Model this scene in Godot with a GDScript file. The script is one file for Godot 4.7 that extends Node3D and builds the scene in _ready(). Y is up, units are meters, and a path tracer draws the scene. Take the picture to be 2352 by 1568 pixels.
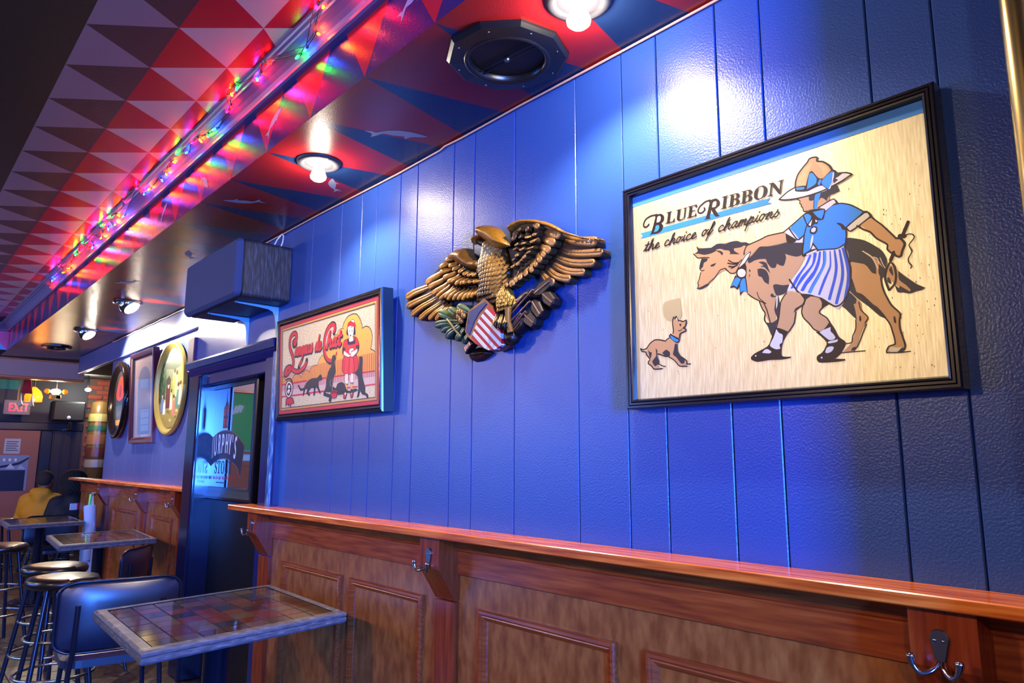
extends Node3D
# An Irish pub corner: blue panelled wall with framed tin signs and a carved eagle, painted ceiling with a string of coloured lights.
# x runs along the wall (towards the camera's right), y up, z out of the wall into the room; the wall's face is z = 0.

var M := {}
var names := {}
var rng := RandomNumberGenerator.new()

var SIGN_A := [
	["F", "B", 0, [-359.4,178.5,-351.7,177.7,36.2,173,27.2,164.1,39.5,158.2,-360.4,162.8,-351.5,168.6]],
	["S", "K", 4.6, [-300.2,217.9,-322.5,219.5,-339.8,214.4,-347.9,202.6,-346.1,193.7,-338,191.7,-329.5,197]],
	["S", "K", 4.2, [-131.4,213.5,-146.8,212.4,-163.7,203.2,-168.6,193.5,-164.5,186.9,-155.7,186.1,-148.1,192.1,-149.6,197.4]],
	["F", "K", 0, [-329.3,166,-322.9,169.1,-306.5,212.2,-308.8,218,-287.9,217.2,-278,207.9,-278.9,195.7,-287.7,189.7,-281.9,182,-284.7,170.3,-297.1,164,-314.4,165]],
	["F", "P", 0, [-299.2,210.9,-290.6,211.2,-288.4,204.4,-292.3,196,-302.9,195.6]],
	["F", "B", 0, [-305.7,186.9,-296.3,186.6,-294.7,178.9,-300.6,171,-313.7,170.1,-308.5,178.2]],
	["F", "K", 0, [-152.9,164.7,-146.2,167,-132.9,205.7,-135.8,212.4,-114.2,213.3,-103.6,203.5,-104.6,192.1,-117.7,185.9,-106.9,165.6,-103.8,164.8,-106,163,-117.6,165.4,-129.4,187.1,-133.6,167.6,-130.6,162.9]],
	["F", "P", 0, [-122.1,204.7,-113.5,205.3,-112.8,198.2,-116.3,191.4,-126,192]],
	["F", "T", 0, [-186.4,80.6,-173.9,85.2,-175.4,96.3,-155.5,88.3,-131.7,84.8,-108,90,-85,88.3,-62.4,87.5,-37.1,77.3,-15.8,69.1,8.4,56.9,73,52.1,111.5,43.3,112.5,8,77.2,-39.1,62.5,-65.2,38.8,-70.8,30.2,-130.5,17.9,-138.4,2.7,-103.8,-7.1,-77.7,-33.5,-58.4,-42.6,-26.7,-45.2,-6,-70.4,5.7,-79.7,5.8,-88.5,17.9,-111.6,15.5,-131.8,0.1,-150.1,-12.3,-166.3,-16.4,-179.4,-15.9,-178.8,-3.5,-166.3,26.2,-169,35.6,-161.7,62.7,-174.7,67.3]],
	["F", "T", 0, [208.4,30.7,233.2,23.1,258.5,8.5,276.4,-11,287.4,-32.2,289.2,-49.6,281.9,-63.4,276.2,-75.8,276.1,-97.8,281.1,-113.8,292.1,-132.3,297.6,-141.4,266.1,-146.6,259,-135.4,227.5,-101.3,208.4,-89.3,207.2,-57.6,209.7,-22.9]],
	["F", "T", 0, [228.4,-97.6,270,-92.1,280.6,-109.2,290.4,-133.3,306,-153.1,303.8,-167.6,303.5,-184.7,307.6,-204.8,310.3,-220.9,308.4,-230.4,302,-233.3,275.9,-230.4,277.6,-223.2,293,-217.6,291.6,-206.5,289.2,-192.6,284.9,-173.5,276.8,-158.7,260.8,-134.9,244.2,-115.7]],
	["F", "T", 0, [219.2,-105.1,229.4,-118.4,230.7,-134,241.6,-151,239.8,-159.6,233.1,-167.6,221.6,-190.2,215.6,-206,203.3,-221.1,183.3,-220.2,203.5,-202,214.2,-173.9,216.9,-153.8,212.7,-126.1]],
	["F", "G", 0, [-175.4,96.3,-169.5,91.4,-153.4,88.7,-133.6,85.6,-117.6,91.4,-106,90.5,-92.7,86.2,-77.4,88.3,-58.7,86.6,-47.9,79.8,-35.2,77.8,-26.5,71.5,-33.9,68.1,-41.1,70.5,-48.6,67.9,-63.4,68.7,-69,69,-67.5,61.8,-53.2,50.9,-82.8,57.3,-78.9,59.1,-82.3,66.8,-97.3,71.8,-110.6,75.7,-132.4,70.7,-154.3,71,-172.2,77.9,-184.4,79.8,-173.9,84.3]],
	["F", "T", 0, [-120.3,76.9,-108.6,77,-97.3,71.5,-99.6,63.6,-102.8,57.3,-111,67.8]],
	["F", "G", 0, [-116.5,74.3,-105.1,70.1,-99.6,63.6,-102.8,58.2,-109.1,66.5,-118.5,73]],
	["F", "G", 0, [-161.7,62.7,-144.8,59.2,-148.1,52.8,-157.2,50.2,-159.6,40.9,-164.9,36.6,-169,35.6,-166.2,52.9]],
	["F", "G", 0, [-138.8,39.3,-131.8,41.4,-120,42.5,-128.1,35.4,-136.9,36.3]],
	["S", "K", 2.7, [-187.4,80.5,-181.5,74.2,-174.7,66.9,-156.6,64.3,-140.8,60.5]],
	["S", "K", 2.7, [-175.4,96.7,-173.6,90.5,-170.8,84.5]],
	["S", "K", 2.5, [-161.7,62.7,-167.3,49.6,-169.9,37.6,-164.2,30.2,-157.1,30.6]],
	["S", "K", 2.5, [-167.3,26.4,-173.2,9.7,-177.6,-0.2,-174.9,-7.8,-180.3,-13.9,-168.3,-17,-148,-10.9,-143.8,-4.6,-127.6,4.6,-117.4,14.9,-109.3,22,-95.9,22.8,-92.2,20.3]],
	["F", "G", 0, [-180.3,-13.9,-166,-11.2,-147.8,-6.5,-146,-9.5,-162.3,-17.1,-178.4,-16.4]],
	["S", "K", 2.4, [-94.1,20.7,-81.5,7.9,-70.4,5.7,-67.5,6.8]],
	["S", "K", 2.9, [-85.4,42.3,-72.7,32.8,-57.9,30.6,-48.5,35.4]],
	["S", "K", 3.3, [-87.7,35,-72.9,29.3,-58.1,27.2]],
	["S", "K", 4, [-84.4,25.7,-73.2,22.5,-62,24.5]],
	["S", "K", 2.5, [-79,19.4,-69.6,20.9]],
	["F", "G", 0, [-32.1,33.7,-21,39.8,-9.7,49.1,1.4,57.6,22.2,53.8,47.8,52.1,73,52.9,111.5,43.3,109.1,18.3,95.1,13.3,80.8,18,64.7,26.3,66.6,16.1,59.7,-1.1,49.8,1.7,43.4,7.1,37.8,-2.3,27.7,0.5,18.2,14.8,15.2,23.7,-0.4,27,-14.6,26.6,-29.1,22.9]],
	["F", "G", 0, [-4.3,20.3,6.3,19.8,16.4,13.5,21.5,-2.4,25.1,-13.8,17.1,-3.1,10.6,4.8,0.4,8.5,9.2,10]],
	["F", "G", 0, [-7.9,3.5,3.6,2.9,15.3,-5.2,21.2,-22,19.3,-39.7,8.6,-31.2,2.3,-18.4,-6.2,-13.5]],
	["F", "G", 0, [30.1,-44.9,37.1,-42.1,53.6,-47.6,70,-49,65.9,-62.6,55.6,-68.8,37.2,-68.9]],
	["F", "G", 0, [22.1,-66.3,26.6,-62.2,32.1,-69.6,37.1,-70.5,33.6,-73.1,25.2,-71.7]],
	["S", "K", 2.8, [-36.8,-52.9,-19.8,-67.4,9,-84.5]],
	["S", "K", 2, [-11.9,-53,-7.5,-67.8,5.7,-81.5]],
	["S", "K", 3, [-7.1,-77.7,-0.4,-96.8,5.9,-107.6,3.3,-123.4,11.1,-137.4,18.7,-152.6,26.4,-165.1]],
	["F", "G", 0, [8.1,-130.6,23.3,-132.7,35.6,-124.9,30.1,-103.2,36.9,-73.7,41.9,-74.5,44.6,-113.4,32.1,-154.4,29.8,-165.5,19.7,-164.3]],
	["S", "K", 2.7, [3.9,-82.8,11.4,-101.9,18.1,-133.6]],
	["F", "P", 0, [37,-72.1,40.3,-72.6,38.3,-93.2,34.4,-102.2]],
	["F", "G", 0, [208.4,30.7,223.5,27.5,246.1,17.5,266.1,1.6,280.9,-13.8,288.8,-34.2,286.9,-49.1,282.5,-55,274.4,-36.3,259.5,-21.2,241.1,-5,247.1,-13.3,259.2,-26.3,265.8,-44.8,265.3,-61.8,256.9,-56.8,248.3,-41.3,242.2,-34.8,226.2,-28.1,216.4,-24.3,209.4,-28.1,209.3,-5.1,203.8,13.9]],
	["F", "G", 0, [272.5,-41.1,281.2,-51.4,288.7,-56.2,281.5,-68.4,274.8,-73.9,270.3,-59.4]],
	["S", "P", 2, [241.1,-5.9,259.4,-22.9,270.2,-50.8]],
	["S", "P", 1.7, [262.6,-23.5,270.2,-28.6,272.6,-39.4]],
	["S", "P", 1.6, [275.9,-28.1,280.3,-42.7,284.3,-52]],
	["S", "K", 3.1, [208.3,-19.1,213.7,-37.8,211.9,-63.7,215.2,-87,227.4,-103]],
	["F", "G", 0, [207.5,-54.1,215.2,-64.4,221.4,-93.3,234.1,-100.7,254.9,-126.3,262.4,-132.6,275.1,-151.3,280.5,-162.1,265.6,-153.2,245,-129.8,220.6,-105.3,208.4,-89.3,204.3,-74.6]],
	["F", "G", 0, [207.6,-91.4,220.2,-107.9,218.2,-117.9,213.2,-118.4,216,-131.8,218.1,-154,210,-145.1,196.2,-127.4,186.7,-116.7,195.1,-107.6,204.7,-97.4]],
	["S", "K", 3.2, [274,-71.3,275.9,-93.2,281.5,-111.8,290.4,-133.3,306,-153.1,303.8,-167.6,303.5,-184.7,307.6,-204.8,310.8,-221,309.2,-228]],
	["S", "K", 3, [229.5,-99.1,246.1,-123.7,260.6,-138.7,276.8,-158.7,284.9,-173.5,289.2,-192.6,291.6,-206.5,290.8,-216.2,279,-219.7,273.7,-228.9,274.6,-232.7]],
	["S", "K", 2.4, [273.5,-232,296.2,-234.5,319.8,-234.3]],
	["S", "K", 2.3, [225.2,-116.4,228.2,-133.7,240.5,-149.6,241.3,-154.8,234.6,-163.3]],
	["S", "K", 2.3, [215.7,-153.6,214.2,-173.9,206.9,-188.4,203.5,-202,192.1,-203.2]],
	["S", "K", 2.7, [237.4,-166.9,226.6,-189.6,217.9,-207.6,212.5,-214.5,203.6,-217.4]],
	["S", "K", 2.5, [180.6,-222.5,205.7,-222.7,230.2,-223.5]],
	["F", "G", 0, [200.9,-219.6,205.1,-213.7,215.1,-212.3,212.3,-217.1,207.1,-220.9]],
	["F", "G", 0, [295.2,-232.5,301.3,-227.1,310.5,-224.5,307.8,-231.5,301.9,-233.9]],
	["F", "K", 0, [293,-158.6,295.9,-158.4,297.3,-170.3,295.9,-173.2,293.3,-169.8]],
	["F", "K", 0, [224.2,-147.2,226.7,-146.9,227.3,-155.3,225.1,-159.4,223.3,-154.7]],
	["F", "P", 0, [278.5,-227,283.5,-221.4,294.8,-224,303.9,-223.8,296.5,-231.5,282.8,-231.2]],
	["F", "T", 0, [289.2,-49.6,298.5,-49.8,309.8,-63.8,329.4,-84.2,345.7,-102,330.1,-112.3,312.8,-102.6,300.2,-88.7,287.4,-72.9]],
	["F", "G", 0, [309.8,-63.8,323.7,-79.8,343.1,-98.2,358.4,-108.3,350.8,-111.8,340.5,-112.4,328.4,-115.2,315.2,-110.5,304.8,-107.8,300.7,-92.1,308.5,-100.2,310.3,-95.5,320.3,-104,328.7,-111.2,330.5,-107.4,322.4,-96.1,309.9,-82.2]],
	["F", "G", 0, [291.6,-58.5,297,-50.3,299.7,-65.1,298.3,-73.3]],
	["F", "G", 0, [287.4,-72.9,291.9,-75.4,293.9,-89.2,286.6,-82.8]],
	["F", "T", 0, [-40.3,50.7,-34,66.4,-19.4,69,2.4,75,23.7,80.1,61.2,78.6,69.5,76.6,73.8,66.6,71.5,55.7,53,54.2,22.2,53.8,1.4,57.6,-13.4,46.6,-26.5,38.4,-25.7,51.8]],
	["S", "K", 3.2, [-41.4,47.6,-40,55.8,-33,67.9,-22.9,70.3,2.4,75,23.7,80.1,64.6,79]],
	["F", "P", 0, [-58.5,20.4,-34.9,49.6,-23.1,50.7,-26.3,40.9,-43.6,24.2,-53.1,17.6]],
	["S", "K", 2.1, [-66.6,6.7,-52.6,26.1,-35.1,46.2,-23.1,50.4,-28.2,39.6,-41.8,23.8]],
	["F", "K", 0, [-62.6,12.7,-53,19.3,-39.8,26.8,-36.9,12.7,-40,-10.4,-52.9,-13,-65.2,-2.1]],
	["F", "P", 0, [-62.1,4.1,-59,11.1,-50.6,12.9,-42.6,8.7,-39.3,1.3,-42.5,-6.5,-50.8,-8.3,-58.8,-4.2]],
	["F", "K", 0, [-67.9,0.1,-60,-8.3,-52.7,-9.6,-40,-10.4,-36.7,-51.2,-47.2,-44.4,-57.8,-54.3,-58.4,-30.6,-64.3,-38,-72.2,-30.6,-84.9,-30.1]],
	["F", "B", 0, [-67.3,-6,-53.8,-12.8,-58.8,-22,-65.8,-31.8,-73.8,-25.2,-81.4,-26.4]],
	["F", "B", 0, [-50.1,-13.5,-42.2,-12.5,-38.4,-48.4,-47.2,-43.5,-56.4,-46.1,-56.3,-25.9]],
	["F", "K", 0, [-29.9,7.9,-26.5,4.7,-27.6,0.7,-29.8,2.8]],
	["F", "K", 0, [-29.7,-4.8,-28,-5.9,-31.1,-13.7]],
	["S", "K", 6.4, [336.7,36,323.2,8.9]],
	["S", "K", 9, [318.7,10,326.9,8]],
	["S", "K", 2.2, [326.8,7.2,335.4,10.2,343.5,7.5,345.9,0.2,335.1,-12.3,336.1,-19.2,339.1,-28.2,331.3,-41.5,331.4,-49.8,336,-57.4,334.1,-62.8]],
	["F", "W", 0, [109.5,11.8,144.4,15.3,201.7,13.4,212.3,-22.3,212.4,-61.5,207.6,-87.6,191.2,-114.7,177.3,-124.5,164.8,-111.9,134.3,-90.1,107,-77.7,88.4,-68.1,64.2,-63.1,77.2,-39.1,98,-17.6,115,-2]],
	["F", "N", 0, [123,10.5,128.4,9.3,119.4,-7.7,100.4,-30.8,80.9,-58.9,72.7,-59.8,87.2,-36.2,111.3,-10.8]],
	["F", "N", 0, [133.3,13,141,11.3,133.3,-12.1,112.8,-36.3,92.3,-57.8,88.6,-65,83.1,-62.5,100,-37.1,127,-12.4]],
	["F", "N", 0, [145.8,13.4,150.4,12.4,145.5,-14.6,131.4,-39.9,113,-58.4,104.2,-70.9,96.4,-68,108.8,-49.7,130.7,-27.3,141.5,-4.4]],
	["F", "N", 0, [155,13,159.6,12.8,157.6,-17.1,145.2,-42.6,129.8,-64.5,121.1,-78.5,113.4,-75.7,125.7,-56,144.4,-31.5,153.3,-13.1]],
	["F", "B", 0, [157.3,11.6,162,10.6,159.9,-16.1,147.6,-39,129.8,-62.8,120.5,-79.3,114.3,-76.4,126.4,-58.6,144.3,-34.7,155.6,-13.5]],
	["F", "N", 0, [169.6,9.8,172.2,9.2,171.2,-25.7,160.3,-48.7,141.7,-86.6,137.1,-84,152.2,-50.7,167.2,-24.9]],
	["F", "N", 0, [179.3,9.5,182.8,9.6,185.8,-26.8,180.9,-54.4,164.6,-102,158.6,-99.3,172.8,-58.2,179.1,-30.8]],
	["F", "N", 0, [189.7,9,194,8.9,198.9,-31.3,196.8,-60.9,179.4,-114.1,173.5,-111.4,189,-63,192.6,-35.3]],
	["F", "N", 0, [196.7,11,201.9,10.8,210.2,-28.3,209.4,-63.3,201.2,-95,191.6,-110.9,201,-74,204.4,-50,202.8,-25]],
	["S", "K", 3.8, [71.7,-37.4,94,-74.8,117.5,-83.4,143.9,-95,159,-107.3,173.9,-117.7,186.2,-115.2,199,-101.6,209.3,-75.5,212.6,-41.1,210,-19.4,203.8,13.9]],
	["F", "T", 0, [65,-67.2,90.5,-71.7,101.4,-80.4,103.8,-91.9,98.8,-101,81.9,-108.3,77.4,-117.6,80.8,-125.5,77.3,-139.9,64.5,-160.5,46.1,-163.1,31.2,-148.5,40.7,-122.1,46.1,-97.6,51,-83.2]],
	["F", "T", 0, [119.8,-86,136.7,-90.1,145.7,-101.3,142.1,-117.7,137.9,-126.7,152.7,-139.8,156.8,-148.8,155,-158.1,141.3,-165.8,131.5,-168.1,122.4,-158.4,111,-144.7,99.5,-129.5,97.9,-114.5,103.9,-99.4]],
	["F", "K", 0, [95.4,-75.6,118.9,-80.9,146,-96.5,160.7,-109.8,149.5,-115.2,142.6,-120.2,144.7,-106,138.9,-92.9,119.8,-86,108.2,-91.4,103.7,-103.1,90.8,-108.4,77.4,-117.6,81.9,-108.3,98.8,-101,103.9,-89.5]],
	["S", "K", 3.1, [62.3,-68.7,55.4,-75.1,46.7,-88.8,40.7,-122.1,32.6,-147.5]],
	["S", "K", 2.8, [82.6,-117.1,80,-127.9,75.8,-143.4,61.9,-160.2]],
	["S", "K", 3, [99.7,-106.1,96.4,-119.2,100.5,-133.4,112.1,-147.3,122.2,-162,133.8,-169.6]],
	["S", "K", 2.7, [142.1,-117.7,137.3,-126.6,152.7,-139.8,159,-151.5]],
	["F", "K", 0, [31.2,-147.3,61.9,-160.2,47.7,-180.8,42.7,-197.6,43,-215,64.7,-218.5,63.3,-221.5,39.9,-222.8,10.9,-221.1,-20.5,-222.3,-35.4,-215.7,-36.4,-209.2,-26.2,-201.3,4.6,-189.5,13.2,-181.6]],
	["F", "W", 0, [32.4,-150,38.5,-159.6,47.3,-165.7,44.9,-182.9,38.1,-187.1,40.1,-197.3,28.3,-197.2,14.2,-186.8,24.7,-167.9]],
	["F", "W", 0, [-7,-202.1,0.2,-195.3,8.4,-195,17.3,-202.3,11.8,-205.4]],
	["F", "W", 0, [-26.5,-206.4,-23.7,-205.4,-21,-207.6,-23.9,-209.9]],
	["F", "K", 0, [125.4,-168.5,141.1,-169.3,159.1,-150.3,167.5,-164.5,177.6,-187.1,189.5,-197.9,190.1,-206.2,177.3,-224.5,165.1,-233.8,187.4,-236.6,186.6,-240,152.9,-240.7,129.2,-238.4,124.3,-230.8,126.7,-222.7,139.2,-215.7,148.9,-195.4]],
	["F", "W", 0, [135,-170.9,148.5,-165.5,160.6,-162.4,160,-171.8,165.4,-178.5,169.5,-187.3,163.4,-191.2,154,-190.1]],
	["F", "W", 0, [151.2,-196.9,154.9,-193.7,175,-191.5,172.3,-197,155.8,-198.6]],
	["F", "W", 0, [144.4,-217.4,149.3,-207.3,160,-205.6,164.5,-209,159.3,-216.7,149.6,-219.8]],
	["F", "W", 0, [133.5,-228.1,136.1,-226,138.3,-228.6,135.8,-230.7]],
	["F", "B", 0, [80.5,83.4,113.7,105,136.8,114.6,163.6,111,180.6,116.7,201.6,113.5,224.8,103,248.3,81.8,233.4,69.1,210.4,56.6,207.9,20.7,189.6,11.5,144,18.2,107.9,14.1,116.3,64.2,96.5,54.9]],
	["F", "W", 0, [65,81.8,78.8,85.5,100,55,94.2,46.7]],
	["F", "W", 0, [73.1,51.5,94.3,48.4,112.6,61.6,109.7,43.1]],
	["F", "K", 0, [69.2,75.5,96.4,53.2,87.2,48.3,71.4,53.7]],
	["S", "K", 3.2, [64,79.4,77,86,113.8,107.6,129.9,114.7]],
	["S", "K", 2.9, [78.7,84.7,98.1,52.8,114.4,61.2]],
	["S", "K", 2.8, [120.8,80.5,112.1,53,106.9,12.6]],
	["F", "W", 0, [132.9,55,135.4,54.4,131.6,34.7,125.7,24,127.7,40.7]],
	["F", "K", 0, [132.7,39.6,144.1,19.9,142.1,15.3,109.2,8.6,108.8,15.6,125.6,22.3]],
	["F", "W", 0, [133.1,31.8,139.2,22.7,128.2,22.6]],
	["F", "W", 0, [116.6,14.8,140.7,19.8,140.5,15.6,116.3,10.6]],
	["S", "K", 2.7, [142.4,18.6,167.1,14.8,189.7,12.3,209.6,21.9]],
	["S", "K", 2.6, [208.8,55.4,209.2,38.6,206.4,22.7]],
	["S", "K", 3, [163,100.8,180.4,113.3,201.6,113.5,224.8,103,249.8,81.4]],
	["F", "W", 0, [210.3,55,255.7,78.2,262.5,68.2,219.1,44.5]],
	["S", "K", 2.9, [249.8,81.4,257.3,79.4,263.9,66.2,219.1,44.5,210.3,55,248,78.5]],
	["F", "K", 0, [188.9,70.4,196.9,69.2,206,61.1,210,50.1,202.1,52,198,61.4]],
	["S", "K", 4.1, [134.1,73.7,142.5,72.5,143.7,64.5,138.3,58.9,130,62.6,130.4,69.4,135.8,73.6]],
	["F", "W", 0, [132.2,70.7,137.5,73.2,142.4,70,140.3,63.6,134.2,62.5,131,65.8]],
	["F", "T", 0, [242,52.8,262.6,63.4,270.4,59.7,292.3,31.7,310.7,6.8,322.5,0.6,326.1,-12,318.7,-28.8,307.7,-31.5,299.2,-21.2,292.3,-9.4,294.4,-3.1,278,11,263.2,28.3,248,44.2]],
	["S", "K", 3.1, [249,79.3,260.3,76.4,267.4,62.2,285.2,42.1,310.7,6.8]],
	["S", "K", 4.2, [310.7,6.8,319.7,3.8,326.3,-8.7,320.7,-22.5,316.8,-33.4,309.2,-31.8,305.1,-25.8]],
	["S", "K", 3.8, [233.7,53.1,247.8,40.8,260.3,32.5,272,15.8,292.8,-2.7,292,-12.8,299.1,-22.8]],
	["S", "K", 6.5, [303.8,-22.2,296.4,-37.5]],
	["S", "K", 4.2, [296.1,-40.8,286.4,-55.8,282.5,-75.3,288.3,-101.6,300,-90.3,304.5,-72.8,303,-52.4,298.9,-44.8]],
	["F", "T", 0, [104.3,151.6,132.2,149.1,174.1,142.5,174.6,125.2,147,113.7,130.2,118.1,119.6,115.7,115.5,120.3,115.1,127.4,110.2,132.3,112.1,135.3,108,139.1,109.2,144.9]],
	["S", "K", 2.5, [104.2,149.9,109.2,144.1,108,139.1,112.1,134.4,111,131.2,115,125.7,116.2,117.5,123.1,115.7]],
	["F", "G", 0, [132.2,149.1,166.5,153.3,193.5,160.9,199.2,149,201.3,143.3,192.1,140.8,180.5,139,173.4,132.4,173,125.6,165.2,134.6,158.8,138.2,155.1,134,147.2,143.1,141.7,137.7,134.9,137.8,130.8,140.7]],
	["F", "T", 0, [155.1,134,163.6,135.1,173,125.6,152.2,115.7,151,123]],
	["F", "W", 0, [150.6,117.9,186.3,127.1,192.2,118.6,166.6,105,163.6,111]],
	["S", "K", 2.7, [150.5,116.2,186.3,127.9,193.7,116.5]],
	["F", "B", 0, [145.9,148.7,159.5,150.1,151.3,128.1,147.1,115.4,141.2,116.9]],
	["S", "K", 1.7, [143.3,147.7,140.4,117.2]],
	["F", "W", 0, [58,162.7,80.7,174.4,102.6,180.6,141.8,190.3,195.4,187.9,220.8,180,232.3,173.9,221.4,166.2,186.7,157.8,166.4,151.6,125.5,152.8,97.3,153.5,72.3,156.9]],
	["S", "K", 3.3, [58,162.3,80.7,175.3,100.9,181.1]],
	["S", "K", 3.3, [58,162.3,74.1,156.8,100.8,152.6,132.3,151.7,166.6,154.1,191.8,159.7,210.1,164.6,231.5,173.3,219.2,180.5,195.3,186.2]],
	["F", "G", 0, [195.3,186.2,211.2,181.3,202.8,177,194.5,174.4,200.6,169.1,190.4,163.6,189.3,170.8]],
	["F", "T", 0, [102.7,182.4,101.5,191.7,107.9,207.7,119.3,220.3,132.2,230.5,137.9,237.5,146.7,240,156.7,235,156.3,228.1,171,219.8,183.4,205.4,187.7,195.4,184.8,177.3,160.9,170.5,124.9,170.6]],
	["F", "C", 0, [106.4,184.8,109.2,200.1,130,222.3,144.3,228.4,128.4,197.9,123.6,178]],
	["F", "C", 0, [152.7,225.7,167.4,217.5,179.7,199.7,168.7,185.6,163.4,208.2]],
	["S", "K", 3.9, [100,181.4,101.6,193.4,108,209.4,121.2,223.2,132.3,232.2,138,239.3,146.7,240,156,237,155.4,228.4,169.4,222.1,182,209.4,188.5,195.2]],
	["F", "K", 0, [99.1,181.6,123.6,178,133.4,168.1,126.1,163.1,100.2,170.6]],
	["F", "B", 0, [102.5,179.7,121.7,175,120.5,170.1,103,173.3]],
	["F", "K", 0, [124,170.8,135.9,206.2,142.9,207.6,155.3,187.9,166.8,182.7,186.1,195.9,196.6,192.7,195.2,184.5,181.4,152.4,176.4,152.2,164,166.2,150.5,166.6,127.8,162.6]],
	["F", "B", 0, [127.3,168.1,135.7,202.7,142.6,203.3,151.8,187.2,149.4,175.7,140.5,171.3]],
	["F", "B", 0, [164.9,179.8,185.8,192.5,193,189.4,187.4,167.9,177.4,153.6,163.4,169.8]],
	["F", "B", 0, [153.6,174.5,159.2,183.3,162.4,179.7,158.3,169.6,155,170.5]],
	["F", "W", 0, [189.7,188.7,193,189.4,190.4,175.6,181.5,154.1,177.4,153.6,185.7,166.7]],
	["F", "K", 0, [113.9,108.4,122.9,113.1,136.9,116.3,165.3,110.5,165.4,100.2,160.3,86.1,148.6,87.3,146.4,79.3,139.7,81,132.5,75.8,124.1,77.9,119.5,87.7]],
	["F", "B", 0, [116.5,107.8,126.1,108.7,133.3,99.9,128.3,89,122.8,85.2]],
	["F", "B", 0, [138.2,109.9,163.5,109.3,163,100.8,157.1,88.6,149.1,94.1,142.8,102.6]],
	["F", "W", 0, [126.1,82.6,135.3,92.4,131,77.9]],
	["F", "W", 0, [142.1,90.7,147.7,86.7,143.2,82.7]],
	["F", "T", 0, [-348.4,-157.6,-343.2,-147.7,-323.6,-134.3,-304.7,-134.7,-286.3,-141.5,-270.6,-133.1,-261.2,-124.1,-257.8,-114.4,-260.2,-100,-258.1,-83.6,-244.7,-89.4,-219.6,-94.3,-217,-102.2,-224.8,-111.2,-219.2,-118.2,-235.7,-126.1,-241,-146.9,-250.1,-150.9,-246.4,-169,-238.1,-184.9,-218.3,-201.9,-219.9,-206.7,-227.4,-210.9,-243.6,-210.6,-254.9,-195.7,-275.6,-183.5,-290.8,-180.6,-306,-172.6,-315.7,-179.3,-325.5,-191.2,-313.4,-202.7,-307.4,-209.6,-324.7,-211.9,-338.5,-197.7,-344.7,-193.2,-337.9,-180.9,-348.7,-166.7]],
	["F", "G", 0, [-318,-155.8,-312,-162.9,-314,-176.9,-306.8,-193.1,-313.3,-200.1,-321.3,-204.5,-330.3,-190.7,-317.2,-176.6]],
	["F", "G", 0, [-296.6,-171,-284,-163.5,-272.1,-171.2,-272.5,-181.3,-284.7,-182.5]],
	["F", "G", 0, [-254.6,-150.3,-247.3,-153.7,-246.5,-171.5,-236.7,-186.3,-225.4,-198.7,-228.7,-205.8,-237.4,-204.9,-251.6,-187.3,-261.8,-178.6,-258.2,-165.1]],
	["F", "G", 0, [-343.5,-156.8,-337.4,-164,-331,-166,-334.7,-179.9,-337.9,-179.6]],
	["S", "K", 3.4, [-286.2,-139.5,-304.7,-134.1,-320.4,-132.8,-336.6,-140.6,-348.2,-152.3,-361.3,-154.8,-369.3,-150.6,-364.7,-159,-351.8,-162.4,-348.8,-170.6,-338,-183.4,-344.7,-193.2,-332.3,-203.4,-324.7,-211.9,-298.2,-213]],
	["S", "K", 2.8, [-284.7,-140.4,-279.9,-135.8,-272.2,-132.9]],
	["S", "K", 3.1, [-275.6,-183.5,-260.8,-192.6,-252.1,-201,-242.1,-211.3,-220.2,-214]],
	["S", "K", 3, [-236.7,-187.5,-219.7,-200.5,-220,-207.9,-208.4,-209]],
	["S", "K", 2.8, [-313.2,-197.5,-300.9,-203.9,-293.3,-207.1,-287.2,-208.3]],
	["S", "K", 3.4, [-312.3,-171.9,-303,-174.2,-287.7,-180.9,-275.5,-182.2]],
	["S", "K", 3.3, [-259.6,-121.8,-257.8,-114.4,-260.1,-96.2,-258,-82.4,-254.8,-78.3]],
	["S", "K", 3.1, [-252,-83.2,-248,-77.4,-241.7,-89.8,-234.3,-91.5,-227,-95.1,-217.3,-92.1,-216.8,-97.2,-221.7,-109.1,-227.7,-112.1,-219.1,-117,-220.7,-121.2,-237.2,-126,-240.6,-136.9]],
	["F", "K", 0, [-273.5,-128.9,-267.1,-121.4,-261.3,-126.7,-243.6,-136.5,-239.3,-142.1,-244.1,-149.1,-254.5,-146.6]],
	["F", "B", 0, [-269.6,-125.6,-262.9,-129,-249.7,-138.3,-242.3,-141.7,-245.5,-146.4,-254.4,-144,-264.7,-136.4]],
	["F", "K", 0, [-239.2,-101.6,-235.4,-99,-232.5,-102.6,-235,-107.3]],
	["S", "K", 2.2, [-242.8,-117,-235.4,-118,-230.8,-114.2]],
	["F", "P", 0, [-249,-83.7,-245.9,-81.6,-243.2,-89.6,-247.7,-87.7]],
]
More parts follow.
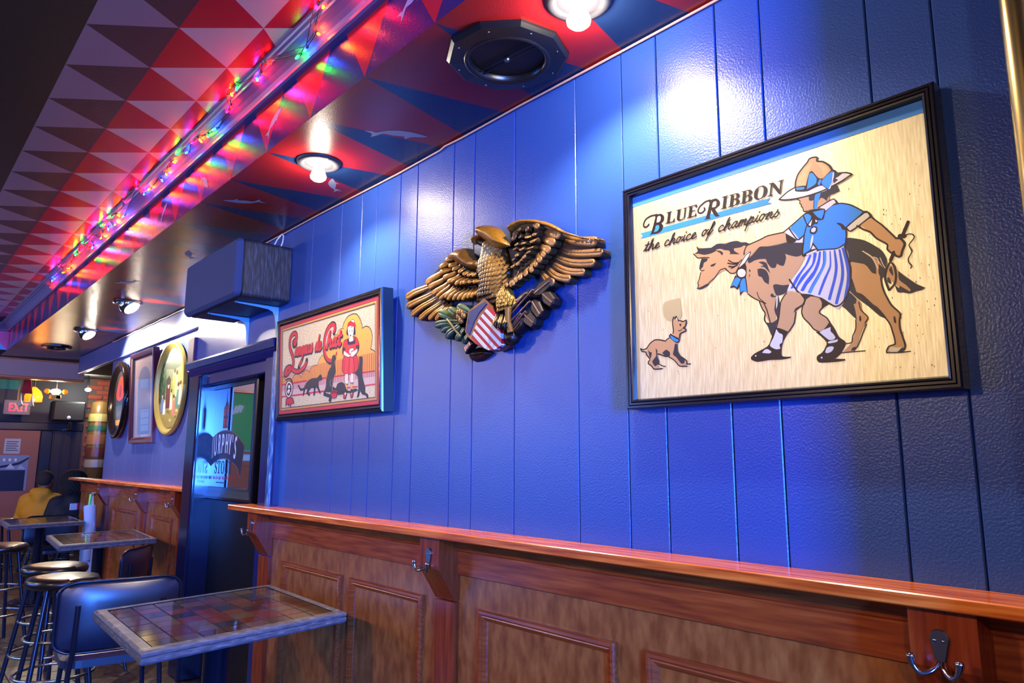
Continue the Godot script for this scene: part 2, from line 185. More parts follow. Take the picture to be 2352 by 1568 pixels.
var SIGN_B := [
	["F", "Y", 0, [-473.8,-35.1,-430.5,-43.6,-410.2,-57.4,-327.2,-52.1,-305.8,-42,-279,-38.3,-238.8,-57.1,-220.9,-39.8,-190.2,-27.4,-149,-39.2,-124.4,-18.4,-94.6,-13.2,-67.5,-14.6,-50.9,6.5,-31.9,22.6,-3.3,30.9,93.6,102.2,120.8,105.4,138.6,119.6,169.6,136.3,187.1,156.8,221.8,176.7,256.1,180.3,298.2,175,325.2,155.1,343.7,125.1,349.8,105.4,380,109.6,407.8,99.6,427.4,78.5,431.2,51.4,425.4,27.6,415.6,10.4,446.6,-3.3,461.9,-21.1,457.8,-89.1,17.5,-80.6,-460.7,-77.9]],
	["S", "K", 3.4, [-462.4,-32.3,-430.5,-42.4,-407.3,-58.9]],
	["S", "K", 3.3, [-335.3,-56.3,-316.7,-41,-289.8,-37.4,-263,-40.9,-238.8,-57.1]],
	["S", "K", 3.2, [-238.8,-57.1,-223.5,-40.8,-195.3,-26.9,-169.6,-28.5,-149,-39.2]],
	["S", "K", 3.1, [-149,-39.2,-129.4,-19.1,-99.6,-12.7,-67.5,-14.6]],
	["S", "K", 3, [-67.5,-14.6,-53.3,6.7,-31.9,22.6,-12.8,29.6]],
	["S", "K", 2.9, [91.3,100.3,102.7,107.7,125.3,107,134.2,120.2,152,128.8,182.9,127.9]],
	["S", "K", 4.5, [174.2,135.3,187.8,154.9,219.3,175.2,263.7,180.9,298.7,174.5,324.5,153.1,341.6,126.6,348,106.1]],
	["S", "K", 4.3, [348,106.1,375.2,111.1,404.1,102.8,424.5,80.8,430.5,54.6,424.4,27.7,416.3,8.5]],
	["S", "K", 4.1, [416.3,8.5,444.5,-2,460.4,-18.5,466.3,-29.6]],
	["F", "C", 0, [-460.6,-80.4,455.9,-90.9,455.7,-144.9,-458.4,-139.3]],
	["H"],
	["S", "R", 8.3, [-460.7,-78.4,-178.6,-78.3]],
	["S", "R", 7.2, [-20.4,-80.2,17.5,-80.6]],
	["S", "R", 6.9, [105,-81.8,193.4,-83.5]],
	["S", "R", 6.3, [348,-85.4,454,-87.7]],
	["S", "R", 7.5, [-458.4,-138.8,-228.7,-140.9,-146.7,-139.4,-0.4,-140.3]],
	["S", "R", 6, [215.4,-140.4,307.5,-141.9]],
	["S", "R", 5.7, [368.1,-142.3,453.8,-142.7]],
	["S", "K", 28.7, [-295,113.1,-320.1,106,-326.5,126.9,-292.9,137.9,-293.5,158,-310.7,169,-344.8,164.6,-364.4,146.7,-369.2,116.8,-359.6,90.4,-335.8,60.1,-323.3,26.2,-333.9,2.2,-362,-12.7,-390.4,-27.8,-416.6,-30.6,-425.8,-19.6,-403.1,1.1,-362.6,4.9,-333.5,-10.3,-293.7,-23.8,-249.4,-25.3,-206.3,-12.2,-182.6,7.4,-177.6,19]],
	["S", "R", 18.1, [-300.8,118.8,-314.8,115.4,-320.8,126.2,-292.9,137.9,-293.5,158,-310.7,169,-344.8,164.6,-364.4,146.7,-369.2,116.8,-359.6,90.4,-335.8,60.1,-323.3,26.2,-333.9,2.2,-362,-12.7,-390.5,-25.3,-416.8,-26.8,-420,-17.6,-397.2,0.6,-362.6,3.7,-333.5,-10.3,-293.7,-23.8,-249.4,-22.9,-206.3,-9.8,-185.3,7.7]],
	["S", "K", 24.2, [-218.6,45.2,-231.6,24.5,-255.6,2.3,-263.7,-6.8]],
	["S", "R", 14.7, [-218.6,45.2,-231.6,24.5,-253,4.5]],
	["S", "K", 25.9, [94.6,119.9,103.8,137.1,98.9,156.3,74.9,161.9,41.3,150.2,17.2,127.7,2.9,96.6,1.1,54.7,9,23.5,33.8,-0,62.9,-12.1,82,-11.7]],
	["S", "R", 16.6, [92.1,124.9,101.5,137.5,96.5,154.3,75,159.6,43.7,149.9,19.6,127.4,5.4,96.3,3.6,54.4,14,22.9,38.6,1.8,67.6,-5.7]],
	["T"],
	["F", "R", 0, [175.3,12.2,179.5,56.7,193,70.8,228.9,75.3,273,80.9,307.7,63.4,320.6,37.8,312.1,12.7,290.7,-2.4,307.9,-10.8,316.5,-44.1,308.1,-69.3,282.4,-79.9,238.8,-82.7,189.7,-74,169.1,-54.3,175.6,-16.9,189.1,1.8]],
	["F", "X", 0, [207.1,-4.6,229.5,-8,220.8,-48,212.1,-76,194.2,-72.2,202.9,-41.9]],
	["F", "X", 0, [247.1,-9.8,264.7,-11.7,269.3,-52.6,260.7,-82.4,238.8,-81.6,243,-45.7]],
	["S", "K", 3.2, [175.3,12.2,175.1,34.7,188.5,69.1,228.9,75.3]],
	["S", "K", 3.1, [273,80.9,303.4,68.3,320.6,42.2,316.4,16.6,290.7,-0.2]],
	["S", "K", 3.2, [189.1,1.8,175.6,-16.9,169.1,-54.3,189.7,-74,238.8,-83.8,282.4,-79.9,308.1,-69.3,314.4,-43.9,305.8,-10.5,286.4,-1.9]],
	["S", "K", 2.5, [240.5,-10.3,238.8,-80.5]],
	["S", "K", 2.5, [273.4,-11.5,282.4,-75.6]],
	["F", "K", 0, [177.3,43.4,202.3,36.1,193.4,21.4,175.3,14.5]],
	["F", "K", 0, [290.5,37,318.4,38.1,318.5,18.5,299.2,22.9]],
	["F", "K", 0, [220,74.2,233.4,74.8,237.9,63.1,281.8,60,281.7,79.8,290.4,63.3,286.2,46.3,224.6,49.1]],
	["F", "E", 0, [233.4,74.8,268.6,79.2,268.7,61.6,237.9,60.9]],
	["F", "E", 0, [188.8,26.4,229.4,6.4,247.1,-2.1,233.9,-6.3,189,6.3]],
	["F", "E", 0, [307.8,21.9,307.8,8.8,264.7,-8.4,244.9,-4.1,255.8,12.4,282,16.1]],
	["F", "E", 0, [238.1,27.6,255.7,31.1,277.6,25.3,268.9,17.5,255.8,14.6,255.8,5.7,238.2,9.9]],
	["S", "K", 2.5, [238.1,25.4,251.3,30.5,273.2,28,273.3,18.1,255.8,15.7,253.7,6]],
	["S", "K", 2.6, [188.8,26.4,184.5,9,229.5,-8,247.1,-4.3,264.7,-10.6,303.6,4.9,307.8,19.7]],
	["F", "K", 0, [210.8,100,219.6,125.7,246.3,135.4,281.5,123.9,290.3,98.5,286,85.8,268.6,88.1,246.7,75.3,228.8,88.7]],
	["F", "E", 0, [226.3,129.3,272.8,125.1,272.9,96.3,264.2,79.8,246.7,75.3,233.3,83.7,224.2,107.2]],
	["F", "K", 0, [244.2,117.9,259.6,126.9,272.8,118.5,264,124.1]],
	["F", "K", 0, [233.1,108.2,242,109.3,242,105.9,235.4,105.7]],
	["F", "K", 0, [255.3,107.5,266.3,109.4,264.1,104.1,257.5,105]],
	["F", "K", 0, [239.9,90.6,253.2,90,251,83.7,244.4,83.4]],
	["F", "R", 0, [219.6,127.9,228.4,146.9,250.6,150.5,281.4,141.6,292.4,124.6,288,118.6,264,126.3,241.9,130.5]],
	["F", "E", 0, [250.6,152.7,268.2,155.7,281.4,146.1,277.1,141.1,259.5,148.1]],
	["S", "K", 2.5, [219.6,125.7,226.2,145,250.6,151.6,259.4,157,277,152.2,283.6,141.3,292.4,122.4]],
	["F", "E", 0, [199.9,-81.9,225.7,-82,228.1,-123.4,200.2,-121.3,193.6,-99.5]],
	["F", "E", 0, [246.9,-83.8,274.2,-85.1,274.4,-122.8,245,-120.5,240.7,-101.2]],
	["S", "K", 3, [199.9,-80.8,195.7,-97.5,200.2,-121.3,228.1,-125.5]],
	["S", "K", 3, [249,-84,242.8,-101.4,247.2,-120.7,274.4,-122.8]],
	["F", "Y", 0, [200.3,-125.5,217.4,-126.8,217.6,-152.2,200.5,-151]],
	["F", "Y", 0, [249.3,-127.2,266.1,-128.4,266.2,-153.5,249.4,-152.3]],
	["F", "K", 0, [185.5,-167,198.3,-148.7,215.5,-149.9,215.6,-168.9,202.9,-189.2,185.6,-186.1]],
	["F", "R", 0, [189.8,-169.4,200.5,-153.1,211.2,-153.9,211.3,-170.8,198.6,-185.8,189.9,-182.1]],
	["F", "E", 0, [194.1,-163.3,204.8,-159.8,209.2,-166.4,200.6,-172.2]],
	["F", "K", 0, [245.3,-170.9,251.5,-149.3,268.3,-152.6,272.6,-172.7,262.2,-188.7,249.6,-185.8]],
	["F", "R", 0, [249.6,-173.3,255.8,-154.9,264.1,-155.4,268.4,-174.5,260.1,-185.4,251.7,-181.8]],
	["F", "E", 0, [251.6,-165,262.1,-162.6,262.1,-167.8,253.8,-171.4]],
	["F", "D", 0, [-272.1,-94.5,-256.2,-92.1,-245.3,-105.9,-229.4,-111.7,-203.5,-108.9,-183.4,-91.9,-148.2,-76.2,-108.2,-71.4,-68.8,-73.5,-49.5,-66.1,-32.8,-59.6,-18.2,-71,-17.9,-86.7,-44.3,-89,-53.7,-99.6,-48.5,-117.9,-28.8,-146.2,-38.3,-150,-58,-128.5,-72.8,-118.4,-82.5,-122.2,-91.7,-153.3,-104,-154.7,-99.7,-121,-127.2,-116.7,-137,-122.9,-151.9,-131,-139,-147.9,-146.4,-154.3,-177.1,-138.5,-167.4,-120.8,-187.8,-119.3,-205.1,-148.2,-215.4,-149.9,-208.4,-122.5,-239.6,-122.7,-255.7,-109.8]],
	["F", "D", 0, [81,13,103.8,17.2,117.5,-1.8,104.1,-13.6,109,-40.3,111.5,-62.3,95.9,-82.8,89.4,-104.1,78.6,-146.9,18.5,-147.2,74.2,-159.6,74.5,-183.6,61,-195.9,47,-186.3,56.1,-173.8,-0,-161.4,-0.3,-145.9,18.2,-125,26.9,-85.9,45,-52,77,-26.3,74.4,-6.2]],
	["F", "D", 0, [91.9,-126,114.6,-134.2,132.3,-116.1,167.5,-111.3,193.7,-120.8,215.5,-147.8,241,-155.9,274.5,-149.9,299.4,-149.6,311.7,-158.8,274.6,-164.5,241.1,-166.4,194.1,-159,181.1,-166.7,132.8,-165.6,92.3,-156.5,83,-138.5]],
	["F", "D", 0, [323.5,-14.7,350,-17.4,352,-42.5,348,-62.7,352.1,-104.2,372.1,-150.8,372.1,-171.1,395.7,-180.8,397.7,-199,385.9,-198.3,380,-185.8,348.2,-177.6,332,-160.2,315.8,-187.9,303.6,-187.1,315.7,-150.8,311.5,-100.8,295,-89,290.8,-80.3,307.3,-75.5,323.6,-50]],
	["F", "R", 0, [110.5,19.2,124.4,32.5,126.9,22,117.7,9.3]],
	["S", "E", 1.6, [89.2,-86.6,80.8,-142.7]],
	["S", "E", 1.6, [66.4,-93.5,62,-106.3,66.8,-124.2]],
	["S", "E", 2.3, [20.9,-147.3,46.6,-154.5,71.9,-156.2]],
	["F", "K", 0, [64.9,-150.3,78.5,-144.7,110.2,-144.7,132.6,-148.4,132.7,-159.2,119.6,-177.7,92.6,-180.4,74.4,-172.7]],
	["F", "R", 0, [69.6,-157.2,128.3,-158.9,117.3,-176.5,92.6,-178.2,78.9,-171.9]],
	["S", "R", 2.8, [71.8,-150.8,87.7,-146.4,114.7,-146.8,128.2,-150.3,114.8,-153.7,83.2,-154.8,71.8,-150.8]],
	["F", "K", 0, [-401.3,-150.1,-329.6,-149.8,-306.9,-181.9,-339.4,-182.5,-344.3,-201.2,-366.9,-180.9,-366.4,-195.3,-386.3,-179.9,-405.5,-192.1]],
	["F", "R", 0, [-395.6,-152.9,-334.9,-153,-315.1,-180.3,-342.3,-178.7,-350,-193.8,-367,-178.6,-380.9,-177.8,-397.5,-180.5]],
	["F", "K", 0, [-370.9,-60.6,-337.5,-72.8,-323.1,-95.4,-330.3,-125.9,-362.4,-150.1,-396,-143.2,-416.5,-117.7,-414.7,-88.7,-398.6,-68.1]],
	["F", "E", 0, [-370.8,-65.4,-342.8,-77.2,-330.1,-97.3,-335.9,-123.2,-365.3,-145.1,-393.4,-137.4,-408.1,-115.8,-406.2,-91.8,-392.8,-73.4]],
	["F", "K", 0, [-370.5,-72.7,-348.1,-84,-339.3,-101.4,-344.2,-120.2,-368.4,-137.8,-390.8,-131.5,-399.8,-114,-397.6,-94.8,-386.9,-81.1]],
	["F", "E", 0, [-378.4,-86.5,-359,-85.6,-353.1,-98,-369.6,-101.6,-380.8,-97.2]],
	["F", "E", 0, [-391.4,-114.6,-369.5,-104.1,-352.6,-114.8,-363.5,-116.5,-374.1,-130.2]],
	["S", "E", 2.9, [-393.9,-121.6,-369.1,-116.1,-352.2,-126.8]],
	["S", "K", 7.4, [-407.3,-57.7,-382.3,-52.4,-349,-56.3,-332.1,-70.9]],
]
var FEATHERS := [
	["L", "primary", 30, [-378.4,103.6,-446.5,93.5,-528.9,78.2]],
	["L", "primary", 27.3, [-354.9,75.2,-433.2,55.4,-529,40.5]],
	["L", "primary", 25.2, [-331.9,49.3,-405.3,28.6,-489,0.3]],
	["L", "primary", 23, [-302.3,29.2,-366.8,2.7,-433.5,-23.5]],
	["L", "primary", 20.3, [-269.9,17.5,-322.4,-10.6,-370.9,-33.7]],
	["L", "primary", 20, [-241.9,12.9,-279.5,-13,-324.8,-43.6]],
	["L", "covert", 27.3, [-278.6,143.9,-326.5,122.9,-375.8,106.8]],
	["L", "covert", 23.2, [-260,116.6,-303.8,96.8,-356.3,85.7]],
	["L", "covert", 23, [-245.2,94.5,-285,71.8,-333.2,58.7]],
	["L", "covert", 14.4, [-232.8,85.8,-263.3,59.4,-303.6,41.7]],
	["L", "covert", 15.4, [-215.2,74.1,-245.4,45.6,-285.3,30.1]],
	["L", "covert", 15.3, [-194.5,65.1,-221.2,45.6,-248.2,27.5]],
	["L", "covert", 15.1, [-177.5,58.8,-203.8,36.3,-231.3,16.8]],
	["L", "covert", 14.9, [-149,51.6,-173.3,31.1,-199.7,11.6]],
	["L", "covert", 14.7, [-126,47.5,-146.7,26.4,-171,7.5]],
	["L", "covert", 14.6, [-102.3,44.2,-120.5,21.9,-144.4,2.4]],
	["L", "covert", 13.4, [-80.9,42.4,-94.8,23.6,-115.2,3.7]],
	["L", "covert", 12.7, [-61.9,41,-72.5,21.7,-90.5,1.5]],
	["L", "covert", 11.1, [-41.6,39.3,-52.2,22.1,-69.1,7]],
	["L", "mid", 20.5, [-214.7,139.4,-242.2,131.1,-272,128.4]],
	["L", "mid", 20.3, [-185.1,119.8,-217.1,107.1,-251.7,104.1]],
	["L", "mid", 19, [-169.5,104.1,-196,88.3,-226.7,82.4]],
	["L", "mid", 10.7, [-154.3,94.9,-175.7,84.4,-197.3,74.9]],
	["L", "mid", 15.9, [-136,90.4,-152.1,75.8,-175.7,63.6]],
	["L", "mid", 12.1, [-116.2,81.4,-132.2,70,-148.3,59]],
	["L", "mid", 14.6, [-98.3,75.9,-110.9,66.1,-126,57.6]],
	["L", "mid", 13.9, [-75.9,71.7,-85.2,63.3,-97.8,54.4]],
	["L", "mid", 13.7, [-47.5,68.3,-58.2,58.2,-71.3,50.2]],
	["L", "mid", 10.1, [-33.4,63.6,-41,55,-48.6,46]],
	["L", "small", 21.2, [-220.4,164.3,-244.4,152.2,-268.9,146.4]],
	["L", "small", 20.9, [-191.6,176.3,-210.2,168.6,-232.7,166.9]],
	["L", "small", 19.1, [-177.3,149,-195.7,142.2,-214.5,140.8]],
	["L", "small", 15.1, [-158.4,135.7,-169.9,126.5,-188.2,118.6]],
	["L", "small", 18.1, [-134.9,122.5,-142.8,110.6,-149.2,100.5]],
	["L", "small", 16.8, [-108.4,105.9,-114.6,94.8,-122.5,87.1]],
	["L", "small", 14, [-82.5,95.6,-88.6,85.6,-95.4,76.7]],
	["L", "small", 12.8, [-61.8,91.5,-66.3,81.3,-69.9,71.9]],
	["R", "primary", 30.7, [345,125.6,419.9,95.6,500,75.4]],
	["R", "primary", 25.1, [318.8,98,400.7,62,520,38.5]],
	["R", "primary", 24.3, [301.1,76.3,388.6,33.6,488.8,12.9]],
	["R", "primary", 23.3, [285.9,57.6,364.5,12.8,446,-5.9]],
	["R", "primary", 23.8, [260.3,51,315.7,7.2,388,-18.2]],
	["R", "primary", 24.4, [234.3,41.4,270.4,6.8,315.5,-18.8]],
	["R", "covert", 28.4, [261.8,170.8,302.7,147,354.7,127.3]],
	["R", "covert", 27.1, [257.8,147.5,294.9,122.2,333.6,106.9]],
	["R", "covert", 27.2, [247.3,120.1,279.6,99.9,312.4,88.1]],
	["R", "covert", 22, [247.3,102.5,266.7,87.1,289.7,75.4]],
	["R", "covert", 24.8, [230.3,94.1,248.6,75.3,274.3,62.5]],
	["R", "covert", 18.7, [218.4,80.8,232.9,61.9,253.7,49.3]],
	["R", "covert", 21.6, [203.7,74.5,214.4,52.7,230.2,33.7]],
	["R", "covert", 22.3, [184.9,68.1,189,46.6,198.4,25.1]],
	["R", "covert", 20.2, [165.9,57.8,165.9,37.9,172.8,16.8]],
	["R", "covert", 19.5, [145.2,55.2,143.9,34.6,151,12.4]],
	["R", "covert", 14, [127.1,47.4,130.1,23.9,139.1,4.2]],
	["R", "covert", 13.6, [113.1,46.3,116.1,22.7,125.2,2.9]],
	["R", "covert", 12.7, [98.9,43.2,99.1,22,105.5,6.5]],
	["R", "small", 20.2, [231.4,194.6,249.9,181.6,274.6,171.7]],
	["R", "small", 21.3, [249.9,165.7,247.8,156.9,245.9,146.1]],
	["R", "small", 33.6, [239.4,143.9,239.4,134.6,239.4,124.3]],
	["R", "small", 33.8, [226.2,121.7,226.2,115.2,225.7,106.9]],
	["R", "small", 24.8, [215.6,110.1,217.7,102.1,218.8,94]],
	["R", "small", 21.6, [196.8,103.9,198.2,93.2,200.1,80.6]],
	["R", "small", 23, [183.2,130.5,183.2,121,183.3,110.6]],
	["R", "small", 19.2, [197.2,145.3,195.4,137.2,193.5,129.1]],
	["R", "small", 19.5, [164.6,112.8,162.8,104.7,160.9,95.6]],
	["R", "small", 16.9, [183.9,87.8,185.5,80.9,186.7,74.1]],
	["R", "small", 18.4, [171.1,86.8,168.4,76.9,165.7,64.3]],
	["R", "small", 21.9, [152.4,132.7,153.5,125.8,155.2,119.6]],
	["R", "small", 19.5, [160.6,150,162.6,140.9,165.4,131.7]],
	["R", "small", 19.6, [143.4,100.3,144.8,93.3,147.1,86.1]],
	["R", "small", 19.5, [142.1,79.5,142.8,70.8,144.5,60]],
	["R", "small", 19.2, [213.3,161.3,210.1,154.6,206.4,147.9]],
	["R", "dark", 14.8, [171.3,171.7,178.2,163.4,185,153.2]],
	["R", "dark", 27.3, [143.4,187,149.1,170.2,157.6,153.9]],
	["R", "dark", 23.8, [197.2,188.3,210.7,180.2,224.1,172.2]],
	["R", "dark", 17.2, [171.2,190.8,178.1,185.3,186.3,177.6]],
]
var BULBS := [["o",-2.109,2.860,0.601], ["m",-2.143,2.872,0.611], ["o",-2.214,2.821,0.566], ["b",-2.326,2.814,0.560], ["g",-2.389,2.814,0.560], ["r",-2.572,2.855,0.597], ["r",-2.639,2.843,0.585], ["b",-2.705,2.846,0.588], ["r",-2.723,2.843,0.586], ["g",-2.869,2.868,0.607], ["o",-2.937,2.866,0.606], ["r",-2.965,2.867,0.607], ["r",-2.998,2.839,0.582], ["m",-3.040,2.836,0.580], ["b",-3.227,2.824,0.569], ["g",-3.317,2.825,0.570], ["o",-3.411,2.831,0.575], ["m",-3.496,2.844,0.587], ["b",-3.597,2.832,0.576], ["g",-3.700,2.852,0.593], ["o",-3.786,2.839,0.582], ["m",-3.846,2.830,0.574], ["o",-3.947,2.827,0.571], ["b",-4.037,2.823,0.568], ["o",-4.248,2.829,0.574], ["b",-4.348,2.830,0.574], ["r",-4.355,2.847,0.589], ["m",-4.385,2.866,0.606], ["m",-4.662,2.864,0.604], ["b",-4.831,2.822,0.567], ["o",-4.892,2.840,0.583], ["o",-5.039,2.820,0.566], ["g",-5.046,2.863,0.603], ["m",-5.139,2.872,0.611], ["b",-5.187,2.828,0.572], ["r",-5.220,2.840,0.583], ["g",-5.267,2.861,0.601], ["o",-5.412,2.819,0.564], ["m",-5.611,2.866,0.605], ["b",-5.682,2.814,0.560], ["r",-5.774,2.824,0.569], ["g",-5.819,2.866,0.606], ["m",-5.982,2.844,0.586], ["r",-5.987,2.841,0.584], ["g",-6.122,2.847,0.590], ["r",-6.338,2.828,0.573], ["o",-6.470,2.817,0.563], ["r",-6.575,2.819,0.565], ["m",-6.647,2.866,0.606], ["o",-6.660,2.820,0.566], ["b",-7.090,2.833,0.577], ["r",-7.281,2.811,0.558]]
var EG_HEAD := [-65.2,240.8,-60.6,249,-49.6,254.6,-30.8,255.6,6.4,245.8,42.8,230.7,66.7,212.8,84.5,188.8,99.2,165.7,109.4,148.8,85,149.4,61.6,150.8,40.8,157.4,19.7,170.1,1.3,184.4,-14.2,195,-26.7,202,-37.8,210.7,-53.7,220.6,-61.7,227.6]
var EG_EYE := [-37.7,233.4]
var EG_BALL := [112.6,-167]
var EG_BEAK := [-57.8,227.2,-73.7,228.9,-83.9,224,-90.1,215.1,-87.5,201.1,-79.4,194,-76.4,204.7,-70.1,210.5,-51.2,212.2,-41.9,216.2,-48.3,222.9]
var EG_JAW := [-85.7,201.7,-40.9,177.2,-28.6,184.6,-29,207.1,-51.1,216.4,-65.4,221.8,-81.2,216.2]
var EG_BODY := [-44.7,218,-4.2,204.4,35.5,171.1,59.3,157.7,65.4,136.6,83.1,103.3,92.5,79.9,90.7,56.9,77.9,38,75.2,17.2,92.6,-5.2,107.1,-38.4,78.7,-49,14.4,-42.6,-40.2,-33.9,-84.1,-22.9,-90.8,-5.6,-78.6,14.6,-61.7,38,-60.8,72.2,-72.5,105.1,-66.7,134.6,-52.9,154.2,-44,178.9]
var EG_SHOULDER := [-258.8,179.6,-227.8,196.7,-190.4,207.7,-153.2,203.6,-123.2,193.8,-109.6,166.8,-89.8,146,-54.7,136.5,-47.9,108.7,-69.7,98.9,-104.9,105.9,-131.2,115.2,-164.6,130.3,-198.9,149.9,-219.9,162.8]
var EG_RIDGE := [110.1,206.6,118.6,218.3,138.3,224,171.8,224.6,210,216,244.6,206,281,191.7,311.5,175.7,341.3,157.3,366.8,138.4,426.9,108,476.8,88.4,525,76.2,532.3,67.7,505.3,75.7,436,98.8,365.5,129.7,308.9,162.5,244.6,190.6,196.5,206.5,163.6,207,135.7,196.5,115.9,193.5]
var EG_WINGL := [-85.7,146.8,-162,209.6,-223.5,223.4,-268.7,213.7,-300.2,196.3,-427.5,125.5,-568.7,90.8,-555.6,74.7,-575,52.3,-549.4,32.1,-523.9,5.3,-467.5,-17.7,-406,-26.6,-353.7,-35.3,-269.7,20.9,-111.8,11.4,-80.7,51.1]
var EG_WINGR := [64.1,228.8,90.2,246.4,133.1,244.4,202.1,226.2,270.7,194.1,326.2,155.2,440.3,105.5,492,92.5,493.8,71.3,502.3,59,493,37,466,18.5,424.8,0.7,365.9,-10.9,294.9,-12.1,249.2,7.4,191.3,44.7,120,27.8,60.1,21.3,50.9,64.3,73.8,119,61.8,153.3,79.1,177.3]
var EG_THIGH := [78.9,18.9,109.1,-4.7,127,-37.6,137.4,-63,118.5,-69.9,100.9,-79,52.6,-71.6,46.1,-42.3,48.7,-8.2]
var EG_SHANK := [110.6,-69.5,128.3,-72.3,132.9,-100.5,138.9,-132.5,140.5,-154.1,123.1,-153.8,117,-121.7,110.9,-97.2]
var EG_CHIEF := [-83.8,-51.6,1.6,-27.8,14.4,-40.1,-27.9,-66.3,-54.9,-94.4,-80.1,-137.6,-102.1,-123.3,-92.8,-92.2]
var EG_SHIELD := [-5,-16.8,19,-39.2,42.6,-62.3,70.5,-102.7,84.5,-140.3,90.9,-190.4,62.7,-203.8,19.9,-203,-43.6,-175.6,-73.3,-156.6,-93.4,-142.7,-112.3,-120.4,-104.7,-90,-94,-47.4]
var EG_STRIPED := [24,-49.8,53.6,-74.7,75.3,-107.9,87.6,-141.3,94.7,-191.2,65.9,-203.6,24.7,-201.4,-35.5,-174.9,-68.4,-147.4,-51.1,-118.7,-21.3,-81.7]
var EG_BASE := [-136.2,-202.4,-116.5,-181.4,-90.2,-171.8,-44.4,-185.3,-21.8,-200.2,-43.9,-212.1,-76,-223.2,-115.6,-223.4]
var EG_STUMP := [60.9,-149.3,78.9,-139.6,131.8,-144.6,133.3,-158.6,88.1,-180.6,85.3,-196.1,34.2,-203.3,18.7,-195.5,53.7,-182.5]
var EG_RIBBON := [-121.4,-174.6,-88.4,-157.6,-71.8,-167.8,-110.7,-198.7]
var LEAVES := [[33.1, "a", [-207.9,-59.3,-278.1,-24.7]], [30.5, "a", [-165.6,-65.5,-212.7,-21.5]], [33.1, "a", [-114.5,-53.8,-156.4,-21.7]], [28, "b", [-175.8,-74.8,-295,-71.2]], [30.5, "b", [-182.7,-75.9,-264.6,-95.2]], [33.1, "c", [-175.5,-83.4,-223.6,-128.8]], [30.5, "c", [-154.4,-94.9,-166.8,-146.5]], [33.1, "c", [-126.6,-111.4,-125.4,-162.1]]]
var ARROWS := [[5.6, "", [113.1,-91.4,234.9,-27.3]], [6.1, "", [119.2,-112,221.1,-63.4]], [6.1, "", [123.7,-128.4,176.6,-97]], [6.6, "", [115.9,-72,201.7,-33.1]], [5.6, "", [116.5,-141.2,199,-92.7]]]
var FLETCH := [[43.4, "", [232.1,-38.4,301.9,-10.9]], [43.4, "", [270,-46.8,311.9,-82.1]], [45.9, "", [221.1,-63.4,256.4,-110.9]], [48.5, "", [176.6,-95.1,226.6,-135]], [28.1, "", [142,-48.5,201.7,-31.2]], [35.7, "", [176.6,-112.5,131,-145.1]]]
var TOES := [[15, "", [70.4,-85.2,64.6,-104.2,77,-127.8]], [16.5, "", [91.5,-88.4,91.7,-112.1,98,-136.5]], [15.5, "", [112.3,-95.4,118.4,-119.8,123,-138]]]
var T_LUE := [-274.6,183.3,-181.5,180.6,-266.1,215.2]
var T_IBBON := [-102.1,178.8,45.7,176,-91,211.6]
var SCRIPT := [-350.4,122,55.5,121.6,-332.5,146.3]
var LANG := [-318.5,53.2,-31.2,53.6,-314.1,92.8]
var CHAT := [18.4,52.7,156.1,50.7,22.8,84.9]

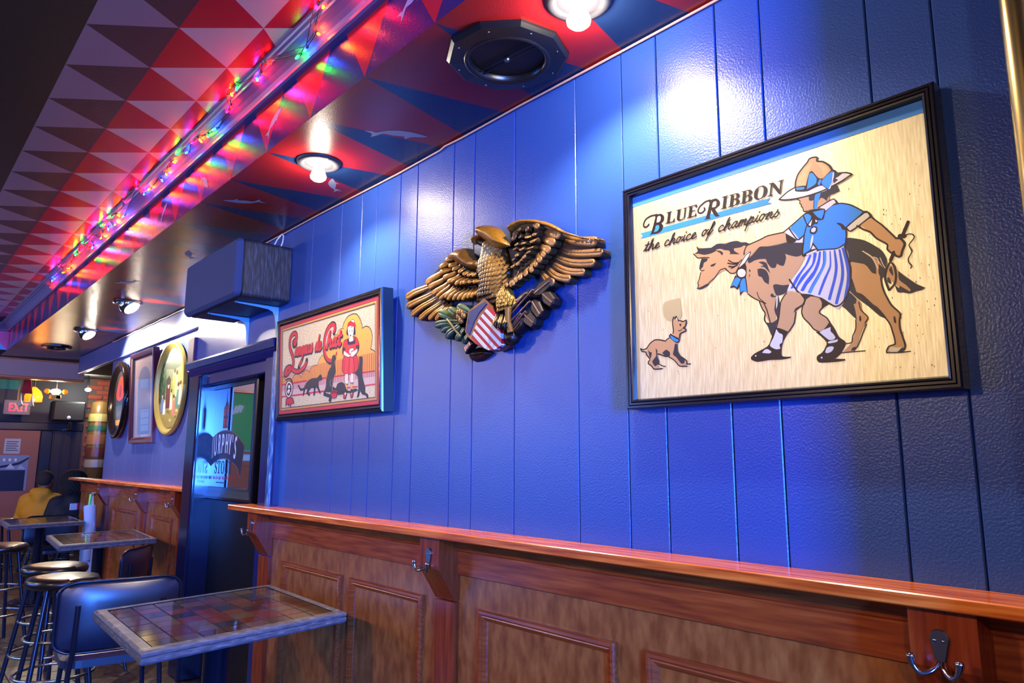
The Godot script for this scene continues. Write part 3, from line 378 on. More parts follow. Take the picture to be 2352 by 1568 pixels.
# ------------------------------------------------------------------ mesh builder
class B:
	var st := SurfaceTool.new()
	var xf := Transform3D.IDENTITY
	var col := Color.WHITE
	var smooth := false
	func _init() -> void:
		st.begin(Mesh.PRIMITIVE_TRIANGLES)
	func v(p: Vector3) -> void:
		st.set_color(col)
		st.set_smooth_group(1 if smooth else -1)
		st.add_vertex(xf * p)
	func tri(a: Vector3, b: Vector3, c: Vector3) -> void:   # counter-clockwise as seen from outside
		v(a); v(c); v(b)
	func quad(a: Vector3, b: Vector3, c: Vector3, d: Vector3) -> void:
		tri(a, b, c); tri(a, c, d)
	func box(c: Vector3, s: Vector3, bev := 0.0) -> void:
		var h := s * 0.5
		var b := minf(bev, minf(h.x, minf(h.y, h.z)) * 0.9)
		var P := func(sx: int, sy: int, sz: int, ax: int) -> Vector3:
			var q := Vector3(h.x * sx, h.y * sy, h.z * sz)
			if ax != 0: q.x -= b * sx
			if ax != 1: q.y -= b * sy
			if ax != 2: q.z -= b * sz
			return c + q
		for s1: int in [-1, 1]:
			_face(P, s1, 0)
			_face(P, s1, 1)
			_face(P, s1, 2)
		if b <= 0.0: return
		for a: int in [-1, 1]:
			for d: int in [-1, 1]:
				_both(P.call(a, d, -1, 0), P.call(a, d, 1, 0), P.call(a, d, 1, 1), P.call(a, d, -1, 1), c)
				_both(P.call(a, -1, d, 0), P.call(a, 1, d, 0), P.call(a, 1, d, 2), P.call(a, -1, d, 2), c)
				_both(P.call(-1, a, d, 1), P.call(1, a, d, 1), P.call(1, a, d, 2), P.call(-1, a, d, 2), c)
				for e: int in [-1, 1]:
					var p0: Vector3 = P.call(a, d, e, 0)
					var p1: Vector3 = P.call(a, d, e, 1)
					var p2: Vector3 = P.call(a, d, e, 2)
					if (p1 - p0).cross(p2 - p0).dot(p0 - c) > 0: tri(p0, p1, p2)
					else: tri(p0, p2, p1)
	func _face(P: Callable, s: int, ax: int) -> void:
		var q: Array = []
		for k: Array in [[-1, -1], [1, -1], [1, 1], [-1, 1]]:
			if ax == 0: q.append(P.call(s, k[0], k[1], 0))
			elif ax == 1: q.append(P.call(k[0], s, k[1], 1))
			else: q.append(P.call(k[0], k[1], s, 2))
		var n: Vector3 = (q[1] - q[0]).cross(q[2] - q[0])
		if n[ax] * s > 0: quad(q[0], q[1], q[2], q[3])
		else: quad(q[3], q[2], q[1], q[0])
	func _both(a: Vector3, b: Vector3, c2: Vector3, d: Vector3, from: Vector3) -> void:
		if (b - a).cross(c2 - a).dot((a + c2) * 0.5 - from) > 0: quad(a, b, c2, d)
		else: quad(d, c2, b, a)
	func tube(pts: Array, r: Variant, sides := 8, closed := false, caps := true) -> void:
		var was := smooth
		smooth = true
		var n := pts.size()
		var rings: Array = []
		var up := Vector3.UP
		for i in n:
			var a: Vector3 = pts[(i - 1 + n) % n] if (i > 0 or closed) else pts[i]
			var b: Vector3 = pts[(i + 1) % n] if (i < n - 1 or closed) else pts[i]
			var t := (b - a).normalized()
			if i == 0:
				up = t.cross(Vector3(0.31, 0.87, 0.22) if absf(t.y) < 0.9 else Vector3(1, 0, 0)).normalized()
			var s := t.cross(up).normalized()
			up = s.cross(t).normalized()
			var rad: float = r[i] if r is Array else r
			var ring: Array = []
			for k in sides:
				var an := TAU * k / sides
				ring.append(pts[i] + (s * cos(an) + up * sin(an)) * rad)
			rings.append(ring)
		for i in (n if closed else n - 1):
			var A: Array = rings[i]
			var C: Array = rings[(i + 1) % n]
			for k in sides:
				var k2 := (k + 1) % sides
				quad(A[k], C[k], C[k2], A[k2])
		smooth = was
		if caps and not closed:
			for k in range(1, sides - 1):
				tri(rings[0][0], rings[0][k], rings[0][k + 1])
				tri(rings[n - 1][0], rings[n - 1][k + 1], rings[n - 1][k])
	func lathe(prof: Array, sides := 24, smoothed := true, c := Vector3.ZERO, sx := 1.0, sz := 1.0) -> void:   # prof: Vector2(radius, y), from the bottom up
		var was := smooth
		smooth = smoothed
		for i in prof.size() - 1:
			var p: Vector2 = prof[i]
			var q: Vector2 = prof[i + 1]
			for k in sides:
				var a := TAU * k / sides
				var b := TAU * (k + 1) / sides
				var p0 := c + Vector3(p.x * cos(a) * sx, p.y, p.x * sin(a) * sz)
				var p1 := c + Vector3(p.x * cos(b) * sx, p.y, p.x * sin(b) * sz)
				var q0 := c + Vector3(q.x * cos(a) * sx, q.y, q.x * sin(a) * sz)
				var q1 := c + Vector3(q.x * cos(b) * sx, q.y, q.x * sin(b) * sz)
				if p.x > 1e-6: tri(p0, q0, p1)
				if q.x > 1e-6: tri(p1, q0, q1)
		smooth = was
	func prism(poly: PackedVector2Array, z0: float, z1: float, bev := 0.0) -> void:   # the outline lies in x, y; it runs from z0 (back) to z1 (front)
		var p := poly.duplicate()
		if Geometry2D.is_polygon_clockwise(p): p.reverse()
		var ins := B.inset(p, bev) if bev > 0 else p
		var n := p.size()
		var zb := z1 - bev
		for i in n:
			var j := (i + 1) % n
			quad(Vector3(p[i].x, p[i].y, z0), Vector3(p[j].x, p[j].y, z0), Vector3(p[j].x, p[j].y, zb), Vector3(p[i].x, p[i].y, zb))
			if bev > 0: quad(Vector3(p[i].x, p[i].y, zb), Vector3(p[j].x, p[j].y, zb), Vector3(ins[j].x, ins[j].y, z1), Vector3(ins[i].x, ins[i].y, z1))
		flat(ins, z1)
		var t := Geometry2D.triangulate_polygon(p)
		for i in range(0, t.size(), 3):
			_up(Vector3(p[t[i]].x, p[t[i]].y, z0), Vector3(p[t[i + 1]].x, p[t[i + 1]].y, z0), Vector3(p[t[i + 2]].x, p[t[i + 2]].y, z0), -1.0)
	func flat(p: PackedVector2Array, z: float) -> bool:
		var t := Geometry2D.triangulate_polygon(p)
		if t.is_empty(): return false
		for i in range(0, t.size(), 3):
			_up(Vector3(p[t[i]].x, p[t[i]].y, z), Vector3(p[t[i + 1]].x, p[t[i + 1]].y, z), Vector3(p[t[i + 2]].x, p[t[i + 2]].y, z), 1.0)
		return true
	func _up(a: Vector3, b: Vector3, c: Vector3, s: float) -> void:
		if (b - a).cross(c - a).z * s > 0: tri(a, b, c)
		else: tri(a, c, b)
	static func inset(p: PackedVector2Array, d: float) -> PackedVector2Array:   # of a counter-clockwise outline, mitred
		var out := PackedVector2Array()
		var n := p.size()
		for i in n:
			var e0 := (p[i] - p[(i - 1 + n) % n]).normalized()
			var e1 := (p[(i + 1) % n] - p[i]).normalized()
			var n0 := Vector2(-e0.y, e0.x)
			var n1 := Vector2(-e1.y, e1.x)
			var m := (n0 + n1)
			var k := m.length_squared()
			out.append(p[i] + m * (d * minf(2.0 / maxf(k, 0.2), 2.0)) if k > 0.05 else p[i] + n0 * d)
		return out
	func sweep(prof: Array, a: Vector3, b: Vector3, side: Vector3, up: Vector3, ends := true) -> void:   # prof: Vector2 along (side, up), an open or closed outline run from a to b
		var n := prof.size()
		for i in n - 1:
			var p: Vector2 = prof[i]
			var q: Vector2 = prof[i + 1]
			quad(a + side * p.x + up * p.y, a + side * q.x + up * q.y, b + side * q.x + up * q.y, b + side * p.x + up * p.y)
		if ends:
			var pk := PackedVector2Array(prof)
			var t := Geometry2D.triangulate_polygon(pk)
			for i in range(0, t.size(), 3):
				for e: Vector3 in [a, b]:
					var q0: Vector3 = e + side * pk[t[i]].x + up * pk[t[i]].y
					var q1: Vector3 = e + side * pk[t[i + 1]].x + up * pk[t[i + 1]].y
					var q2: Vector3 = e + side * pk[t[i + 2]].x + up * pk[t[i + 2]].y
					if (q1 - q0).cross(q2 - q0).dot((a - b) if e == a else (b - a)) > 0: tri(q0, q1, q2)
					else: tri(q0, q2, q1)
	func frame(x0: float, x1: float, y0: float, y1: float, prof: Array) -> void:   # prof: Vector2(inset, z) from the outer back edge to the inner back edge, mitred round a rectangle
		for i in prof.size() - 1:
			var p: Vector2 = prof[i]
			var q: Vector2 = prof[i + 1]
			var o := [Vector3(x0 + p.x, y0 + p.x, p.y), Vector3(x1 - p.x, y0 + p.x, p.y), Vector3(x1 - p.x, y1 - p.x, p.y), Vector3(x0 + p.x, y1 - p.x, p.y)]
			var n := [Vector3(x0 + q.x, y0 + q.x, q.y), Vector3(x1 - q.x, y0 + q.x, q.y), Vector3(x1 - q.x, y1 - q.x, q.y), Vector3(x0 + q.x, y1 - q.x, q.y)]
			for k in 4:
				quad(o[k], o[(k + 1) % 4], n[(k + 1) % 4], n[k])
	func ball(c: Vector3, r: Vector3, n := 12) -> void:
		var prof: Array = []
		for i in n / 2 + 1:
			var a := PI * i / (n / 2) - PI / 2
			prof.append(Vector2(cos(a), sin(a)))
		var was := xf
		xf = xf * Transform3D(Basis.from_scale(r), c)
		lathe(prof, n)
		xf = was
	func puff(poly: PackedVector2Array, cell: float, reach: float, height: float, z0: float) -> void:   # a cushion over an outline: rises from its edge within "reach"
		smooth = true
		var lo := poly[0]
		var hi := poly[0]
		for p in poly:
			lo = lo.min(p)
			hi = hi.max(p)
		lo -= Vector2(cell, cell)
		var nx := int((hi.x - lo.x) / cell) + 3
		var ny := int((hi.y - lo.y) / cell) + 3
		var P: Array = []
		var ok: Array = []
		var m := poly.size()
		for j in ny:
			for i in nx:
				var q := lo + Vector2(i, j) * cell
				var best := 1e9
				var near := q
				for k in m:
					var c := Geometry2D.get_closest_point_to_segment(q, poly[k], poly[(k + 1) % m])
					var d := c.distance_squared_to(q)
					if d < best:
						best = d
						near = c
				best = sqrt(best)
				if Geometry2D.is_point_in_polygon(q, poly):
					var s := minf(1.0, best / reach)
					P.append(Vector3(q.x, q.y, z0 + height * sqrt(s * (2.0 - s))))
					ok.append(2)
				elif best < cell * 1.5:
					P.append(Vector3(near.x, near.y, z0))
					ok.append(1)
				else:
					P.append(Vector3.ZERO)
					ok.append(0)
		for j in ny - 1:
			for i in nx - 1:
				var a := j * nx + i
				var ids := [a, a + 1, a + nx + 1, a + nx]
				var s := 0
				var bad := false
				for k: int in ids:
					if ok[k] == 0: bad = true
					if ok[k] == 2: s += 1
				if bad or s == 0: continue
				quad(P[ids[0]], P[ids[1]], P[ids[2]], P[ids[3]])
		smooth = false
	func done() -> ArrayMesh:
		st.index()
		st.generate_normals()
		return st.commit()

# flat print: coloured shapes laid over one another, each a hair in front of the last
class Ink:
	var b := B.new()
	var z := 0.0
	var step := 0.000004
	func fill(p: PackedVector2Array, c: Color, curved := true) -> void:
		b.col = c
		z += step
		var q := Ink.round_off(p, true) if curved else p
		if b.flat(q, z): return
		for part in Geometry2D.offset_polygon(q, 0.00008):
			if not Geometry2D.is_polygon_clockwise(part): b.flat(part, z)
	func stroke(p: PackedVector2Array, w: float, c: Color, curved := true, taper := false) -> void:
		b.col = c
		z += step
		var q := Ink.round_off(p, false) if curved else p
		var n := q.size()
		var L: Array = []
		var R: Array = []
		for i in n:
			var t := (q[mini(i + 1, n - 1)] - q[maxi(i - 1, 0)]).normalized()
			var s := Vector2(-t.y, t.x) * w * 0.5
			if taper: s *= 0.25 + 0.75 * sin(PI * (0.12 + 0.76 * i / (n - 1)))
			L.append(q[i] + s)
			R.append(q[i] - s)
		for i in n - 1:
			b.quad(Vector3(R[i].x, R[i].y, z), Vector3(R[i + 1].x, R[i + 1].y, z), Vector3(L[i + 1].x, L[i + 1].y, z), Vector3(L[i].x, L[i].y, z))
		if taper: return
		z += step
		for e: int in [0, n - 1]:
			var o := PackedVector2Array()
			for k in 10: o.append(q[e] + Vector2(cos(TAU * k / 10), sin(TAU * k / 10)) * w * 0.5)
			b.flat(o, z)
	func dot(c: Vector2, r: Vector2, k: Color, n := 16) -> void:
		var o := PackedVector2Array()
		for i in n: o.append(c + Vector2(cos(TAU * i / n) * r.x, sin(TAU * i / n) * r.y))
		fill(o, k, false)
	func rect(x0: float, y0: float, x1: float, y1: float, k: Color) -> void:
		fill(PackedVector2Array([Vector2(x0, y0), Vector2(x1, y0), Vector2(x1, y1), Vector2(x0, y1)]), k, false)
	func text(s: String, t: Transform2D, k: Color, serif := false, weight := 700) -> void:   # unit: cap height about 1, baseline at the origin, starts at x = 0
		var m := TextMesh.new()
		var f := SystemFont.new()
		f.font_names = PackedStringArray(["Droid Serif" if serif else "Droid Sans"])
		f.font_weight = weight
		m.font = f
		m.font_size = 64
		m.pixel_size = 1.0 / 46.0
		m.depth = 0.0
		m.curve_step = 1.0
		m.text = s
		m.horizontal_alignment = HORIZONTAL_ALIGNMENT_LEFT
		m.vertical_alignment = VERTICAL_ALIGNMENT_BOTTOM
		b.col = k
		z += step
		for si in m.get_surface_count():
			var A := m.surface_get_arrays(si)
			var V: PackedVector3Array = A[Mesh.ARRAY_VERTEX]
			var I: PackedInt32Array = A[Mesh.ARRAY_INDEX]
			for i in range(0, I.size(), 3):
				var q: Array = []
				for j in 3:
					var p := t * (Vector2(V[I[i + j]].x, V[I[i + j]].y) - Vector2(0, 0.34))
					q.append(Vector3(p.x, p.y, z))
				b._up(q[0], q[1], q[2], 1.0)
	static func round_off(p: PackedVector2Array, closed: bool) -> PackedVector2Array:
		var n := p.size()
		if n < 3: return p
		var out := PackedVector2Array()
		for i in (n if closed else n - 1):
			var p0 := p[(i - 1 + n) % n] if closed or i > 0 else p[i]
			var p1 := p[i]
			var p2 := p[(i + 1) % n]
			var p3 := p[(i + 2) % n] if closed or i + 2 < n else p2
			var m1 := (p2 - p0) * 0.42
			var m2 := (p3 - p1) * 0.42
			var lim := p1.distance_to(p2) * 0.9
			if m1.length() > lim: m1 = m1.normalized() * lim
			if m2.length() > lim: m2 = m2.normalized() * lim
			if (p1 - p0).dot(p2 - p1) < 0.0: m1 = (p2 - p1) * 0.3      # keep sharp corners
			if (p2 - p1).dot(p3 - p2) < 0.0: m2 = (p2 - p1) * 0.3
			for k in 4:
				var t := k / 4.0
				var t2 := t * t
				var t3 := t2 * t
				out.append(p1 * (2 * t3 - 3 * t2 + 1) + m1 * (t3 - 2 * t2 + t) + p2 * (-2 * t3 + 3 * t2) + m2 * (t3 - t2))
		if not closed: out.append(p[n - 1])
		return out

# ------------------------------------------------------------------ scene helpers
func numbered(called: String) -> String:
	if not names.has(called):
		names[called] = 0
		return called
	names[called] += 1
	return "%s_%03d" % [called, names[called]]

func obj(called: String, mesh: Mesh, mat: Material, parent: Node = null) -> MeshInstance3D:
	var o := MeshInstance3D.new()
	o.mesh = mesh
	o.material_override = mat
	if parent == null:
		o.name = numbered(called)
		add_child(o, true)
	else:
		o.name = kid(parent, called)
		parent.add_child(o, true)
	return o

func kid(parent: Node, called: String) -> String:
	var n := 0
	var w := called
	while parent.has_node(NodePath(w)):
		n += 1
		w = "%s_%03d" % [called, n]
	return w

func tag(o: Node, label: String, category: String, group := "") -> void:
	o.set_meta("label", label)
	o.set_meta("category", category)
	if group: o.set_meta("group", group)

func thing(called: String, label: String, category: String, at := Vector3.ZERO, turn := 0.0, group := "") -> Node3D:
	var o := Node3D.new()
	o.name = numbered(called)
	add_child(o, true)
	o.position = at
	o.rotation.y = turn
	tag(o, label, category, group)
	return o

func struct(called: String) -> Node3D:
	var o := Node3D.new()
	o.name = numbered(called)
	add_child(o, true)
	o.set_meta("kind", "structure")
	return o

func copy(src: Node3D, label: String, at: Vector3, turn := 0.0) -> Node3D:
	var o: Node3D = src.duplicate()
	o.name = numbered(String(src.name).rstrip("_0123456789"))
	add_child(o, true)
	o.position = at
	o.rotation.y = turn
	o.set_meta("label", label)
	return o

func bx(c: Vector3, s: Vector3, bev := 0.0) -> ArrayMesh:
	var b := B.new()
	b.box(c, s, bev)
	return b.done()

func span(a: Vector3, c: Vector3, bev := 0.0) -> ArrayMesh:
	return bx((a + c) * 0.5, (c - a).abs(), bev)

func tub(pts: Array, r: Variant, sides := 8) -> ArrayMesh:
	var b := B.new()
	b.tube(pts, r, sides)
	return b.done()

func lin(hex: String) -> Color:
	return Color(hex).srgb_to_linear()

func noise(freq: float, oct := 4, type := FastNoiseLite.TYPE_SIMPLEX_SMOOTH, sd := 1) -> FastNoiseLite:
	var n := FastNoiseLite.new()
	n.noise_type = type
	n.frequency = freq
	n.fractal_octaves = oct
	n.seed = sd
	return n

func tex(n: FastNoiseLite, ramp: Array, size := 512) -> NoiseTexture2D:   # ramp: [offset, colour] ...
	var t := NoiseTexture2D.new()
	t.width = size
	t.height = size
	t.seamless = true
	t.noise = n
	t.normalize = true
	if ramp.size():
		var g := Gradient.new()
		var o := PackedFloat32Array()
		var c := PackedColorArray()
		for r: Array in ramp:
			o.append(r[0])
			c.append(Color(r[1]))
		g.offsets = o
		g.colors = c
		t.color_ramp = g
	return t

func bump_tex(n: FastNoiseLite, strength: float, size := 512) -> NoiseTexture2D:
	var t := NoiseTexture2D.new()
	t.width = size
	t.height = size
	t.seamless = true
	t.as_normal_map = true
	t.bump_strength = strength
	t.noise = n
	return t

func mat(called: String, hex: String, rough := 0.6, metal := 0.0, spec := 0.5) -> StandardMaterial3D:
	var m := StandardMaterial3D.new()
	m.resource_name = called
	m.albedo_color = Color(hex)
	m.roughness = rough
	m.metallic = metal
	m.metallic_specular = spec
	M[called] = m
	return m

func glow(called: String, c: Color, e: float) -> StandardMaterial3D:
	var m := mat(called, "222222", 0.3)
	m.albedo_color = c
	m.emission_enabled = true
	m.emission = c
	m.emission_energy_multiplier = e
	return m

func tri(m: StandardMaterial3D, s: Vector3, world := true) -> StandardMaterial3D:
	m.uv1_triplanar = true
	m.uv1_world_triplanar = world
	m.uv1_scale = s
	m.uv1_triplanar_sharpness = 4.0
	return m

func pv(a: Array) -> PackedVector2Array:   # millimetres to metres
	var o := PackedVector2Array()
	for i in range(0, a.size(), 2): o.append(Vector2(a[i], a[i + 1]) * 0.001)
	return o

func lamp(at: Vector3, c: Color, e: float, size := 0.03) -> OmniLight3D:
	var l := OmniLight3D.new()
	l.name = numbered("lamp_light")
	l.light_color = c
	l.light_energy = e
	l.light_size = size
	l.omni_range = 30.0
	l.omni_attenuation = 2.0
	l.shadow_enabled = true
	l.position = at
	add_child(l, true)
	return l

func area(called: String, at: Vector3, towards: Vector3, size: Vector2, c: Color, e: float) -> void:
	var l := AreaLight3D.new()
	l.name = called
	l.area_size = size
	l.light_color = c
	l.light_energy = e
	l.shadow_enabled = true
	add_child(l, true)
	l.look_at_from_position(at, at + towards, Vector3.UP)

func _ready() -> void:
	rng.seed = 7
	# camera
	var cam := Camera3D.new()
	cam.name = "camera"
	cam.fov = 50.73
	cam.near = 0.05
	cam.far = 60.0
	add_child(cam)
	cam.transform = Transform3D(Basis(Vector3(0.663164, 0.004440, -0.748461), Vector3(0.119341, 0.986562, 0.111592), Vector3(0.738899, -0.163326, 0.653722)), Vector3(0, 1.33, 1.6))
	cam.current = true
	# sky and exposure: a pale blue overcast day outside the windows
	var env := Environment.new()
	env.background_mode = Environment.BG_COLOR
	env.background_color = Color(0.40, 0.58, 0.88)
	env.background_energy_multiplier = 0.85
	env.tonemap_mode = Environment.TONE_MAPPER_LINEAR
	env.tonemap_exposure = 1.15
	env.sdfgi_enabled = true
	env.ssao_enabled = true
	env.ssil_enabled = true
	var we := WorldEnvironment.new()
	we.name = "environment"
	we.environment = env
	add_child(we)
	# daylight through the street windows behind the camera, and from an added side window
	area("daylight_street", Vector3(3.40, 1.50, 2.3), Vector3(-1, 0, 0), Vector2(0.62, 1.5), Color(0.22, 0.47, 1.0), 95.0)
	area("added_side_daylight", Vector3(-6.6, 1.6, 4.40), Vector3(0, 0, -1), Vector2(3.4, 1.3), Color(0.30, 0.54, 1.0), 14.0)  # added light, brings blue daylight in from the side
	materials()
	room()
	fittings()
	wall_things()
	furniture()
	far_end()

func materials() -> void:
	var wood_grain := tex(noise(0.012, 5, FastNoiseLite.TYPE_SIMPLEX_SMOOTH, 3), [[0.0, "6a2a10"], [0.35, "8a3c18"], [0.6, "984619"], [1.0, "ae5c28"]])
	var ledge_grain := tex(noise(0.014, 5, FastNoiseLite.TYPE_SIMPLEX_SMOOTH, 5), [[0.0, "983a10"], [0.4, "c05c1c"], [0.7, "d87428"], [1.0, "e48c3a"]])
	var ply_grain := tex(noise(0.016, 5, FastNoiseLite.TYPE_SIMPLEX_SMOOTH, 9), [[0.0, "74380f"], [0.4, "8a4c1c"], [0.62, "985824"], [1.0, "a86a2e"]])
	var orange_peel := bump_tex(noise(0.08, 3, FastNoiseLite.TYPE_SIMPLEX_SMOOTH, 11), 4.0)
	for k: Array in [["wood_x", wood_grain, Vector3(0.5, 7, 7)], ["wood_y", wood_grain, Vector3(7, 0.5, 7)], ["ledge", ledge_grain, Vector3(0.4, 8, 8)], ["ply", ply_grain, Vector3(2.6, 1.1, 2.6)], ["moulding_x", wood_grain, Vector3(0.6, 9, 9)], ["moulding_y", wood_grain, Vector3(9, 0.6, 9)]]:
		var m := mat(k[0], "ffffff", 0.26 if k[0] != "ply" else 0.34, 0.0, 0.5)
		m.albedo_texture = k[1]
		tri(m, k[2])
	M.wood_y.albedo_color = Color("e8c8b8")
	var w := mat("blue_wall", "24458c", 0.34, 0.0, 0.5)
	w.normal_enabled = true
	w.normal_texture = orange_peel
	w.normal_scale = 0.2
	tri(w, Vector3(3.2, 3.2, 3.2))
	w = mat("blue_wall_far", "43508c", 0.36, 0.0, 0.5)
	w.normal_enabled = true
	w.normal_texture = orange_peel
	w.normal_scale = 0.2
	tri(w, Vector3(3.2, 3.2, 3.2))
	mat("blue_trim", "161f58", 0.20, 0.0, 0.55)
	mat("navy_gloss", "0d1130", 0.18, 0.0, 0.6)
	mat("black_gloss", "0a0a10", 0.34, 0.0, 0.4)
	mat("black_paint", "0e0e12", 0.30)
	mat("black_frame", "15121a", 0.20, 0.0, 0.6)
	mat("dark_teal", "1c3644", 0.4)
	mat("groove_glint", "8a9cc8", 0.35)  # pale colour stands in for gloss highlights along the board joints
	var p := mat("paint", "ffffff", 0.24, 0.0, 0.45)          # gloss paint on the ceiling, coloured by its pattern
	p.vertex_color_use_as_albedo = true
	p.normal_enabled = true
	p.normal_texture = orange_peel
	p.normal_scale = 0.12
	tri(p, Vector3(3, 3, 3))
	p = mat("paint_flat", "ffffff", 0.55, 0.0, 0.4)
	p.vertex_color_use_as_albedo = true
	p = mat("print", "ffffff", 0.42, 0.0, 0.4)
	p.vertex_color_use_as_albedo = true
	p = mat("print_gloss", "ffffff", 0.14, 0.0, 0.5)
	p.vertex_color_use_as_albedo = true
	mat("crown", "54486a", 0.36, 0.0, 0.4)
	var br := tex(noise(0.02, 4, FastNoiseLite.TYPE_SIMPLEX_SMOOTH, 21), [[0.0, "c4b892"], [0.5, "d8cea8"], [0.8, "e0d8b8"], [1.0, "e8e2c8"]])
	var m2 := mat("brushed_tin", "ffffff", 0.46, 0.85, 0.5)
	m2.albedo_texture = br
	tri(m2, Vector3(14, 1.2, 1.2))
	m2 = mat("brushed_tin_b", "e8e2de", 0.45, 0.45, 0.5)
	m2.albedo_texture = br
	tri(m2, Vector3(3, 12, 3))
	m2 = mat("gilt", "ffffff", 0.36, 0.35, 0.5)
	m2.vertex_color_use_as_albedo = true
	var sc := tex(noise(0.03, 4, FastNoiseLite.TYPE_SIMPLEX_SMOOTH, 31), [[0.0, "b0a8a0"], [0.4, "e4e0dc"], [1.0, "ffffff"]])
	m2.albedo_texture = sc
	tri(m2, Vector3(8, 8, 8))
	mat("chrome", "c8ccd4", 0.10, 1.0)
	mat("steel", "9aa0a8", 0.25, 1.0)
	mat("brass", "9a8350", 0.26, 1.0)
	mat("bracket_paint", "8fc0c8", 0.35)
	mat("wire", "b08a78", 0.5)
	mat("wire_green", "16301e", 0.25)
	mat("zip_tie", "c8ccd6", 0.4)
	m2 = mat("speaker_wood", "ffffff", 0.45)
	m2.albedo_texture = tex(noise(0.02, 4, FastNoiseLite.TYPE_SIMPLEX_SMOOTH, 41), [[0.0, "0b0c10"], [0.5, "23252c"], [0.75, "3a3d46"], [1.0, "555862"]])
	tri(m2, Vector3(9, 0.9, 9))
	m2 = mat("speaker_cloth", "26365e", 0.75)
	m2.normal_enabled = true
	m2.normal_texture = bump_tex(noise(0.25, 1, FastNoiseLite.TYPE_SIMPLEX, 5), 4.0, 256)
	m2.normal_scale = 0.3
	tri(m2, Vector3(8, 8, 8))
	mat("mirror", "e6ecf4", 0.03, 1.0)
	var g := mat("pane", "d8e6ff", 0.05)
	g.transparency = BaseMaterial3D.TRANSPARENCY_ALPHA
	g.albedo_color = Color(0.85, 0.92, 1.0, 0.08)
	m2 = mat("floor_tile", "ffffff", 0.38)
	m2.albedo_texture = tex(noise(0.02, 5, FastNoiseLite.TYPE_SIMPLEX_SMOOTH, 51), [[0.0, "1c1a18"], [0.5, "3a342e"], [1.0, "5c5246"]])
	tri(m2, Vector3(2, 2, 2))
	mat("grout", "100e0d", 0.9)
	mat("vinyl", "101c34", 0.34, 0.0, 0.8)
	mat("black_metal", "1c2232", 0.26, 0.4)
	mat("dark_ceiling", "1a1412", 0.6)
	mat("pale_wall", "8a5a4c", 0.7)
	mat("paper", "9aa2b0", 0.7)
	for k in 6:
		var t := mat("tile_%s" % ["umber", "russet", "olive", "brick", "slate", "tan"][k], ["3a261c", "4a261c", "3c3622", "582a1e", "24222a", "4e3e2a"][k], 0.10, 0.0, 0.55)
		t.clearcoat_enabled = true
		t.clearcoat = 0.5
		t.clearcoat_roughness = 0.05
	m2 = mat("rim_wood", "ffffff", 0.16, 0.0, 0.6)
	m2.albedo_texture = tex(noise(0.03, 4, FastNoiseLite.TYPE_SIMPLEX_SMOOTH, 61), [[0.0, "4a4a50"], [0.5, "5c5e66"], [0.85, "74767e"], [1.0, "a8a8ac"]])
	tri(m2, Vector3(1.2, 6, 1.2), false)
	m2 = mat("worn_lit_blue", "ffffff", 0.25)  # worn blue; its pale streaks also stand in for lit edges
	m2.albedo_texture = tex(noise(0.02, 4, FastNoiseLite.TYPE_SIMPLEX_SMOOTH, 71), [[0.0, "1c3a78"], [0.5, "2c5a98"], [0.75, "6a9cc4"], [1.0, "b8d4e4"]])
	tri(m2, Vector3(9, 0.8, 9))
	mat("stool_seat", "17110f", 0.28)
	mat("brick_red", "7a3018", 0.8)
	mat("mortar", "4a3a30", 0.9)

# ------------------------------------------------------------------ the room
const CEIL := 2.575
const TOP := 2.88
const SOF := 0.51      # the lower ceiling reaches this far out from the wall

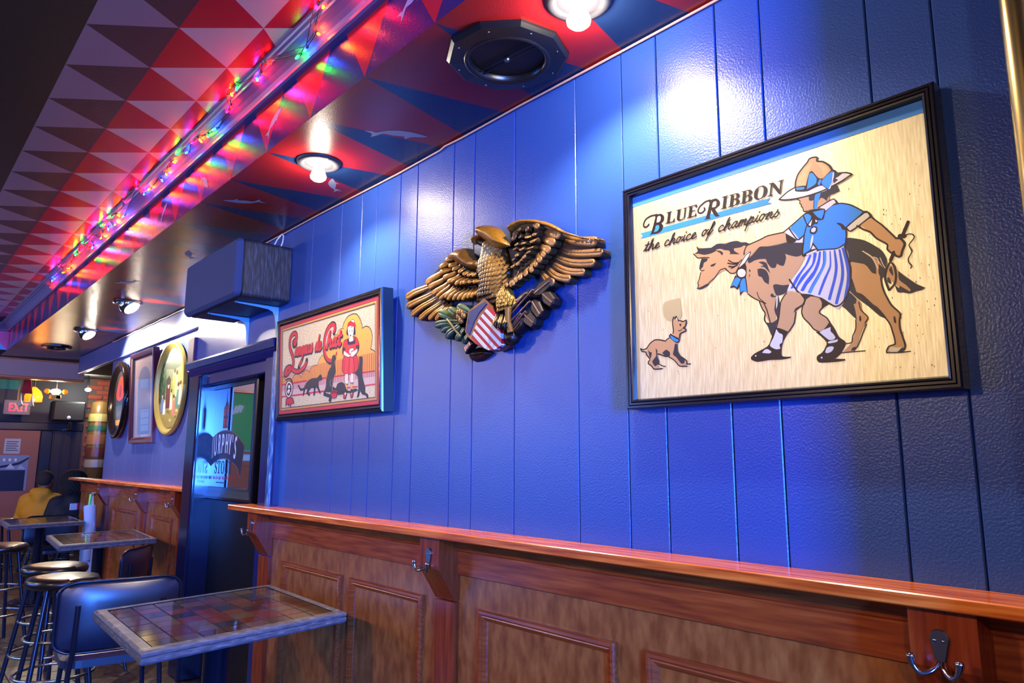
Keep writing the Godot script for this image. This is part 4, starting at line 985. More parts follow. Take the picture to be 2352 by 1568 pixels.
func room() -> void:
	# floor: dark tiles, built singly where the picture looks down on them
	var fl := struct("floor")
	obj("slab", span(Vector3(-13.2, -0.1, -2.4), Vector3(3.6, -0.012, 4.6)), M.grout, fl)
	var tiles: Array = []
	for k in 3: tiles.append(bx(Vector3(0, -0.006, 0), Vector3(0.296, 0.012, 0.296), 0.003))
	for i in range(0, 24):
		for j in range(0, 6):
			var t := obj("tile", tiles[(i * 7 + j * 3) % 3], M.floor_tile, fl)
			t.position = Vector3(-10.5 + i * 0.3, rng.randf_range(-0.001, 0.001), 0.05 + j * 0.3)
	# the panelled wall: boards of random width between V-grooves
	var wb := struct("wall_back")
	obj("backing", span(Vector3(-3.80, 0, -0.10), Vector3(1.3, 2.70, -0.013)), M.groove_glint, wb)
	obj("backing", span(Vector3(-5.03, 1.83, -0.10), Vector3(-3.80, 2.70, -0.013)), M.groove_glint, wb)
	var xs := [-3.72, -3.36, -3.055, -2.863, -2.73, -2.537, -2.406, -2.155, -2.025, -1.797, -1.503, -1.311, -1.18, -0.982, -0.852, -0.593, -0.46, -0.28, 0.03, 0.34, 0.65, 0.96, 1.3]
	for i in xs.size() - 1:
		obj("panel", span(Vector3(xs[i] + 0.0016, 0.95, -0.013), Vector3(xs[i + 1] - 0.0016, 2.57, 0.0), 0.0022), M.blue_wall, wb)
	obj("panel", span(Vector3(-5.03, 1.83, -0.013), Vector3(-3.7215, 2.57, 0.0), 0.002), M.blue_wall, wb)
	# left wall, set back beyond the door
	var wl := struct("wall_left")
	obj("wall_return", span(Vector3(-5.035, 0, -0.40), Vector3(-5.03, 2.57, 0.0)), M.blue_wall, wb)
	obj("backing", span(Vector3(-8.52, 0, -0.42), Vector3(-5.03, 2.58, -0.285)), M.groove_glint, wl)
	var lx := [-8.52, -8.1, -7.72, -7.4, -7.10, -6.839, -6.575, -6.21, -5.9, -5.6, -5.3, -5.036]
	for i in lx.size() - 1:
		obj("panel", span(Vector3(lx[i] + 0.001, 0.9, -0.285), Vector3(lx[i + 1] - 0.001, 2.365, -0.27), 0.002), M.blue_wall_far, wl)
	wl = struct("wall_corner")
	obj("end_face", span(Vector3(-8.56, 0, -1.9), Vector3(-8.52, 2.37, -0.27)), M.blue_wall_far, wl)
	var pel := struct("trim_1")
	obj("pelmet_board", span(Vector3(-10.17, 2.365, -0.30), Vector3(-5.036, 2.572, -0.245), 0.004), M.blue_wall_far, pel)
	obj("pelmet_lip", span(Vector3(-8.6, 2.355, -0.27), Vector3(-5.036, 2.372, -0.236), 0.003), M.blue_wall_far, pel)
	obj("alcove_soffit", span(Vector3(-10.17, 2.37, -1.9), Vector3(-8.56, 2.42, -0.30)), mat("soffit_brown", "4a2c20", 0.8, 0.0, 0.2), pel)
	# ceilings
	var ce := struct("ceiling")
	obj("slab", span(Vector3(-13.2, 3.0, -2.4), Vector3(3.6, 3.1, 4.6)), M.dark_ceiling, ce)
	obj("soffit_core", span(Vector3(-10.1, CEIL + 0.004, -2.4), Vector3(3.5, 3.0, SOF - 0.004)), M.dark_ceiling, ce)
	obj("soffit_core", span(Vector3(-13.1, CEIL + 0.004, -2.4), Vector3(-10.105, 3.0, 4.5)), M.dark_ceiling, ce)
	obj("soffit_core", span(Vector3(-10.1, CEIL, 3.2), Vector3(3.5, 3.0, 4.5)), M.dark_ceiling, ce)
	ceiling_paint(ce)
	# the rest of the shell
	var wf := struct("wall_front")
	var fw := mat("front_wall", "4a352a", 0.6)
	obj("wall_below", span(Vector3(-13.1, 0, 4.5), Vector3(3.6, 0.9, 4.6)), fw, wf)
	obj("wall_above", span(Vector3(-13.1, 2.3, 4.5), Vector3(3.6, 3.0, 4.6)), fw, wf)
	obj("wall_beside", span(Vector3(-13.1, 0.9, 4.5), Vector3(-8.4, 2.3, 4.6)), fw, wf)
	obj("wall_beside", span(Vector3(-4.8, 0.9, 4.5), Vector3(3.6, 2.3, 4.6)), fw, wf)
	var wr := struct("wall_right")
	var rw := mat("right_wall", "46403e", 0.7)
	obj("wall_below", span(Vector3(3.45, 0, -0.1), Vector3(3.55, 0.70, 4.5)), rw, wr)
	obj("wall_above", span(Vector3(3.45, 2.24, -0.1), Vector3(3.55, 3.0, 4.5)), rw, wr)
	obj("wall_beside", span(Vector3(3.45, 0.88, -0.1), Vector3(3.55, 2.24, 1.95)), rw, wr)
	obj("wall_beside", span(Vector3(3.45, 0.88, 2.65), Vector3(3.55, 2.24, 4.5)), rw, wr)
	obj("pier", span(Vector3(-0.10, 0, 0.0), Vector3(0.25, CEIL, 0.33), 0.01), M.black_paint, wr)
	obj("back_return", span(Vector3(1.3, 0, -0.1), Vector3(3.45, 2.7, 0.0)), rw, wr)
	var wi := struct("window_1")
	var wfm := mat("window_wood", "3c1d10", 0.4)
	var fb := B.new()
	fb.xf = Transform3D(Basis(Vector3(0, 0, 1), Vector3(0, 1, 0), Vector3(-1, 0, 0)), Vector3(3.45, 0, 0))
	fb.frame(1.95, 2.65, 0.70, 2.26, [Vector2(0, -0.08), Vector2(0, 0.02), Vector2(0.06, 0.02), Vector2(0.06, -0.08)])
	obj("window_frame", fb.done(), wfm, wi)
	obj("glass", span(Vector3(3.495, 0.72, 1.98), Vector3(3.499, 2.22, 2.62)), M.pane, wi)
	wi = struct("added_window_3")  # unseen window added to carry the side daylight
	fb = B.new()
	fb.xf = Transform3D(Basis(Vector3(-1, 0, 0), Vector3(0, 1, 0), Vector3(0, 0, -1)), Vector3(0, 0, 4.5))
	fb.frame(4.8, 8.4, 0.9, 2.3, [Vector2(0, -0.08), Vector2(0, 0.02), Vector2(0.06, 0.02), Vector2(0.06, -0.08)])
	obj("window_frame", fb.done(), wfm, wi)
	obj("glass", span(Vector3(-8.36, 0.92, 4.545), Vector3(-4.84, 2.28, 4.549)), M.pane, wi)
	door()

func ceiling_paint(ce: Node3D) -> void:
	var red := lin("82191c")
	var blue := lin("1a2a4a")
	# lower ceiling, seen from below: red triangles stand on the outer edge, blue ones on the wall
	var b := B.new()
	b.xf = Transform3D(Basis(Vector3(1, 0, 0), Vector3(0, 0, 1), Vector3(0, -1, 0)), Vector3(0, CEIL, 0))
	var per := 0.395
	for k in range(-11, 25):
		var e0 := -1.575 - per * k
		var e1 := e0 - per
		var w0 := -1.375 - per * k
		var w1 := w0 - per
		if e1 < -10.95: continue
		b.col = blue
		b.tri(Vector3(e0, SOF, 0), Vector3(w0, -0.3, 0), Vector3(w1, -0.3, 0))
		b.col = red
		b.tri(Vector3(e0, SOF, 0), Vector3(w1, -0.3, 0), Vector3(e1, SOF, 0))
	obj("soffit_paint", b.done(), M.paint, ce)
	# the face between the lower and the upper ceiling
	b = B.new()
	b.xf = Transform3D(Basis.IDENTITY, Vector3(0, 0, SOF))
	for k in range(-11, 22):
		var e0 := -1.575 - per * k
		var e1 := e0 - per
		b.col = lin("241c4c")
		b.tri(Vector3(e1, CEIL, 0), Vector3(e0, CEIL, 0), Vector3((e0 + e1) * 0.5, TOP, 0))
		b.col = lin("a01626")
		b.tri(Vector3(e0, CEIL, 0), Vector3(e0 + per * 0.5, TOP, 0), Vector3(e0 - per * 0.5, TOP, 0))
	obj("coffer_face_paint", b.done(), M.paint, ce)
	# far end of the coffer
	b = B.new()
	b.xf = Transform3D(Basis(Vector3(0, 0, -1), Vector3(0, 1, 0), Vector3(1, 0, 0)), Vector3(-10.1, 0, 0))
	for k in range(0, 8):
		var z0 := -0.51 - k * 0.36
		b.col = lin("2f86c0")
		b.tri(Vector3(z0 - 0.36, CEIL, 0), Vector3(z0, CEIL, 0), Vector3(z0 - 0.30, TOP, 0))
		b.col = lin("a0306a")
		b.quad(Vector3(z0, CEIL, 0), Vector3(z0, TOP, 0), Vector3(z0 - 0.30, TOP, 0), Vector3(z0, CEIL, 0))
		b.tri(Vector3(z0 - 0.36, CEIL, 0), Vector3(z0 - 0.30, TOP, 0), Vector3(z0 - 0.36, TOP, 0))
	obj("coffer_end_paint", b.done(), M.paint, ce)
	# upper ceiling: rows of triangles
	b = B.new()
	b.xf = Transform3D(Basis(Vector3(1, 0, 0), Vector3(0, 0, 1), Vector3(0, -1, 0)), Vector3(0, TOP, 0))
	var q := 0.362
	for k in range(-16, 22):
		var c0 := -2.607 - q * k
		var c1 := c0 - q
		var t0 := c0 + 0.205
		var t1 := t0 - q
		var d0 := c0 - 0.20
		var d1 := d0 - q
		var f0 := t0 + 0.17
		if c1 < -10.2: continue
		b.col = lin("c09a8c")
		b.tri(Vector3(c0, 0.92, 0), Vector3(t0, 0.69, 0), Vector3(t1, 0.69, 0))
		b.tri(Vector3(t0, 0.69, 0), Vector3(f0, 0.5, 0), Vector3(f0 - q, 0.5, 0))
		b.col = lin("b01622")
		b.tri(Vector3(c0, 0.92, 0), Vector3(t1, 0.69, 0), Vector3(c1, 0.92, 0))
		b.tri(Vector3(t0, 0.69, 0), Vector3(f0 - q, 0.5, 0), Vector3(t1, 0.69, 0))
		b.col = lin("8a6e6c")
		b.tri(Vector3(d0, 1.18, 0), Vector3(c1, 0.92, 0), Vector3(d1, 1.18, 0))
		b.col = lin("4e3430")
		b.tri(Vector3(d0, 1.18, 0), Vector3(c0, 0.92, 0), Vector3(c1, 0.92, 0))
	b.col = lin("33281f")
	b.quad(Vector3(-10.1, 1.18, 0), Vector3(3.5, 1.18, 0), Vector3(3.5, 3.2, 0), Vector3(-10.1, 3.2, 0))
	obj("coffer_paint", b.done(), M.paint, ce)
	obj("coffer_core", span(Vector3(-10.1, TOP + 0.004, SOF - 0.01), Vector3(3.5, 3.0, 3.2)), M.dark_ceiling, ce)
	# pale fish painted over the pattern
	var ink := Ink.new()
	var fish := pv([0, 0, 60, 30, 130, 42, 200, 30, 262, 0, 275, -8, 262, -18, 190, -28, 150, -60, 150, -28, 90, -22, 40, -8, 0, -40, -30, -62, -22, -20, -60, 12, -20, 10])
	var pale := lin("7f8494")
	for f: Array in [[-2.30, 0.27, 0.72, -1.0], [-3.35, 0.30, 0.6, 2.2], [-4.6, 0.22, 0.6, 0.4], [-5.5, 0.3, 0.7, 2.6], [-2.95, 0.10, 0.5, 0.6]]:
		var t := Transform2D(f[3], Vector2(f[0], f[1])) * Transform2D(0.0, Vector2(f[2], f[2]), 0.0, Vector2.ZERO)
		ink.fill(t * fish, pale)
	ink.b.xf = Transform3D.IDENTITY
	var o := obj("soffit_fish", ink.b.done(), M.paint_flat, ce)
	o.transform = Transform3D(Basis(Vector3(1, 0, 0), Vector3(0, 0, 1), Vector3(0, -1, 0)), Vector3(0, CEIL - 0.0006, 0))
	ink = Ink.new()
	for f: Array in [[-2.75, 2.66, 0.5, 0.5], [-3.55, 2.70, 0.45, -0.6], [-4.2, 2.66, 0.4, 0.7], [-1.75, 2.70, 0.5, 0.3]]:
		var t := Transform2D(f[3], Vector2(f[0], f[1])) * Transform2D(0.0, Vector2(f[2], f[2]), 0.0, Vector2.ZERO)
		ink.fill(t * fish, pale)
	o = obj("coffer_fish", ink.b.done(), M.paint_flat, ce)
	o.position = Vector3(0, 0, SOF + 0.0006)
	# cornice round the coffer
	var cr := struct("trim_2")
	var prof := [Vector2(0.0, 2.790), Vector2(0.020, 2.790), Vector2(0.028, 2.796), Vector2(0.030, 2.806), Vector2(0.026, 2.812), Vector2(0.034, 2.822), Vector2(0.050, 2.836), Vector2(0.070, 2.848), Vector2(0.080, 2.851), Vector2(0.084, 2.858), Vector2(0.094, 2.861), Vector2(0.098, 2.868), Vector2(0.098, 2.880), Vector2(0.0, 2.880)]
	b = B.new()
	b.sweep(prof, Vector3(3.5, 0, SOF), Vector3(-10.1, 0, SOF), Vector3(0, 0, 1), Vector3.UP)
	obj("cornice", b.done(), M.crown, cr)
	b = B.new()
	b.sweep(prof, Vector3(-10.1, 0, SOF), Vector3(-10.1, 0, 3.2), Vector3(1, 0, 0), Vector3.UP)
	obj("cornice", b.done(), M.crown, cr)

func door() -> void:
	var d := struct("door_1")
	var tr: Material = M.blue_trim
	obj("jamb", span(Vector3(-5.02, 0, -0.10), Vector3(-4.80, 1.90, 0.034), 0.008), M.navy_gloss, d)
	obj("jamb_bead", span(Vector3(-4.835, 0, 0.03), Vector3(-4.795, 1.86, 0.05), 0.008), M.navy_gloss, d)
	obj("jamb", span(Vector3(-3.79, 0, -0.10), Vector3(-3.615, 1.90, 0.034), 0.008), tr, d)
	obj("jamb_bead", span(Vector3(-3.665, 1.0, 0.03), Vector3(-3.62, 1.90, 0.048), 0.010), M.worn_lit_blue, d)
	var b := B.new()
	b.sweep([Vector2(0, 1.965), Vector2(0.062, 1.965), Vector2(0.066, 1.955), Vector2(0.060, 1.918), Vector2(0.050, 1.914), Vector2(0.052, 1.905), Vector2(0.036, 1.872), Vector2(0.020, 1.868), Vector2(0, 1.868)], Vector3(-5.03, 0, 0.0), Vector3(-3.63, 0, 0.0), Vector3(0, 0, 1), Vector3.UP)
	obj("header_moulding", b.done(), tr, d)
	obj("header_board", span(Vector3(-4.81, 1.80, -0.10), Vector3(-3.785, 1.875, 0.012), 0.006), tr, d)
	obj("door_leaf", span(Vector3(-5.0, 0.01, -0.125), Vector3(-3.785, 1.80, -0.085), 0.003), M.black_gloss, d)
	obj("stop_bead", span(Vector3(-3.85, 0.01, -0.09), Vector3(-3.79, 1.80, -0.02), 0.01), M.navy_gloss, d)
	obj("casing_stub", span(Vector3(-5.16, 1.93, -0.03), Vector3(-5.036, 2.15, 0.02), 0.006), mat("maroon", "55204c", 0.4), d)
	# skirting of the header return, the far side of the door post
	obj("post_return", span(Vector3(-5.05, 0, -0.30), Vector3(-5.02, 1.97, 0.02), 0.004), M.navy_gloss, d)
# ------------------------------------------------------------------ lamps, vent, string of lights, pole, wainscot
func fittings() -> void:
	downlight(Vector3(-2.711, CEIL, 0.30), "white ceiling downlight with a glowing bulb, above the carved eagle", 1.7)
	downlight(Vector3(-1.224, CEIL, 0.28), "white ceiling downlight at the top edge, beside the round black vent", 1.9)
	gimbal(Vector3(-6.30, CEIL, 0.16), "tilting chrome spotlight in the ceiling, nearer of the two before the dark wooden beam", 3.0)
	gimbal(Vector3(-8.0, CEIL, 0.12), "tilting chrome spotlight in the ceiling, farther of the two before the dark wooden beam", 3.0)
	vent(Vector3(-1.56, CEIL, 0.245), 0.192, "round black ceiling vent with crossbars, in front of the downlight")
	vent(Vector3(-9.4, CEIL, 0.13), 0.15, "far black ceiling vent near the wooden beam, edge on")
	# unseen lamps added for warm fill on the far side of the room
	for k in 4:
		var x := 1.2 - k * 3.4
		var o := thing("fill_lamp", ["added opal fill lamp nearest the street window", "added opal fill lamp second from the street window", "added opal fill lamp third from the street window", "added opal fill lamp farthest from the street window"][k], "lamp", Vector3(x, CEIL, 3.6), 0.0, "added fill lamps on the far soffit")
		var b := B.new()
		b.lathe([Vector2(0, -0.06), Vector2(0.07, -0.05), Vector2(0.10, -0.02), Vector2(0.10, 0.0), Vector2(0, 0.0)], 20)
		obj("shade", b.done(), M.bulb_glow if M.has("bulb_glow") else glow("bulb_glow", Color(1.0, 0.93, 0.82), 5.0), o)
		lamp(Vector3(x, CEIL - 0.09, 3.6), Color(1.0, 0.86, 0.68), 3.6, 0.08)
	string_lights()
	# metal pole at the right edge
	var pole := thing("pole", "polished metal pole standing against the wall at the right edge", "pole", Vector3(-0.259, 0, 0.234))
	var pb := B.new()
	pb.lathe([Vector2(0.03, 0.0), Vector2(0.03, CEIL)], 32)
	obj("shaft", pb.done(), M.brass, pole)
	pb = B.new()
	pb.lathe([Vector2(0.03, 0.0), Vector2(0.06, 0.0), Vector2(0.06, 0.006), Vector2(0.034, 0.03), Vector2(0.03, 0.03)], 32)
	obj("floor_flange", pb.done(), M.brass, pole)
	# loose cable in the corner between wall and ceiling
	var cp: Array = []
	for p: Array in [[-0.6, 2.572], [-1.0, 2.571], [-1.42, 2.570], [-1.76, 2.572], [-2.1, 2.568], [-2.21, 2.571], [-2.24, 2.564], [-2.55, 2.560], [-2.9, 2.564], [-3.3, 2.568], [-3.7, 2.566], [-4.1, 2.568], [-5.0, 2.569]]:
		cp.append(Vector3(p[0], p[1] - 0.004, 0.008))
	var cab := thing("cable", "thin pale cable tacked along the top of the blue wall", "cable", Vector3(-3, 2.56, 0.008))
	var cb := B.new()
	cb.xf = Transform3D(Basis.IDENTITY, -Vector3(-3, 2.56, 0.008))
	cb.tube(cp, 0.0042, 8)
	obj("wire", cb.done(), M.wire, cab)
	for k: Array in [[Vector3(-3.72, 2.562, 0.012), Vector3(-3.74, 2.53, 0.03), Vector3(-3.73, 2.49, 0.05), Vector3(-3.76, 2.465, 0.08)], [Vector3(-3.72, 2.562, 0.012), Vector3(-3.68, 2.54, 0.02), Vector3(-3.665, 2.50, 0.03), Vector3(-3.67, 2.463, 0.04)]]:
		cb = B.new()
		cb.xf = Transform3D(Basis.IDENTITY, -Vector3(-3, 2.56, 0.008))
		cb.tube(k, 0.004, 6)
		obj("tie", cb.done(), M.zip_tie, cab)
	cp = []
	for i in 30: cp.append(Vector3(-8.5 + i * 0.12, 2.562 - 0.006 * absf(sin(i * 0.9)), -0.238))
	cab = thing("cable", "thin copper coloured cable along the top of the far wall panel", "cable", Vector3(-7, 2.56, -0.238))
	cb = B.new()
	cb.xf = Transform3D(Basis.IDENTITY, -Vector3(-7, 2.56, -0.238))
	cb.tube(cp, 0.006, 8)
	obj("wire", cb.done(), M.wire, cab)
	wainscot()

func downlight(at: Vector3, label: String, e: float) -> void:
	var o := thing("downlight", label, "lamp", at, 0.0, "ceiling downlights")
	if not M.has("bulb_glow"): glow("bulb_glow", Color(1.0, 0.93, 0.82), 6.0)
	if not M.has("white_enamel"): mat("white_enamel", "2c2c32", 0.5)
	var b := B.new()
	b.lathe([Vector2(0.058, 0.0), Vector2(0.062, -0.010), Vector2(0.075, -0.014), Vector2(0.088, -0.010), Vector2(0.092, 0.0)], 32)
	obj("trim_ring", b.done(), M.white_enamel, o)
	b = B.new()
	b.lathe([Vector2(0.0, -0.006), Vector2(0.06, -0.006)], 24)
	obj("baffle", b.done(), M.white_enamel, o)
	b = B.new()
	b.lathe([Vector2(0.0, -0.084), Vector2(0.022, -0.081), Vector2(0.032, -0.072), Vector2(0.034, -0.062), Vector2(0.026, -0.040), Vector2(0.018, -0.012), Vector2(0.0, -0.012)], 24)
	obj("bulb", b.done(), M.bulb_glow, o)
	beam(at + Vector3(0, -0.066, 0), Vector3.DOWN, Color(1.0, 0.93, 0.84), e)
	lamp(at + Vector3(0, -0.062, 0), Color(1.0, 0.93, 0.84), e * 0.16, 0.03)

func beam(at: Vector3, towards: Vector3, c: Color, e: float) -> void:
	var l := SpotLight3D.new()
	l.name = numbered("downlight_beam")
	l.light_color = c
	l.light_energy = e
	l.light_size = 0.03
	l.spot_angle = 70.0
	l.spot_angle_attenuation = 0.55
	l.spot_range = 30.0
	l.spot_attenuation = 2.0
	l.shadow_enabled = true
	add_child(l, true)
	l.look_at_from_position(at, at + towards, Vector3.RIGHT)

func gimbal(at: Vector3, label: String, e: float) -> void:
	var o := thing("spotlight", label, "lamp", at, 0.0, "tilting ceiling spotlights")
	var b := B.new()
	b.lathe([Vector2(0.07, 0.0), Vector2(0.075, -0.012), Vector2(0.105, -0.012), Vector2(0.11, 0.0)], 28)
	obj("trim_ring", b.done(), M.steel, o)
	var tip := Basis(Vector3(0, 0, 1), 0.62) * Basis(Vector3(1, 0, 0), 0.45)
	b = B.new()
	b.xf = Transform3D(tip, Vector3(0, -0.005, 0))
	b.lathe([Vector2(0.058, -0.062), Vector2(0.075, -0.045), Vector2(0.08, -0.01), Vector2(0.06, 0.02), Vector2(0.0, 0.02)], 28)
	obj("housing", b.done(), M.chrome, o)
	b = B.new()
	b.xf = Transform3D(tip, Vector3(0, -0.005, 0))
	b.lathe([Vector2(0.0, -0.070), Vector2(0.05, -0.068), Vector2(0.062, -0.061), Vector2(0.0, -0.03)], 24)
	obj("bulb", b.done(), M.bulb_glow, o)
	beam(at + Vector3(0, -0.005, 0) + tip * Vector3(0, -0.06, 0), tip * Vector3.DOWN, Color(1.0, 0.93, 0.84), e)

func vent(at: Vector3, r: float, label: String) -> void:
	var o := thing("ceiling_vent", label, "vent", at, 0.12, "black ceiling vents")
	var b := B.new()
	b.lathe([Vector2(r * 0.66, 0.0), Vector2(r * 0.64, -0.012), Vector2(r * 0.68, -0.022), Vector2(r * 0.95, -0.018), Vector2(r, -0.008), Vector2(r, 0.0)], 10, false)
	obj("flange", b.done(), M.black_paint, o)
	b = B.new()
	b.lathe([Vector2(r * 0.60, -0.004), Vector2(r * 0.61, -0.020), Vector2(r * 0.66, -0.026), Vector2(r * 0.71, -0.020), Vector2(r * 0.71, -0.01)], 36)
	obj("rim", b.done(), M.black_paint, o)
	b = B.new()
	b.lathe([Vector2(0.0, -0.003), Vector2(r * 0.66, -0.003)], 36)
	obj("throat", b.done(), mat("throat_black", "050506", 0.5), o)
	for s in 2:
		b = B.new()
		var off := -0.009 + 0.018 * s
		b.tube([Vector3(-r * 0.6, -0.014, off - 0.004), Vector3(r * 0.6, -0.014, off + 0.004)], 0.0028, 8)
		obj("crossbar", b.done(), M.black_paint, o)
	b = B.new()
	b.lathe([Vector2(0.0, -0.022), Vector2(0.008, -0.02), Vector2(0.009, -0.006), Vector2(0.0, -0.006)], 12)
	obj("hub_screw", b.done(), M.steel, o)
	for k in 8:
		b = B.new()
		var a := TAU * (k + 0.5) / 8
		b.ball(Vector3(cos(a) * r * 0.84, -0.020, sin(a) * r * 0.84), Vector3(0.0035, 0.002, 0.0035), 8)
		obj("screw", b.done(), M.steel, o)

func string_lights() -> void:
	var o := thing("string_lights", "string of small coloured fairy lights along the ceiling cornice", "lights", Vector3(-4, 2.82, 0.56))
	var hue := {"r": Color(1.0, 0.05, 0.03), "o": Color(1.0, 0.32, 0.04), "m": Color(1.0, 0.06, 0.35), "b": Color(0.10, 0.28, 1.0), "g": Color(0.06, 0.9, 0.20)}
	var power := {"r": 0.030, "o": 0.026, "m": 0.020, "b": 0.014, "g": 0.014}
	for k: String in hue: glow("fairy_light_" + {"r": "red", "o": "amber", "m": "magenta", "b": "blue", "g": "green"}[k], hue[k], 22.0)
	var shape := B.new()
	shape.lathe([Vector2(0.0, -0.015), Vector2(0.004, -0.012), Vector2(0.0052, -0.003), Vector2(0.0042, 0.006), Vector2(0.0, 0.009)], 10)
	var bulb := shape.done()
	shape = B.new()
	shape.lathe([Vector2(0.0, 0.004), Vector2(0.0042, 0.004), Vector2(0.0045, 0.020), Vector2(0.0, 0.021)], 8)
	var cup := shape.done()
	var all: Array = BULBS.duplicate()
	for k in 14: all.append([["r", "o", "m", "b", "g"][(k * 3) % 5], -1.95 + k * 0.24, 2.83, 0.576])      # on past the top edge of the picture
	var wire: Array = []
	for r: Array in all:
		var at := Vector3(r[1], r[2], r[3])
		var turn := Basis(Vector3(1, 0, 0), rng.randf_range(-1.2, 1.2)) * Basis(Vector3(0, 0, 1), rng.randf_range(-1.4, 1.4))
		var m := obj("bulb", bulb, M["fairy_light_" + {"r": "red", "o": "amber", "m": "magenta", "b": "blue", "g": "green"}[r[0]]], o)
		m.transform = Transform3D(turn, at - o.position)
		var c := obj("socket", cup, M.wire_green, o)
		c.transform = m.transform
		var l := lamp(at, hue[r[0]], power[r[0]], 0.011)
		l.name = "fairy_lamp_%03d" % all.find(r)
		wire.append(at + turn * Vector3(0, 0.02, 0))
	wire.sort_custom(func(a: Vector3, b: Vector3) -> bool: return a.x > b.x)
	for s in 3:
		var pts: Array = []
		for i in range(s % 2, wire.size(), 1 + s % 2):
			var p: Vector3 = wire[i]
			pts.append((p if s == 0 else p + Vector3(rng.randf_range(-0.02, 0.02), rng.randf_range(-0.012, 0.006), rng.randf_range(-0.004, 0.012))) - o.position)
		var b := B.new()
		b.tube(pts, 0.0017, 5)
		obj("wire", b.done(), M.wire_green, o)

func hook(at: Vector3, label: String) -> void:
	var o := thing("coat_hook", label, "coat hook", at, 0.0, "metal coat hooks under the ledges")
	var poly := PackedVector2Array()
	for k in 17:
		var a := PI * k / 16
		poly.append(Vector2(cos(a) * 0.0165, 0.012 + sin(a) * 0.020))
	poly.append(Vector2(-0.0085, -0.022))
	poly.append(Vector2(-0.007, -0.032))
	poly.append(Vector2(0.007, -0.032))
	poly.append(Vector2(0.0085, -0.022))
	var b := B.new()
	b.prism(poly, 0.0, 0.0055, 0.0015)
	obj("plate", b.done(), M.steel, o)
	for s: int in [-1, 1]:
		b = B.new()
		var pts: Array = []
		var rad: Array = []
		for k in 13:
			var t := k / 12.0
			var a := lerpf(-0.2, 2.5, t)
			pts.append(Vector3(s * (0.004 + 0.036 * smoothstep(0.0, 1.0, t)), -0.030 - 0.014 * sin(minf(a, PI) * 1.15) + 0.018 * maxf(0.0, t - 0.62) * 2.6, 0.004 + 0.030 * sin(t * 1.7)))
			rad.append(0.0048 if t < 0.8 else 0.0048 + 0.0032 * (t - 0.8) * 5.0)
		b.tube(pts, rad, 10)
		b.ball(pts[12] + Vector3(0, 0.0, 0), Vector3(0.008, 0.0065, 0.008), 10)
		obj("prong", b.done(), M.chrome, o)
		b = B.new()
		b.ball(Vector3(s * 0.0075, 0.012, 0.0055), Vector3(0.0034, 0.0034, 0.002), 10)
		obj("screw", b.done(), M.steel, o)

func ledge(x0: float, x1: float, y: float, z: float, label: String) -> void:
	var o := thing("ledge", label, "ledge", Vector3((x0 + x1) * 0.5, y, z))
	var b := B.new()
	var w := (x1 - x0) * 0.5
	b.box(Vector3(0, -0.0125, 0.067), Vector3(w * 2, 0.025, 0.134), 0.0025)
	obj("board", b.done(), M.ledge, o)

func corbel_mesh() -> ArrayMesh:
	var b := B.new()
	# outline in (depth, height), extruded along x
	var pr := [Vector2(0.0, -0.01), Vector2(0.088, -0.01), Vector2(0.088, -0.115), Vector2(0.016, -0.225), Vector2(0.0, -0.225)]
	b.sweep(pr + [pr[0]], Vector3(0.0575, 0, 0), Vector3(-0.0575, 0, 0), Vector3(0, 0, 1), Vector3.UP, true)
	return b.done()

func panelling(x0: float, x1: float, y: float, z: float, stiles: Array, panels: Array, label: String, ledge_over: float) -> void:
	var o := thing("wainscot", label, "wainscot", Vector3((x0 + x1) * 0.5, 0, z))
	var off := -o.position
	var add := func(called: String, mesh: ArrayMesh, m: Material) -> MeshInstance3D:
		var r := obj(called, mesh, m, o)
		r.position = off
		return r
	var top := y - 0.025
	add.call("board", span(Vector3(x0, 0.0, z + 0.001), Vector3(x1, top, z + 0.014)), M.ply)
	var b := B.new()
	b.sweep([Vector2(0.014, top - 0.002), Vector2(0.060, top - 0.002), Vector2(0.058, top - 0.012), Vector2(0.046, top - 0.020), Vector2(0.036, top - 0.036), Vector2(0.032, top - 0.046), Vector2(0.026, top - 0.050), Vector2(0.026, top - 0.056), Vector2(0.014, top - 0.058), Vector2(0.014, top - 0.002)], Vector3(x0, 0, z), Vector3(x1, 0, z), Vector3(0, 0, 1), Vector3.UP)
	add.call("cove", b.done(), M.moulding_x)
	add.call("rail", span(Vector3(x0, top - 0.128, z + 0.012), Vector3(x1, top - 0.050, z + 0.024), 0.002), M.wood_x)
	for x: float in stiles:
		add.call("stile", span(Vector3(x - 0.0575, 0.0, z + 0.012), Vector3(x + 0.0575, top - 0.22, z + 0.036), 0.002), M.wood_y)
		var c := obj("corbel", corbel_mesh(), M.wood_y, o)
		c.position = off + Vector3(x, top + 0.009, z + 0.016)
	for p: Array in panels:
		b = B.new()
		b.frame(p[0], p[1], 0.16, p[2], [Vector2(0.0, z + 0.012), Vector2(0.0, z + 0.026), Vector2(0.004, z + 0.031), Vector2(0.012, z + 0.032), Vector2(0.018, z + 0.027), Vector2(0.021, z + 0.028), Vector2(0.027, z + 0.023), Vector2(0.033, z + 0.018), Vector2(0.036, z + 0.013)])
		add.call("panel_moulding", b.done(), M.moulding_x)

